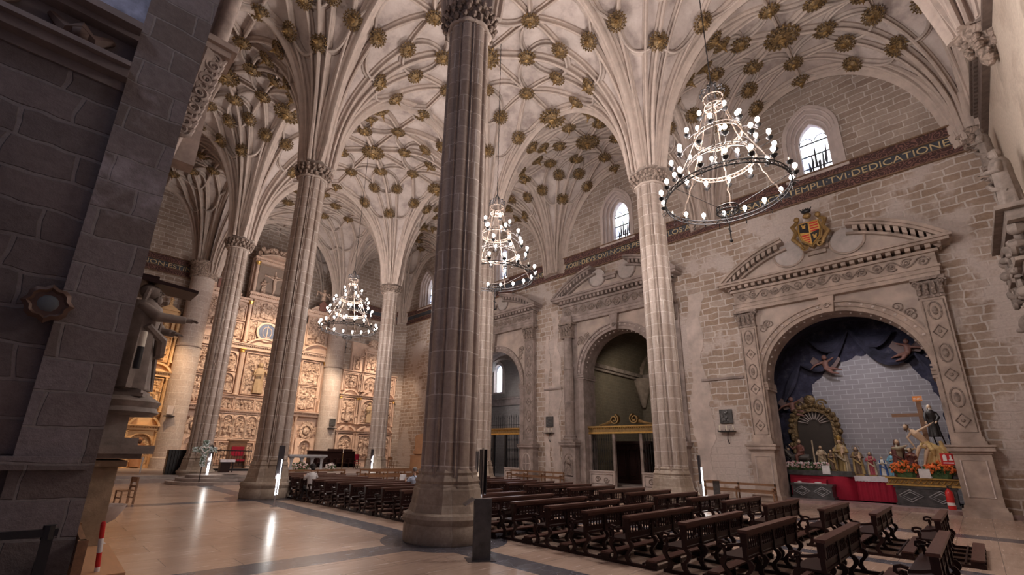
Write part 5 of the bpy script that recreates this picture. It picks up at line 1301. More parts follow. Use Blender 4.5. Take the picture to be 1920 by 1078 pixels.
# tier 3, crucifixion
for sx in (-1, 1): rcol(t, sx*1.75, -.3, 15.5, 18.6, .15, 'ala')
m = MB(); m.box(-1.5, 1.5, .0, .2, 15.5, 18.5); m.build('crucifixion_field', col('dark_alabaster', (.30, .23, .19), .7), t)
m = MB(); m.box(-.05, .05, -.12, 0, 15.6, 18.1); m.box(-.95, .95, -.12, 0, 17.45, 17.55); m.build('cross', MT['ala'], t)
m = MB(); m.tube([(0, -.2, 17.3), (-.02, -.24, 16.8), (.03, -.22, 16.3), (0, -.2, 15.9)], [.17, .15, .12, .06], 8); m.tube([(-.85, -.16, 17.5), (-.4, -.2, 17.35), (0, -.2, 17.2), (.4, -.2, 17.35), (.85, -.16, 17.5)], [.04, .06, .1, .06, .04], 6); m.sph((.03, -.26, 17.5), .13, 8, 6); m.build('crucified_figure', MT['ala'], t, smooth=True)
for sx in (-1, 1): m = MB(); relief_fig(m, sx*.9, 15.55, -.12, 1.5, random.Random(5)); m.build('mourning_figure', MT['alac'], t, smooth=True)
cornice(t, -2.0, 2.0, 18.6, 19.1, -.12, 'ala', .4); segped(t, -1.8, 1.8, 19.1, .6, -.12, 'ala', 0, .4)
m = MB()
for k in range(16): a = k*.9; m.sph((-1.7+3.4*(k/15), -.1, 19.55+.5*abs(sin(k*1.3))+.25*(1-abs(k-7.5)/8)), (.22, .2, .26), 7, 5)
for sx in (-1, 1): m.tube([(sx*.2, -.15, 19.9), (sx*.6, -.2, 20.35), (sx*.95, -.15, 20.2)], [.12, .1, .05], 6)
m.build('crest', MT['alac'], t, smooth=True)
# ---- side wing of the main altarpiece (right), with its own gable
def wing(sx, label):
    t = empty('altarpiece_wing', (13.6+sx*4.55, 43.9, .48), 0, label, 'altarpiece wing')
    m = MB(); m.box(-1.55, 1.55, .12, .7, 0, 13.4); m.build('back_structure', MT['ala'], t)
    m = MB(); m.box(-1.6, 1.6, -.1, .15, 0, .9); m.build('socle', MT['ala'], t)
    m = MB(); r = .55; m.holed([(-.9, .9), (.9, .9), (.9, 2.5), (-.9, 2.5)], [archhole(0, .5, .9, 1.75, 14)], -.15, .12); m.tube([(cos(a)*.56, -.17, 1.75+sin(a)*.56) for a in [pi*i/14 for i in range(15)]], .06, 6); m.build('arched_doorway', MT['ala'], t)
    m = MB(); relief_fig(m, 0, .92, .02, 1.15, random.Random(8)); m.build('saint_in_niche', MT['alac'], t, smooth=True)
    m = MB(); m.lathe([(.42, 0), (.62, .0), (.66, .08), (.46, .12), (.42, .1)], 26, cap=False); m.v = [V((p.x*1.0, -.08-p.z, 3.15+p.y*1.1)) for p in m.v]; m.sph((0, -.1, 3.15), (.3, .1, .36), 10, 6)
    for k in range(12): a = 2*pi*k/12; m.sph((cos(a)*.78, -.1, 3.15+sin(a)*.82), .09, 6, 4)
    m.build('medallion', MT['alac'], t, smooth=True)
    for q in (-1, 1):
        rcol(t, q*1.15, -.22, .9, 4.4, .10, 'ala', 'ala'); m = MB()
        for j in range(3): relief_fig(m, q*1.4, 1.0+1.1*j, -.05, .95, random.Random(j))
        m.build('stacked_figures', MT['alac'], t, smooth=True)
    cornice(t, -1.6, 1.6, 4.45, 4.85, -.12, 'ala', .55)
    for j, (za, zb) in enumerate(((4.95, 7.3), (7.4, 9.75))): panel(t, -1.25, .55, za, zb, -.02, 'ala', 'alac', 70+j, 5, rows=1)
    rcol(t, .95, -.25, 6.0, 9.8, .14, 'ala'); rcol(t, 1.32, -.15, 6.0, 9.8, .12, 'golda'); m = MB(); m.box(.7, 1.5, -.4, .1, 4.9, 6.0); m.build('column_pedestal', MT['ala'], t)
    cornice(t, -1.6, 1.6, 9.85, 10.6, -.12, 'ala', .45); segped(t, -1.6, 1.6, 10.6, .85, -.12, 'ala', 0, .45)
    panel(t, -1.2, .7, 11.3, 14.2, .0, 'ala', 'alac', 80, 5)
    cornice(t, -1.5, 1.5, 14.2, 14.75, -.1, 'ala', .4); segped(t, -1.3, 1.3, 14.75, .6, -.1, 'ala', .35, .4)
    m = MB(); m.prism([(-.35, 14.9), (.35, 14.9), (.4, 15.6), (0, 16.0), (-.4, 15.6)], -.3, -.1); m.build('shield', col('faded_shield', (.22, .10, .08), .7), t)
    m = MB(); m.tube([(0, -.1, 16.0), (0, -.1, 16.9)], [.24, .16], 8); m.sph((0, -.1, 17.1), .16, 8, 6); m.tube([(-.1, -.1, 16.8), (-.75, -.1, 16.9)], .06, 5); m.tube([(.1, -.1, 16.8), (.6, -.1, 16.5)], .07, 5)
    for q in (-1, 1): m.tube([(q*.2, 0, 16.7), (q*.6, .05, 16.95), (q*.7, .05, 16.3)], [.08, .12, .03], 6)
    m.build('trumpeting_angel', MT['alac'], t, smooth=True)
wing(1, 'right wing of the high altarpiece with two stacked reliefs, beside the pale pier')
wing(-1, 'left wing of the high altarpiece, mostly hidden behind the farthest left column')

# ---- right aisle altarpiece
t = empty('side_altarpiece', (23.8, 42.9, .48), 0, 'pale lit three-tier altarpiece closing the right aisle behind the slender column', 'altarpiece')
m = MB(); m.box(-3.4, 3.1, .15, .45, 0, 8.9); m.box(-2.3, 2.3, .15, .45, 8.9, 12.3); m.build('back_structure', MT['ala'], t)
bx = [(-2.95, -1.45), (-.95, .95), (1.45, 2.75)]
for i, (a, b) in enumerate(bx):
    c = i == 1; yy = -.15 if c else .0
    m = MB(); m.box(a-.25, b+.25, yy, .2, 0, .6); m.build('socle', MT['ala'], t)
    panel(t, a, b, .65, 3.0, yy, 'ala', 'alac', 300+i, 3, arch=not c, big=1.3 if not c else None)
    for x in (a-.14, b+.14): rcol(t, x, yy-.12, .6, 3.1, .09, 'ala', 'ala', True); rcol(t, x, yy-.14, 4.0, 6.6, .10, 'ala'); rcol(t, x, yy-.1, 7.2, 9.0, .08, 'ala', 'ala')
    cornice(t, a-.25, b+.25, 3.1, 3.35, yy-.03, 'ala', .3); segped(t, a-.15, b+.15, 3.4, .5, yy-.03, 'ala', .25)
    panel(t, a, b, 4.05, 6.5, yy, 'ala', 'alac' if not c else 'alac', 310+i, 3, arch=c, big=2.0 if c else 1.7, bigm='gilded_robe' if c else None)
    cornice(t, a-.25, b+.25, 6.6, 6.85, yy-.03, 'ala', .32); segped(t, a-.15, b+.15, 6.85, .55, yy-.03, 'ala', .0 if not c else .2)
    panel(t, a, b, 7.25, 8.95, yy, 'ala', 'alac', 320+i, 3, arch=c)
    cornice(t, a-.2, b+.2, 9.0, 9.25, yy-.03, 'ala', .3)
for x in (-1.2, 1.2):
    for z in (4.1, 7.25, .8): m = MB(); relief_fig(m, x, z, -.1, 1.1, random.Random(int(z*9))); m.build('niche_saint', MT['alac'], t, smooth=True)
panel(t, -.9, .9, 9.3, 11.3, -.1, 'ala', 'alac', 340, 3); cornice(t, -1.1, 1.1, 11.3, 11.6, -.1, 'ala', .3); segped(t, -1.0, 1.0, 11.6, .4, -.1, 'ala', .3)
for sx in (-1, 1):
    panel(t, sx*1.75-.38, sx*1.75+.38, 9.3, 10.8, 0, 'ala', 'alac', 350+sx, 1, big=1.1); m = MB(); scroll(m, sx*1.25, 11.0, -.1, .3, 1.4, .07, sx); m.build('volute', MT['ala'], t, smooth=True)
m = MB(); m.sph((0, -.1, 12.3), (.45, .2, .5), 10, 7)
for k in range(8): m.sph((cos(pi*k/7)*.6, -.1, 12.2+sin(pi*k/7)*.5), .14, 6, 5)
m.build('crest', MT['alac'], t, smooth=True)

# ---- left aisle altarpiece (warm pine coloured)
t = empty('side_altarpiece', (5.72, 43.55, .36), 0, 'orange-lit carved altarpiece with a bearded saint door, at the left aisle end', 'altarpiece')
m = MB(); m.box(-2.6, 1.05, .2, .55, 0, 10.3); m.box(-.8, .8, .2, .5, 10.3, 12.2); m.build('back_structure', MT['pine'], t)
m = MB(); m.holed([(-1.05, 0), (1.05, 0), (1.05, 2.75), (-1.05, 2.75)], [archhole(0, .72, .05, 1.75, 16)], -.1, .2); m.tube([(cos(a)*.74, -.12, 1.75+sin(a)*.74) for a in [pi*i/16 for i in range(17)]], .06, 6); m.build('arched_frame', MT['pine'], t)
m = MB(); m.box(-.74, .74, .06, .2, 0, 2.5); m.build('door_field', MT['pinec'], t)
m = MB(); relief_fig(m, 0, .12, .0, 2.1, random.Random(2)); m.build('bearded_saint', col('painted_saint', (.42, .20, .09), .6), t, smooth=True)
m = MB(); m.sph((0, -.16, 1.92), (.12, .09, .16), 8, 6); m.build('beard', col('dark_beard', (.08, .04, .025), .8), t, smooth=True)
m = MB(); m.box(-.62, -.32, -.08, .05, 1.0, 1.3); m.build('dark_box', MT['iron'], t)
for sx in (-1, 1): rcol(t, sx*.92, -.18, .3, 2.7, .10, 'pine', 'pine', True)
cornice(t, -1.1, 1.1, 2.75, 3.1, -.1, 'pine', .4); segped(t, -1.0, 1.0, 3.1, .75, -.1, 'pine', .4, .35)
cornice(t, -1.0, 1.0, 3.95, 4.1, -.05, 'pine', .2, False)
panel(t, -.62, .62, 4.15, 6.7, -.02, 'pine', 'pinec', 401, 3, rows=1)
for sx in (-1, 1): rcol(t, sx*.82, -.18, 4.1, 6.8, .10, 'pine', 'pine')
cornice(t, -1.0, 1.0, 6.8, 7.2, -.08, 'pine', .4); segped(t, -.95, .95, 7.2, .65, -.08, 'pine', 0, .4)
panel(t, -.58, .58, 7.95, 10.0, -.02, 'pine', 'pinec', 402, 2, big=1.5)
for sx in (-1, 1): rcol(t, sx*.78, -.15, 7.95, 10.0, .09, 'pine', 'pine')
cornice(t, -1.0, 1.0, 10.0, 10.35, -.06, 'pine', .35)
m = MB(); m.holed([(-.55, 10.4), (.55, 10.4), (.55, 12.1), (-.55, 12.1)], [archhole(0, .34, 10.5, 11.5, 12)], -.1, .2); m.build('top_niche', MT['pine'], t)
m = MB(); relief_fig(m, 0, 10.5, .0, 1.25, random.Random(4)); m.build('niche_saint', MT['pinec'], t, smooth=True)
m = MB(); m.prism([(-.75, 12.1), (.75, 12.1), (0, 12.6)], -.25, .2); m.build('pediment', MT['pine'], t)
m = MB(); relief_fig(m, 0, 12.55, 0, .8, random.Random(6)); m.build('crowning_figure', MT['pinec'], t, smooth=True)
for sx in (-1, 1): m = MB(); m.lathe([(.12, 10.4), (.2, 10.6), (.16, 10.9), (.22, 11.1), (.05, 11.3)], 10, (sx*.82, 0, 0)); m.build('urn', MT['pine'], t, smooth=True)
for j, (za, zb) in enumerate(((.4, 2.6), (3.0, 4.6), (4.8, 6.6), (7.2, 9.4))): panel(t, -2.2, -1.2, za, zb, .05, 'pine', 'pinec', 410+j, 1, arch=True, big=1.3)

# plaques and brackets on the piers
t = empty('pier_plaque', (7.0, 42.5, 4.2), 0, 'small framed plaque with candle bracket on the left pale pier', 'plaque'); m = MB(); m.box(-.2, .2, -.08, .1, .1, .75); m.build('plaque', MT['plast'], t); m = MB(); m.box(-.35, .35, -.3, .1, -.06, 0); m.build('tray', MT['iron'], t)
t = empty('pier_plaque', (19.9, 42.3, 3.9), 0, 'small dark framed plaque with candle bracket on the right pale pier', 'plaque'); m = MB(); m.box(-.28, .28, -.08, .1, .25, .9); m.build('plaque', MT['stonebox'], t); m = MB(); m.box(-.4, .4, -.3, .1, -.0, .06); m.build('tray', MT['iron'], t)

# ================================================================== CHANCEL FURNITURE
Z = .48
t = empty('altar_table', (15.1, 35.8, Z), 0, 'grey stone altar table on columns in the middle of the chancel', 'altar')
m = MB(); m.box(-1.45, 1.45, -.5, .5, .98, 1.12); m.box(-1.35, 1.35, -.42, .42, .9, .98); m.build('slab', MT['gran'], t)
for x in (-1.15, -.4, .4, 1.15):
    m = MB(); m.lathe([(.14, 0), (.10, .1), (.07, .45), (.11, .8), (.16, .9)], 8, (x, -.2, 0), sx=1.3); m.build('leg', MT['gran'], t)
m = MB(); m.box(-1.3, 1.3, -.38, .38, 0, .06); m.build('foot', MT['gran'], t)
t = empty('choir_stalls', (19.4, 40.6, Z), 0, 'dark purple-brown row of choir stalls behind the altar, before the pale pier', 'stalls')
m = MB(); m.box(-2.1, 2.3, .1, .35, 0, 1.35); m.box(-2.15, 2.35, -.05, .4, 1.35, 1.42); m.box(-.3, 2.0, .05, .3, 1.42, 1.6); m.build('back', MT['brown'], t)
m = MB(); m.box(-2.1, 2.3, -.4, .1, .35, .42); m.build('bench_seat', MT['brown'], t)
for k in range(8):
    m = MB(); m.box(-2.1+.6*k, -2.03+.6*k, -.45, .12, 0, .75); m.lathe([(.07, -.04), (.07, .04)], 8, (-2.065+.6*k, -.42, .75)); m.build('stall_divider', MT['brown'], t)
def chair(x, y, rz, label, mt='oak', z=Z, h=1.0, cloth=None):
    t = empty('chair', (x, y, z), rz, label, 'chair')
    m = MB(); m.box(-.22, .22, -.22, .22, .43, .47); m.build('seat', MT[cloth or mt], t)
    m = MB(); m.box(-.22, .22, -.24, -.20, .72, h); m.box(-.22, .22, -.235, -.205, .55, .61); m.build('backrest', MT[cloth or mt], t)
    for sx in (-1, 1):
        for sy in (-1, 1): m = MB(); m.box(sx*.2-.02, sx*.2+.02, sy*.2-.02-(.02 if sy < 0 else 0), sy*.2+.02, 0, h if sy < 0 else .43); m.build('leg', MT[mt], t)
    m = MB(); m.box(-.2, .2, -.21, -.18, .2, .24); m.box(-.2, .2, .18, .21, .2, .24); m.build('stretcher', MT[mt], t)
    return t
chair(22.3, 39.2, pi, 'plain chair left of the tall-backed one, beneath the right aisle altarpiece'); chair(24.7, 39.2, pi, 'plain chair right of the tall-backed one, beneath the right aisle altarpiece'); chair(23.5, 39.3, pi, 'tall-backed dark chair between two plain chairs beneath the right altarpiece', 'brown', h=1.6)
chair(20.3, 37.5, pi, 'dark red-seated chair in front of the choir stalls', 'brown', h=1.2, cloth='red')
chair(2.75, 21.4, pi/2+.3, 'brown wooden chair in the left aisle beyond the grey statue', 'oak', 0, .9)
t = empty('throne', (11.6, 40.5, Z), 0, 'red-cushioned wooden throne beside the iron rail, below the altarpiece reliefs', 'throne')
m = MB(); m.box(-.6, .6, -.05, .5, 0, 2.0); m.box(-.7, .7, -.1, .55, 2.0, 2.12); m.build('frame', MT['oak'], t)
m = MB(); m.box(-.45, .45, -.12, -.04, .9, 1.6); m.box(-.5, .5, -.5, 0, .5, .65); m.build('cushion', MT['red'], t)
for sx in (-1, 1): m = MB(); m.box(sx*.55-.05, sx*.55+.05, -.55, 0, 0, .95); m.build('arm', MT['oak'], t)
t = empty('chancel_rail', (9.9, 35.6, Z), -.25, 'black iron rail standing on the chancel between the two left columns', 'rail')
m = MB(); m.box(-1.3, 1.3, -.12, .12, 0, .14); m.build('base', MT['iron'], t)
m = MB(); m.box(-1.2, 1.2, -.03, .03, 1.28, 1.34); m.box(-1.2, 1.2, -.02, .02, .30, .34); m.box(-1.25, -1.1, -.08, .08, .1, 1.4); m.build('frame', MT['iron'], t)
for k in range(14): m = MB(); m.box(-1.0+.165*k, -.975+.165*k, -.012, .012, .3, 1.3); m.build('bar', MT['iron'], t)
t = empty('credence_table', (9.1, 33.6, Z), 0, 'small dark side table under a white cloth, beside the farthest left column', 'table')
m = MB(); m.box(-.4, .4, -.25, .25, .72, .76); m.box(-.35, .2, -.2, .2, 0, .7); m.build('body', MT['brown'], t)
for x in (.36,): m = MB(); m.lathe([(.05, 0), (.02, .1), (.05, .3), (.02, .45), (.05, .6), (.03, .72)], 8, (x, -.18, 0)); m.build('leg', MT['iron'], t, smooth=True)
tc_ = empty('table_cloth', (9.1, 33.6, Z+.76), 0, 'white cloth draped over the small side table by the farthest left column', 'cloth'); m = MB(); m.box(-.43, .43, -.28, .28, .0, .015); m.box(-.43, .43, -.285, -.27, -.14, .015); m.build('cloth', MT['cloth'], tc_)
t = empty('slatted_cabinet', (6.75, 34.2, .36), 0, 'black vertical-slatted cabinet at the foot of the left pale pier', 'cabinet')
m = MB(); m.box(-.72, .72, 0, .5, 0, 1.42); m.build('body', MT['black'], t)
for k in range(9): m = MB(); m.box(-.70+.16*k, -.62+.16*k, -.06, 0, .02, 1.4); m.build('slat', MT['black'], t)
t = empty('white_handrail', (5.1, 36, .36), 0, 'white bent tube handrail before the left aisle altarpiece', 'handrail'); m = MB(); m.tube([(-.3, 0, .9), (0, 0, .95), (.0, 0, .0)], .04, 8); m.build('tube', MT['white'], t, smooth=True)
t = empty('flowered_cross', (6.85, 29.6, 0), 0, 'cross of pale flowers with a heart, on a black stand before the far left column', 'cross')
m = MB(); m.tube([(0, 0, 0), (0, 0, 1.2)], .025, 6); m.tube([(-.25, 0, .02), (.25, 0, .02)], .025, 6); m.tube([(0, -.25, .02), (0, .25, .02)], .025, 6); m.build('stand', MT['iron'], t)
rnd = random.Random(4); m = MB(); mw = MB()
for k in range(420):
    if k % 5 < 3: p = (rnd.uniform(-.13, .13), rnd.uniform(-.07, .07), rnd.uniform(.95, 2.35))
    else: p = (rnd.uniform(-.58, .58), rnd.uniform(-.07, .07), rnd.uniform(1.72, 1.98))
    (m if k % 2 else mw).sph(p, rnd.uniform(.025, .05), 5, 4)
m.build('leaf_covering', col('pale_sage_leaf', (.24, .34, .28), .7), t); mw.build('blossoms', col('ice_blossom', (.70, .80, .84), .6), t)
m = MB(); m.tube([(.17*(sin(a)**3)*1.15, -.1, 1.85+.012*(13*cos(a)-5*cos(2*a)-2*cos(3*a)-cos(4*a))) for a in [2*pi*i/28 for i in range(28)]], .03, 5, closed=True); m.build('heart', MT['white'], t)
def flowers(x, y, z, w, d, h, n, label, mats, stand=None, name='flower_arrangement', zoff=0):
    t = empty(name, (x, y, z), 0, label, 'flowers'); rnd = random.Random(int(x*7+y)); ml = MB()
    for k in range(n):
        a, q = rnd.uniform(0, 2*pi), sqrt(rnd.random()); p = (cos(a)*q*w, sin(a)*q*d, h*(.25+.75*rnd.random()*(1-.5*q)))
        ml.add([(p[0], p[1], p[2]), (p[0]+rnd.uniform(-.12, .12), p[1]+rnd.uniform(-.1, .1), p[2]+.08), (p[0]+rnd.uniform(-.12, .12), p[1]+rnd.uniform(-.1, .1), p[2]-.06), (p[0]+.02, p[1]-.03, p[2]+.02)], [(0, 1, 3), (0, 3, 2), (0, 2, 1), (1, 2, 3)])
    ml.lathe([(w*.6, 0), (w*.75, h*.3), (w*.3, h*.35)], 10, sy=d/w); ml.build('foliage', MT['leaf'], t, kind='stuff')
    for j, mt in enumerate(mats):
        m = MB()
        for k in range(n//len(mats)//2):
            a, q = rnd.uniform(0, 2*pi), sqrt(rnd.random()); m.sph((cos(a)*q*w, sin(a)*q*d, h*(.3+.75*rnd.random()*(1-.4*q))), rnd.uniform(.04, .07), 5, 4)
        m.build('blossoms', MT[mt], t, kind='stuff')
    return t
flowers(13.6, 33.0, Z, .55, .3, .75, 200, 'large white and green flower arrangement left of centre before the altar table', ['white_fl', 'pink_fl']); flowers(15.9, 33.2, Z, .35, .3, .6, 130, 'smaller white flower arrangement right of the large one before the altar table', ['white_fl'])
t = empty('processional_candlestick', (16.9, 33.5, Z), .1, 'tall thin brass candlestick standing right of the altar flowers', 'candlestick'); m = MB(); m.lathe([(.18, 0), (.03, .08), (.025, .6), (.045, .65), (.02, .7), (.02, 1.25), (.06, 1.3)], 8); m.build('stem', MT['golda'], t, smooth=True); m = MB(); m.lathe([(.03, 1.3), (.03, 1.6)], 8); m.build('candle', MT['wax'], t)
t = empty('pulpit_cabinet', (26.3, 37.0, Z), -.9, 'orange-brown wooden prayer cabinet with tall scrolled back by the right wall', 'cabinet')
m = MB(); m.box(-.7, .7, -.35, .35, 0, 1.1); m.box(-.75, .75, -.4, .4, 1.1, 1.18); m.build('desk', MT['lightw'], t); m = MB(); m.prism([(-.45, 1.2), (.45, 1.2), (.5, 2.9), (.3, 3.2), (-.3, 3.1), (-.5, 2.9)], .1, .25); m.box(-.5, .5, -.2, .3, 1.3, 1.6); m.build('tall_back', MT['lightw'], t)

# ================================================================== PEOPLE (seated, seen from behind)
def seated(x, y, label, shirt, hair, bag=False, paper=False, z=0, female=False):
    t = empty('person', (x, y, z), 0, label, 'person')
    m = MB(); ms = MB(); w = .19 if not female else .165
    # bare body: neck and head, forearms and hands (skin)
    m.tube([(0, 0, 1.12), (0, .01, 1.28)], [.062, .056], 10); m.sph((0, .03, 1.40), (.078, .098, .118), 14, 10)
    m.tube([(0, .12, 1.40), (0, .145, 1.375)], [.012, .018], 6)
    for s in (-1, 1):
        m.sph((s*.078, .02, 1.395), (.012, .022, .032), 6, 5)
        m.tube([(s*(w+.03), .18, .84), (s*.15, .36, .98), (s*.14, .40, 1.02)], [.042, .034, .03], 8)
        for k in range(4): m.tube([(s*(.15-.02*k), .40, 1.02), (s*(.15-.022*k), .46, 1.045), (s*(.14-.022*k), .475, 1.02)], [.011, .010, .008], 5)
        m.tube([(s*.12, .39, 1.02), (s*.095, .43, 1.055)], .011, 5)
    b = m.build('body', MT['skin'], t); remesh(b, .009, 1)
    ms.tube([(0, -.0, .46), (0, -.02, .62), (0, -.03, .82), (0, -.01, 1.0), (0, 0, 1.13), (0, 0, 1.18)], [w*.92, w*.88, w*.98, w*1.05, w*.75, .075], 16)
    for s in (-1, 1): ms.tube([(s*w*.8, 0, 1.10), (s*(w+.07), .04, .95), (s*(w+.04), .17, .85)], [.075, .066, .055], 10)
    remesh(ms.build('shirt', MT[shirt], t), .018, 2)
    m = MB()
    for s in (-1, 1): m.tube([(s*.10, .02, .50), (s*.11, .42, .52), (s*.11, .47, .47), (s*.11, .46, .12)], [.10, .085, .075, .05], 10); m.tube([(s*.11, .43, .05), (s*.12, .60, .04)], [.05, .04], 8)
    remesh(m.build('trousers', col('dark_trousers', (.05, .05, .06), .8), t), .022, 1)
    m = MB(); m.sph((0, .005, 1.43), (.086, .095, .105) if not female else (.12, .115, .125), 14, 10)
    if female: m.sph((0, -.06, 1.34), (.10, .07, .10), 10, 8)
    m.build('hair', MT[hair], t, smooth=True)
    for ch in kids(t):
        for vv in ch.data.vertices:
            if vv.co.z > .47: vv.co.z = .47+(vv.co.z-.47)*.9
    if bag: m = MB(); m.tube([(-.11, -.02, 1.17), (-.04, -.19, 1.0), (.08, -.20, .82), (.17, -.12, .66)], .014, 5); m.build('bag_strap', MT['black'], t)
    if paper: o = empty('leaflet', (x-.24, y+.42, z+1.02), 0, 'open white leaflet held by the grey-haired man', 'leaflet'); mm = MB(); mm.box(-.15, .13, -.005, .005, -.1, .12); mm.build('sheet', MT['paper'], o)
    return t
seated(10.85, 15.45, 'person with grey hair in a pale blue shirt with bag strap, seated reading', col('pale_blue_shirt', (.42, .48, .62), .8) and 'pale_blue_shirt', (col('grey_hair', (.22, .21, .21), .8) and 'grey_hair'), bag=True, paper=True)
seated(8.45, 19.25, 'person with dark hair in a white top, seated in a pew near the left column', col('white_shirt', (.62, .60, .62), .8) and 'white_shirt', (col('black_hair', (.02, .016, .015), .8) and 'black_hair'), female=True)
# ================================================================== NEAR LEFT: CHAPEL JAMB, STATUE PORTAL
t = empty('wall_chapel_jamb', (0, 0, 0), kind='structure')
m = MB()
# upper jamb leaning out into the arch
pr = []
zs_ = [0, 2, 4]+[5.0+k*.6 for k in range(14)]
vs = []
for z in zs_:
    e = .66+.0035*(max(0, z-5.0))**2.3*.8; vs += [(-.12, 8.2, z), (e, 8.2, z), (e, 9.9, z), (-.12, 9.9, z)]
fs = []
for k in range(len(zs_)-1):
    b = 4*k
    for i in range(4): fs.append((b+i, b+(i+1) % 4, b+4+(i+1) % 4, b+4+i))
fs += [(3, 2, 1, 0), tuple(4*(len(zs_)-1)+i for i in range(4))]
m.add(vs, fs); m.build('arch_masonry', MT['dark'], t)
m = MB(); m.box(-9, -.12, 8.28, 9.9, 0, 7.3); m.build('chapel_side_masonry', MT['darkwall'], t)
m = MB(); m.box(-9, .60, 8.12, 8.25, 1.68, 1.84); m.build('base_ledge', MT['dark'], t)
t = empty('trim_6', (0, 0, 0), kind='structure')
m = MB(); m.box(-9, -.12, 8.25, 9.9, 7.25, 7.4); m.box(-9, -.12, 8.08, 9.9, 7.4, 7.55); m.box(-9, -.12, 7.98, 9.9, 7.55, 7.63); m.box(-9, -.12, 8.4, 9.9, 7.6, 8.2); m.box(-9, -.12, 8.2, 9.9, 8.2, 8.3); m.box(-9, -.12, 8.02, 9.9, 8.3, 8.42); m.build('chapel_entablature', col('dark_moulding', (.20, .165, .16), .8), t)
m = MB()
for k in range(7):
    x = -.75-1.05*k; m.tube([(x-.36, 8.34, 8.05), (x-.15, 8.3, 7.85), (x, 8.28, 7.95), (x+.15, 8.3, 7.85), (x+.36, 8.34, 8.05)], [.05, .12, .14, .12, .05], 6); m.sph((x, 8.26, 7.88), .13, 8, 6)
m.build('winged_heads', col('dark_carving', (.11, .065, .05), .7), t, smooth=True)
t = empty('wall_chapel_lunette', (0, 0, 0), kind='structure'); m = MB(); m.box(-9, -.12, 8.9, 9.9, 8.42, 14); m.build('painted_lunette', mat('painted_lunette', (.42, .42, .52), .8, var=.5, scale=3.5), t)
t = empty('roundel_relief', (-.22, 8.2, 3.75), 0, 'small dark round relief medallion mounted on the shadowed stone wall at left', 'medallion')
m = MB(); m.lathe([(.17, 0), (.22, 0), (.24, .04), (.19, .08), (.16, .05)], 20, mod=lambda a, z: 1+.10*cos(8*a)); m.v = [V((p.x, -.02-p.z, p.y)) for p in m.v]; m.build('frame', col('dark_bronze', (.10, .055, .04), .45, .4), t, smooth=True)
m = MB(); m.sph((0, -.04, 0), (.14, .05, .14), 12, 8); m.build('relief', col('dull_blue_enamel', (.09, .10, .11), .4), t, smooth=True)

# portal with the grey saint statue, seen edge-on beyond the jamb
t = empty('statue_portal', (.10, 10.6, 0), 0, 'grey carved altarpiece pedestal and cornices projecting beyond the dark jamb', 'altarpiece pedestal')
m = MB(); m.box(-.4, 1.10, -.55, .55, 0, .35, .03); m.box(-.4, 1.02, -.5, .5, .35, 1.65); m.box(-.4, 1.12, -.58, .58, 1.65, 1.75); m.build('pedestal', mat('brown_pedestal_stone', (.34, .25, .17), .8, var=.35, scale=3, bmp=.4), t)
m = MB(); m.box(-.4, 1.28, -.68, .68, 1.78, 1.86); m.box(-.4, 1.42, -.78, .78, 1.86, 2.0); m.box(-.4, 1.2, -.6, .6, 2.0, 2.12); m.box(-.4, 1.02, -.42, .42, 2.12, 2.5); m.lathe([(.46, 2.5), (.55, 2.56), (.50, 2.64), (.56, 2.74), (.44, 2.82)], 24, (.92, -.1, 0)); m.build('cornice', MT['dstone'], t, smooth=True)
m = MB(); m.box(-.4, 1.0, -.2, 1.4, 5.05, 5.12); m.add([(-.3, -.4, 5.0), (1.65, -.3, 4.92), (1.65, .35, 4.92), (-.3, .5, 5.0), (-.3, -.4, 5.10), (1.65, -.3, 4.98), (1.65, .35, 4.98), (-.3, .5, 5.10)], [(3, 2, 1, 0), (4, 5, 6, 7), (0, 1, 5, 4), (1, 2, 6, 5), (2, 3, 7, 6), (3, 0, 4, 7)]); m.build('sounding_board', MT['brown'], t)
s = robed('saint_statue', (1.02, 10.45, 2.82), pi/2-.35, 2.0, 'large grey stone statue of a bearded robed saint with one arm outstretched', 'statue', 'dstone', 'dstone', 'dstone', 'dstone', 'beard', arms=[((-.20, 0, 1.32), (-.26, -.20, 1.14), (-.16, -.46, 1.16)), ((.20, 0, 1.30), (.30, -.12, 1.05), (.16, -.30, 1.0))], base=True, basemat='dstone', vox=.02)
s.scale = (1.22, 1.35, 1.04)
t = empty('candle_holder', (1.0, 9.75, 3.35), 0, 'black and cream candle-shaped holder fixed in front of the grey statue', 'candle holder')
m = MB(); m.lathe([(.05, -.1), (.055, 0), (.05, .28)], 12); m.build('black_sleeve', MT['black'], t, smooth=True); m = MB(); m.lathe([(.05, .28), (.05, .55)], 12); m.build('cream_candle', MT['wax'], t, smooth=True)
t = empty('upper_capital_cluster', (.45, 10.6, 8.6), 0, 'pale carved capital and shaft high on the altarpiece beside the dark jamb', 'carving')
m = MB()
for k in range(11):
    z = -.25+.2*k; xx = .42+.028*k; m.box(-.3, xx, -.18, .2, z-.1, z+.1); scroll(m, xx, z, -.2-.02*(k % 2), .15, 1.5, .05, 1 if k % 2 else -1, k); scroll(m, xx-.22, z+.06, -.2, .11, 1.4, .04, -1, k); m.tube([(xx-.05, -.1, z-.08), (xx+.14, -.16, z), (xx+.2, -.2, z+.12)], [.08, .07, .03], 6)
m.tube([(.3, 0, -.8), (.5, 0, 1.9)], [.12, .3], 8); m.box(-.3, .95, -.3, .4, 1.9, 2.05); m.box(-.3, 1.05, -.4, .5, 2.05, 2.2); m.tube([(.68, 0, 2.2), (.84, 0, 4.4)], [.16, .17], 12); m.box(-.3, .8, .1, .5, -.8, 4.4)
m.build('carving', MT['statl'], t, smooth=True)

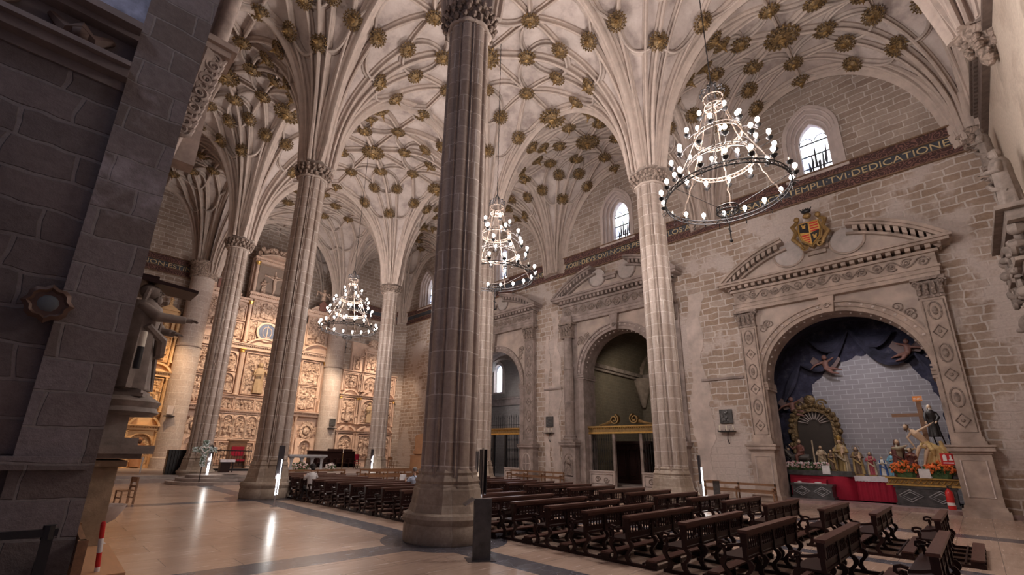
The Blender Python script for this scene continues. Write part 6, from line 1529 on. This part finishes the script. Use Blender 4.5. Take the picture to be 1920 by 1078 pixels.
# bench against the jamb, barrier post, dark pew
t = empty('side_bench', (.70, 9.0, 0), -pi/2-.02, 'brown wooden bench with pale orange seat, standing beside the dark jamb', 'bench')
m = MB(); m.box(-.6, 1.15, .0, .06, .80, .87); m.build('back_rail', MT['oak'], t)
m = MB(); m.box(-1.2, 1.15, .08, .52, .41, .45); m.build('seat', MT['lightw'], t)
for k in range(9): m = MB(); m.box(-.5+.19*k, -.46+.19*k, .01, .05, .45, .8); m.build('spindle', MT['brown'], t)
for x in (-.6, 1.12):
    m = MB(); m.box(x-.05, x+.05, -.02, .08, 0, .87); m.box(x-.05, x+.05, .44, .52, 0, .42); m.build('leg', MT['oak'], t)
t = empty('barrier_post', (.98, 8.15, 0), 0, 'red and white striped barrier post leaning by the side bench', 'post')
for k in range(6):
    m = MB(); z = .17*k; q = lambda z: (-.10*z, -.12*z, z); m.tube([q(z), q(z+.17)], .028, 10); m.build('stripe', MT['redp' if k % 2 else 'white'], t, smooth=True)
m = MB(); m.tube([(-.1, -.12, 1.02), (-.104, -.126, 1.05)], [.028, .018], 10); m.build('cap', MT['redp'], t)
m = MB(); m.lathe([(.14, 0), (.14, .02), (.03, .05)], 16); m.build('foot', MT['iron'], t)
t = empty('dark_pew', (.06, 7.6, 0), 0, 'near-black pew end with arched panel in the lower left corner', 'pew')
m = MB(); m.box(-1.4, .38, -.03, .03, .98, 1.06); m.box(-1.4, .38, -.02, .02, .3, .42); m.build('back_rail', MT['black'], t)
m = MB(); m.box(-1.4, .38, .02, .42, .42, .46); m.build('seat', MT['black'], t)
for x in (-1.3, -.35, .30):
    m = MB(); m.box(x-.05, x+.05, -.04, .04, 0, 1.06); m.tube([(x, 0, 1.1), (x, .0, .95)], .06, 8); m.box(x-.04, x+.04, .0, .44, .60, .66); m.box(x-.04, x+.04, .38, .44, 0, .64); m.build('end_post', MT['black'], t)
t = empty('holy_water_basin', (1.25, 12.6, 0), 0, 'pale stone basin on a carved foot behind the side bench', 'basin')
m = MB(); m.lathe([(.2, 0), (.24, .1), (.12, .2), (.14, .45), (.3, .55), (.42, .75), (.44, .82), (.38, .80), (.25, .65)], 24); m.build('basin', MT['plast'], t, smooth=True)

# ================================================================== NEAR CHAPEL: FIGURES AND TABLES
def plinth(x, y, w, d, h, label):
    t = empty('stone_plinth', (x, y, .16), -pi/2, label, 'plinth')
    m = MB(); m.box(-w/2, w/2, -d/2, d/2, .0, .12); m.box(-w/2+.05, w/2-.05, -d/2+.04, d/2-.04, .12, h-.1); m.box(-w/2, w/2, -d/2, d/2, h-.1, h); m.build('body', MT['stonebox'], t)
    m = MB()
    for k in (-1, 1):
        c = k*w*.24
        for s in (1, .62): m.tube([(c-w*.2*s, -d/2+.03, h*.5), (c, -d/2+.02, h*.5+h*.3*s), (c+w*.2*s, -d/2+.03, h*.5), (c, -d/2+.02, h*.5-h*.3*s)], .028, 4, closed=True)
    m.build('diamond_moulding', MT['gran'], t)
plinth(28.9, 6.12, 1.8, .9, .72, 'dark marble plinth with diamond mouldings, left side of the near chapel')
plinth(28.9, 1.85, 2.1, 1.1, .85, 'dark marble plinth with diamond mouldings under the descent from the cross')
t = empty('glass_reliquary', (28.9, 6.15, .88), -pi/2, 'red-lined display box lying on the left dark marble plinth', 'box'); m = MB(); m.box(-.75, .65, -.2, .2, 0, .22); m.build('red_lining', MT['red'], t); m = MB(); m.box(-.75, .65, -.23, -.2, .0, .03); m.sph((-.5, -.2, .06), (.1, .04, .04), 6, 4); m.sph((.3, -.2, .06), (.16, .04, .03), 6, 4); m.build('white_inlay', MT['white'], t)
t = empty('draped_table', (30.0, 6.0, .16), -pi/2, 'dark-topped table with crimson cloth holding the gilded shrine figures', 'table')
m = MB(); m.box(-1.3, 1.5, -.55, .7, 1.1, 1.35); m.build('top', MT['stonebox'], t)
m = MB(); m.lathe([(.62, 0), (.58, 1.1)], 30, (.95, 0, 0), mod=lambda a, z: 1+.03*sin(12*a)); m.box(-1.25, .9, -.5, .6, 0, 1.1); m.build('crimson_cloth', MT['red'], t, smooth=True)
t = empty('altar_cloth_table', (30.3, 3.75, .16), -pi/2, 'long table with crimson drape carrying the row of painted saints', 'table')
m = MB(); m.box(-1.25, 1.25, -.4, .4, 1.08, 1.14); m.build('top', MT['oak'], t)
m = MB(); n = 60; A = [(-1.25+2.5*i/n, -.42+.025*sin(i*1.1)) for i in range(n+1)]
m.add([(x, y-.06*(z == 0), z) for z in (0, 1.1) for x, y in A]+[(x, y+.03, z) for z in (0, 1.1) for x, y in A], [(i, i+1, n+2+i, n+1+i) for i in range(n)]+[(2*n+2+i, 3*n+3+i, 3*n+4+i, 2*n+3+i) for i in range(n)]); m.build('crimson_drape', MT['red'], t, smooth=True)
o = empty('lace_runner', (30.3, 3.75, 1.30), -pi/2, 'white lace runner hanging over the front of the long crimson table', 'cloth')
m = MB(); m.box(-1.28, 1.28, -.45, .42, 0, .012); m.prism([(-1.28, .01)]+[(-1.28+2.56*i/40, -.22-.02*(i % 2)) for i in range(41)]+[(1.28, .01)], -.475, -.465); m.build('lace', MT['cloth'], o)
zt = 1.315
C = lambda n, c: (col(n, c, .5), n)[1]
cream, brownc, redc, bluec, dkb, goldc = C('cream_paint', (.48, .38, .26)), C('brown_habit', (.13, .08, .05)), C('rose_red_paint', (.34, .05, .07)), C('sky_blue_paint', (.16, .36, .48)), C('deep_blue_paint', (.05, .12, .34)), C('ochre_gold_paint', (.42, .29, .12))
hairb, whitec = C('brown_hair_paint', (.11, .06, .035)), C('white_robe_paint', (.62, .58, .52))
CH = 'painted saints on the crimson table'
robed('saint_figure', (30.7, 5.0, zt), -pi/2-.2, 1.81, 'tallest painted figure on the crimson table, crowned lady in gold holding a child', 'statue', goldc, cream, 'skinp', hairb, group=CH, crown=True, halo=True, child=True)
robed('saint_figure', (31.0, 5.35, zt), -pi/2, 1.35, 'dim brown figure standing behind the crowned lady in gold', 'statue', brownc, brownc, 'skinp', hairb, group=CH)
robed('saint_figure', (30.45, 4.32, zt), -pi/2, 1.40, 'brown and gold haloed figure with a small child, second from left', 'statue', brownc, goldc, 'skinp', hairb, 'beard', group=CH, halo=True, child=True)
robed('saint_figure', (30.4, 3.78, zt), -pi/2, 1.15, 'small figure in cream cloak over a rose red robe on the crimson table', 'statue', redc, cream, 'skinp', hairb, 'beard', group=CH)
robed('saint_figure', (30.35, 3.34, zt), -pi/2, 0.94, 'smallest white-robed lady with a deep blue cloak on the crimson table', 'statue', whitec, dkb, 'skinp', None, group=CH)
robed('saint_figure', (30.35, 2.92, zt), -pi/2, 1.19, 'bearded figure wrapped in a sky blue mantle on the crimson table', 'statue', bluec, bluec, 'skinp', hairb, 'beard', group=CH)
robed('saint_figure', (30.55, 2.55, zt), -pi/2, 1.29, 'dark-robed haloed saint at the right end of the crimson table', 'statue', C('black_habit', (.05, .04, .035)), brownc, 'skinp', hairb, group=CH, halo=True)
# gilded shrine behind the left table with its rider group
t = empty('gilded_shrine', (31.9, 6.25, 1.4), -pi/2, 'round-topped aged gilt shrine frame at the left of the near chapel', 'shrine')
m = MB(); m.box(-1.15, 1.15, .2, .45, 0, 2.6); m.prism(arcpts(0, 2.6, 1.15, 0, pi, 18)+[], .2, .45); m.build('back', C('dark_shrine', (.05, .035, .025)) and MT['dark_shrine'], t)
m = MB(); ou = archhole(0, 1.2, 0, 2.5, 18); inn = archhole(0, .85, .1, 2.5, 18); m.holed(ou, [inn], -.05, .22)
for k in range(13): a = pi*k/12; m.sph((cos(a)*1.12, -.05, 2.55+sin(a)*1.15), (.17, .12, .17), 7, 5)
for sx in (-1, 1):
    for j in range(6): m.sph((sx*(1.1+.12*(j % 2)), -.08, .3+.38*j), (.13, .12, .18), 7, 5)
    scroll(m, sx*.5, 3.75, -.05, .28, 1.4, .07, sx)
m.sph((0, -.05, 4.0), (.3, .15, .3), 8, 6); m.build('gilt_frame', MT['boss'], t, smooth=True)
m = MB()
for k in range(11): a = pi*.08+pi*.84*k/10; m.tube([(cos(a)*.3, .1, 2.6+sin(a)*.3), (cos(a)*.8, .1, 2.6+sin(a)*.8)], .03, 4)
m.build('sunburst', MT['statl'], t)
t = empty('rider_statue', (30.2, 6.75, 1.51), -pi/2, 'painted group of a bearded man riding a grey donkey on the dark table', 'statue')
m = MB(); m.tube([(-.45, 0, .62), (-.2, 0, .66), (.15, 0, .64), (.42, 0, .66)], [.15, .19, .19, .16], 12); m.tube([(-.45, 0, .66), (-.62, 0, .88), (-.70, -.02, 1.02)], [.13, .10, .085], 10); m.tube([(-.68, -.02, 1.04), (-.86, -.05, .90)], [.09, .055], 10)
for q in (-1, 1): m.tube([(-.66, q*.05, 1.1), (-.64, q*.08, 1.28)], [.03, .012], 6)
for (x, y) in ((-.40, -.09), (-.34, .09)): m.tube([(x, y, .58), (x-.01, y, .34), (x+.01, y, .30), (x, y, .04), (x-.03, y, .0)], [.075, .045, .045, .03, .045], 8)
for (x, y) in ((.38, -.09), (.42, .09)): m.tube([(x, y, .60), (x-.06, y, .42), (x+.05, y, .26), (x, y, .04), (x-.03, y, 0)], [.10, .065, .04, .03, .045], 8)
m.tube([(.55, 0, .68), (.62, 0, .5), (.60, 0, .3)], [.03, .02, .04], 6); remesh(m.build('donkey', C('donkey_grey', (.10, .085, .075)) and MT['donkey_grey'], t), .016, 2)
m = MB(); m.tube([(0, 0, .78), (0, 0, 1.0), (0, 0, 1.24), (0, 0, 1.34)], [.2, .17, .19, .07], 12); m.tube([(0, -.1, .84), (-.16, -.24, .72), (-.14, -.27, .38)], [.11, .09, .06], 8); m.tube([(-.14, -.06, 1.22), (-.32, -.14, 1.10), (-.42, -.16, 1.26)], [.07, .055, .04], 8); m.tube([(.15, -.02, 1.22), (.2, -.14, 1.0), (0, -.2, .95)], [.07, .055, .04], 8); remesh(m.build('rider_robe', C('wine_robe', (.20, .08, .06)) and MT['wine_robe'], t), .018, 2)
m = MB(); m.sph((0, -.01, 1.48), (.085, .10, .12), 12, 8); m.sph((-.44, -.16, 1.31), (.035, .025, .05), 6, 5); m.tube([(0, -.10, 1.5), (0, -.125, 1.465)], [.01, .018], 6); m.build('rider_head', MT['skinp'], t, smooth=True)
m = MB(); m.sph((0, .035, 1.50), (.10, .10, .13), 10, 8); m.sph((0, -.08, 1.38), (.05, .04, .06), 8, 6); m.build('rider_hair', MT[hairb], t, smooth=True)
robed('saint_figure', (29.95, 5.75, 1.51), -pi/2+.3, 1.25, 'cream-robed figure holding a tall pale staff before the gilded shrine', 'statue', cream, C('beige_mantle', (.36, .27, .17)), 'skinp', hairb, 'beard')
robed('saint_figure', (30.1, 5.35, 1.51), -pi/2, 1.05, 'gold-cloaked kneeling-height figure at the right edge of the dark draped table', 'statue', brownc, goldc, 'skinp', hairb)
robed('saint_figure', (30.35, 7.35, 1.51), -pi/2+.2, 1.15, 'shadowy dark-robed figure at the far left end of the draped table', 'statue', C('black_violet', (.035, .025, .035)), 'black_violet', 'skinp', hairb)
t = empty('tall_staff', (29.75, 6.05, 1.51), 0, 'tall pale wooden staff leaning before the gilded shrine', 'staff'); m = MB(); m.tube([(0, 0, 0), (.03, 0, 1.55)], .035, 8); m.build('staff', MT['cream_paint'], t, smooth=True)
for (y, w, n, lb) in ((7.0, .5, 130, 'left'), (6.35, .4, 110, 'middle'), (5.75, .35, 100, 'right')):
    flowers(29.62, y, 1.51, .16, w, .46, n*2, '%s part of the white and pink flower row edging the draped table' % lb, ['white_fl', 'pink_fl'])
o = empty('notice_sheet', (29.40, 5.55, 1.35), -pi/2, 'white paper notice among the white flowers on the draped table', 'notice'); m = MB(); m.box(-.17, .17, 0, .01, 0, .42); m.build('sheet', MT['paper'], o)

# descent from the cross group
gz = 1.01
t = empty('gilded_litter', (28.95, 1.85, gz), -pi/2, 'long gilded carved platform carrying the descent group, on the right plinth', 'platform')
m = MB(); m.box(-1.25, 1.2, -.62, .6, 0, .07); m.box(-1.2, 1.15, -.55, .55, .07, .30); m.box(-1.25, 1.2, -.62, .6, .30, .36); m.build('body', MT['golda'], t)
m = MB(); m.box(-1.27, 1.22, -.64, -.6, 0, .07); m.box(-1.27, 1.22, -.64, -.6, .30, .35)
for k in range(12): m.tube([(-1.15+.2*k, -.57, .12), (-1.05+.2*k, -.58, .26), (-.97+.2*k, -.57, .12)], .022, 5)
m.build('gilt_carving', MT['gold'], t)
t = empty('wooden_cross', (29.3, 1.45, gz+.36), -pi/2, 'tall plain wooden cross with an orange title board reading INRI', 'cross')
m = MB(); m.box(-.09, .09, -.05, .05, 0, 3.65); m.build('upright', MT['oak'], t); m = MB(); m.box(-1.05, .55, -.06, .04, 2.72, 2.88); m.build('cross_beam', MT['oak'], t)
m = MB(); m.box(-.17, .17, -.09, -.05, 3.42, 3.66); b_ = m.build('title_board', C('orange_board', (.75, .25, .04)) and MT['orange_board'], t); text('INRI', MT['wax'], b_, (-.145, -.095, 3.48), .14, .29, .003, name='lettering')
t = empty('ladder', (29.45, .95, gz+.36), -pi/2, 'dark wooden ladder leaning against the right arm of the cross', 'ladder')
for sx in (-1, 1): m = MB(); m.tube([(.15+sx*.16, .0, 0), (-.28+sx*.14, .05, 3.1)], .028, 6); m.build('rail', MT['brown'], t)
for k in range(9): m = MB(); f = (k+.7)/9.6; m.tube([(.15-.43*f-.16, .05*f, 3.1*f), (.15-.43*f+.16, .05*f, 3.1*f)], .016, 5); m.build('rung', MT['brown'], t)
t = empty('christ_figure', (28.85, 1.6, gz+.36), -pi/2, 'pale painted figure of Christ being lowered, bare torso and gilt loincloth', 'statue')
m = MB()
m.tube([(-.30, -.12, 2.06), (-.16, -.14, 1.92), (.0, -.12, 1.72), (.12, -.10, 1.52), (.18, -.1, 1.38)], [.10, .155, .14, .12, .14], 12)
m.tube([(-.30, -.12, 2.06), (-.38, -.14, 2.16)], [.06, .055], 8)
m.tube([(.16, -.14, 1.38), (-.12, -.34, 1.32), (-.22, -.36, 1.06), (-.30, -.36, .78)], [.115, .085, .065, .042], 10)
m.tube([(.22, -.06, 1.36), (.10, -.30, 1.14), (.02, -.34, .88), (-.05, -.36, .60)], [.115, .085, .065, .042], 10)
m.tube([(-.30, -.36, .76), (-.38, -.44, .70)], [.045, .03], 8); m.tube([(-.05, -.36, .58), (-.12, -.45, .52)], [.045, .03], 8)
m.tube([(-.28, -.16, 2.0), (-.46, -.26, 1.74), (-.34, -.32, 1.48), (-.28, -.34, 1.36)], [.062, .05, .04, .03], 8)
m.tube([(-.10, -.02, 2.02), (.14, -.05, 2.16), (.36, -.06, 2.30), (.46, -.06, 2.38)], [.062, .05, .04, .03], 8)
for k in range(4): m.tube([(-.28+.012*(k-1.5), -.34, 1.35), (-.27+.022*(k-1.5), -.36, 1.26), (-.26+.022*(k-1.5), -.35, 1.22)], .010, 5); m.tube([(.46, -.06+.012*(k-1.5), 2.38), (.53, -.06+.02*(k-1.5), 2.44), (.56, -.06+.02*(k-1.5), 2.42)], .010, 5)
remesh(m.build('body', MT['skinp'], t), .013, 2)
hd = V((-.46, -.18, 2.22)); m = MB(); m.sph(hd, (.085, .10, .12), 14, 10); m.tube([hd+V((-.02, -.09, 0)), hd+V((-.03, -.125, -.03))], [.01, .018], 6); m.build('head', MT['skinp'], t, smooth=True)
m = MB(); m.sph(hd+V((.02, .04, .02)), (.105, .10, .125), 12, 8); m.sph(hd+V((-.02, -.07, -.11)), (.05, .04, .06), 8, 6); m.tube([hd+V((.05, -.02, -.02)), hd+V((.02, -.08, -.22))], [.04, .02], 6)
for k in range(9): a = 2*pi*k/9; m.tube([hd+V((cos(a)*.11, sin(a)*.11, .07)), hd+V((cos(a)*.19, sin(a)*.16, .12))], .008, 4)
m.build('hair_and_thorns', MT[hairb], t, smooth=True)
m = MB(); m.tube([(.06, -.08, 1.56), (.16, -.10, 1.40), (.26, -.06, 1.30)], [.15, .18, .15], 12, cap=True); m.tube([(.2, -.2, 1.42), (.3, -.3, 1.2), (.34, -.3, .96)], [.09, .1, .04], 8); m.tube([(-.02, -.24, 1.50), (-.06, -.34, 1.36), (.1, -.32, 1.28)], [.05, .08, .05], 8); remesh(m.build('loincloth', C('gilt_cloth', (.50, .34, .14)) and MT['gilt_cloth'], t), .016, 2)
robed('descent_figure', (29.1, 1.12, gz+2.15), -pi/2+.2, 1.5, 'white-bearded man in black on the ladder, lowering the body from above', 'statue', C('black_tunic', (.025, .02, .02)), None, 'skinp', C('white_beard', (.62, .58, .52)), 'beard', arms=[((-.20, 0, 1.30), (-.28, -.20, 1.05), (-.30, -.34, .80)), ((.20, 0, 1.30), (.26, -.2, 1.02), (.12, -.36, .80))], base=False)
robed('descent_figure', (28.75, 2.5, gz+.36), -pi/2+.5, 1.75, 'man in dark red and cream reaching up from the left of the group', 'statue', C('olive_cream', (.30, .25, .17)), C('wine_cloak', (.14, .045, .04)), 'skinp', C('dark_turban', (.10, .045, .035)), 'beard', arms=[((-.20, 0, 1.30), (-.10, -.28, 1.28), (.12, -.44, 1.40)), ((.20, 0, 1.30), (.34, -.2, 1.2), (.45, -.36, 1.28))], base=False)
robed('descent_figure', (28.55, 2.08, gz+.36), -pi/2-.3, 1.35, 'kneeling woman in a brown-red cloak at the centre front of the group', 'statue', C('brown_red', (.15, .05, .045)), 'brown_red', 'skinp', hairb, base=False, arms=[((-.20, 0, 1.30), (-.05, -.28, 1.24), (.1, -.42, 1.3)), ((.20, 0, 1.30), (.30, -.2, 1.15), (.3, -.40, 1.25))])
robed('descent_figure', (28.95, .98, gz+.36), -pi/2-.5, 1.45, 'gold and brown draped bearded figure supporting the body at the right', 'statue', goldc, C('gold_mantle', (.36, .22, .09)), 'skinp', hairb, 'beard', base=False, arms=[((-.20, 0, 1.30), (-.34, -.2, 1.15), (-.30, -.42, 1.15)), ((.20, 0, 1.30), (.2, -.28, 1.1), (-.05, -.4, 1.0))])
robed('descent_figure', (28.6, .80, gz+.36), -pi/2-.3, 1.0, 'dim crouching grey-robed figure at the far right of the group', 'statue', C('grey_robe', (.16, .15, .16)), 'grey_robe', 'skinp', None, base=False)
for (y, w, n, lb) in ((2.35, .42, 220, 'left'), (1.2, .40, 200, 'right')):
    flowers(28.42, y, gz+.36, .18, w*1.25, .72, n*2, '%s bank of orange flowers on the gilded platform edge' % lb, ['or_fl', 'or_fl'])
o = empty('notice_sheet', (28.2, 1.72, gz+.36), -pi/2, 'white paper notice between the two banks of orange flowers', 'notice'); m = MB(); m.box(-.19, .19, 0, .01, 0, .38); m.build('sheet', MT['paper'], o)

t = empty('draped_shroud', (28.8, 1.35, gz+.36), -pi/2, 'gold and cream shroud cascading beneath the lowered body of Christ', 'cloth')
m = MB(); m.tube([(-.05, 0, 1.45), (.15, .0, 1.25), (.35, .05, .95), (.45, .05, .5)], [.14, .2, .24, .2], 10); m.tube([(.1, -.05, 1.3), (-.1, -.12, 1.0), (-.2, -.1, .55), (-.15, 0, .1)], [.12, .15, .17, .2], 10); m.tube([(.35, 0, 1.6), (.42, .02, 1.2), (.5, .05, .7), (.35, .05, .05)], [.06, .12, .18, .2], 10)
for k in range(7): m.tube([(-.25+.12*k, -.2, .1), (-.2+.11*k, -.22, .6), (-.05+.07*k, -.15, 1.15)], [.03, .05, .03], 6)
remesh(m.build('cloth', MT['gilt_cloth'], t), .02, 2)
# fire point
t = empty('fire_sign', (27.30, .84, 1.95), -pi/2, 'red fire extinguisher sign on the stone jamb of the near chapel', 'sign')
m = MB(); m.box(-.22, .22, -.02, 0, 0, .46); m.build('board', MT['redp'], t)
m = MB(); m.box(-.15, -.03, -.03, -.02, .16, .38); m.box(-.12, -.06, -.03, -.02, .38, .42); m.box(.02, .16, -.03, -.02, .18, .22); m.box(.06, .12, -.03, -.02, .22, .40); m.box(-.16, .16, -.03, -.02, .06, .10); m.build('pictogram', MT['white'], t)
t = empty('fire_extinguisher', (26.45, 1.02, .25), -pi/2, 'red fire extinguisher beside the right pedestal of the near chapel', 'fire extinguisher')
m = MB(); m.lathe([(.11, 0), (.125, .03), (.125, .62), (.09, .72), (.04, .76), (.04, .80)], 20); m.build('cylinder', MT['redp'], t, smooth=True)
m = MB(); m.box(-.03, .12, -.02, .02, .80, .84); m.box(-.03, .13, -.02, .02, .87, .90); m.lathe([(.03, .78), (.03, .88)], 8); m.tube([(.03, -.05, .82), (.14, -.08, .75), (.15, -.1, .45), (.12, -.12, .2)], .015, 6); m.build('valve_and_hose', MT['black'], t, smooth=True)
m = MB(); m.lathe([(.127, .16), (.127, .27)], 20, a0=-pi*.9, a1=-pi*.1, cap=False); m.build('label_plate', MT['white'], t)

# ================================================================== WEST WALL CARVED CASE
t = empty('carved_organ_bracket', (23.6, YS[0], -.5), 0, 'dark baroque carved bracket with hanging garlands on the west wall, right edge', 'carving')
rnd = random.Random(12)
m = MB(); m.box(-3.2, 1.2, .0, .50, 9.9, 10.25); m.box(-3.4, 1.35, .0, .62, 10.25, 10.4); m.box(-3.0, 1.0, 0, .45, 8.4, 8.6); m.box(-3.1, 1.1, 0, .55, 8.6, 8.72); m.box(-2.9, .8, 0, .25, 6.2, 10)
m.build('cornices', MT['dstone'], t)
m = MB()
for k in range(60):
    x = rnd.uniform(-2.8, 1.25); z = 9.8-rnd.random()**1.3*3.2; m.sph((x, .32+rnd.uniform(-.1, .2), z), (rnd.uniform(.1, .2), .14, rnd.uniform(.1, .24)), 6, 5)
for k in range(9): scroll(m, -2.6+.45*k, 9.2-.5*(k % 3), .5, .28, 1.5, .06, 1 if k % 2 else -1, k)
m.v = [V(p) for p in m.v]; m.build('foliage_garlands', MT['dstone'], t, smooth=True)
m = MB()
for k in range(26): m.box(-2.9+.16*k, -2.8+.16*k, .3, .42, 6.1, 6.55)
m.box(-3, 1.3, .26, .44, 6.55, 6.7); m.build('fringe', MT['dstone'], t)
m = MB()
for k in range(10): a = -pi*.5+pi*k/9; m.tube([(.6, .3, 5.8), (.6+cos(a)*.35, .38, 5.6+sin(a)*.3), (.6+cos(a)*.8, .3, 5.5+sin(a)*.75)], [.05, .09, .02], 5)
m.build('palm_leaves', MT['dstone'], t, smooth=True)
m = MB(); m.sph((1.55, .3, 7.5), (.34, .24, .42), 10, 8); m.sph((1.6, .5, 7.3), (.1, .1, .1), 6, 5)
for k in range(10): m.sph((1.55+rnd.uniform(-.35, .3), .3, 7.3-rnd.random()*.6), .13, 6, 5)
m.build('hanging_mask', MT['dstone'], t, smooth=True)
t.scale = (1, 1.7, 1)
robed('wall_statue', (21.2, YS[0]+.6, 9.9), pi, 2.5, 'large weathered robed statue standing on the carved bracket at right edge', 'statue', 'dstone', 'dstone', 'dstone', 'dstone', base=False, vox=.03)
robed('wall_statue', (24.6, YS[0]+.42, 13.1), pi, 1.9, 'smaller winged statue just below the end of the inscribed frieze', 'statue', 'dstone', 'dstone', 'dstone', 'dstone', base=True, basemat='dstone', vox=.03)
print('objects', len(bpy.data.objects), 'meshes', len(bpy.data.meshes))
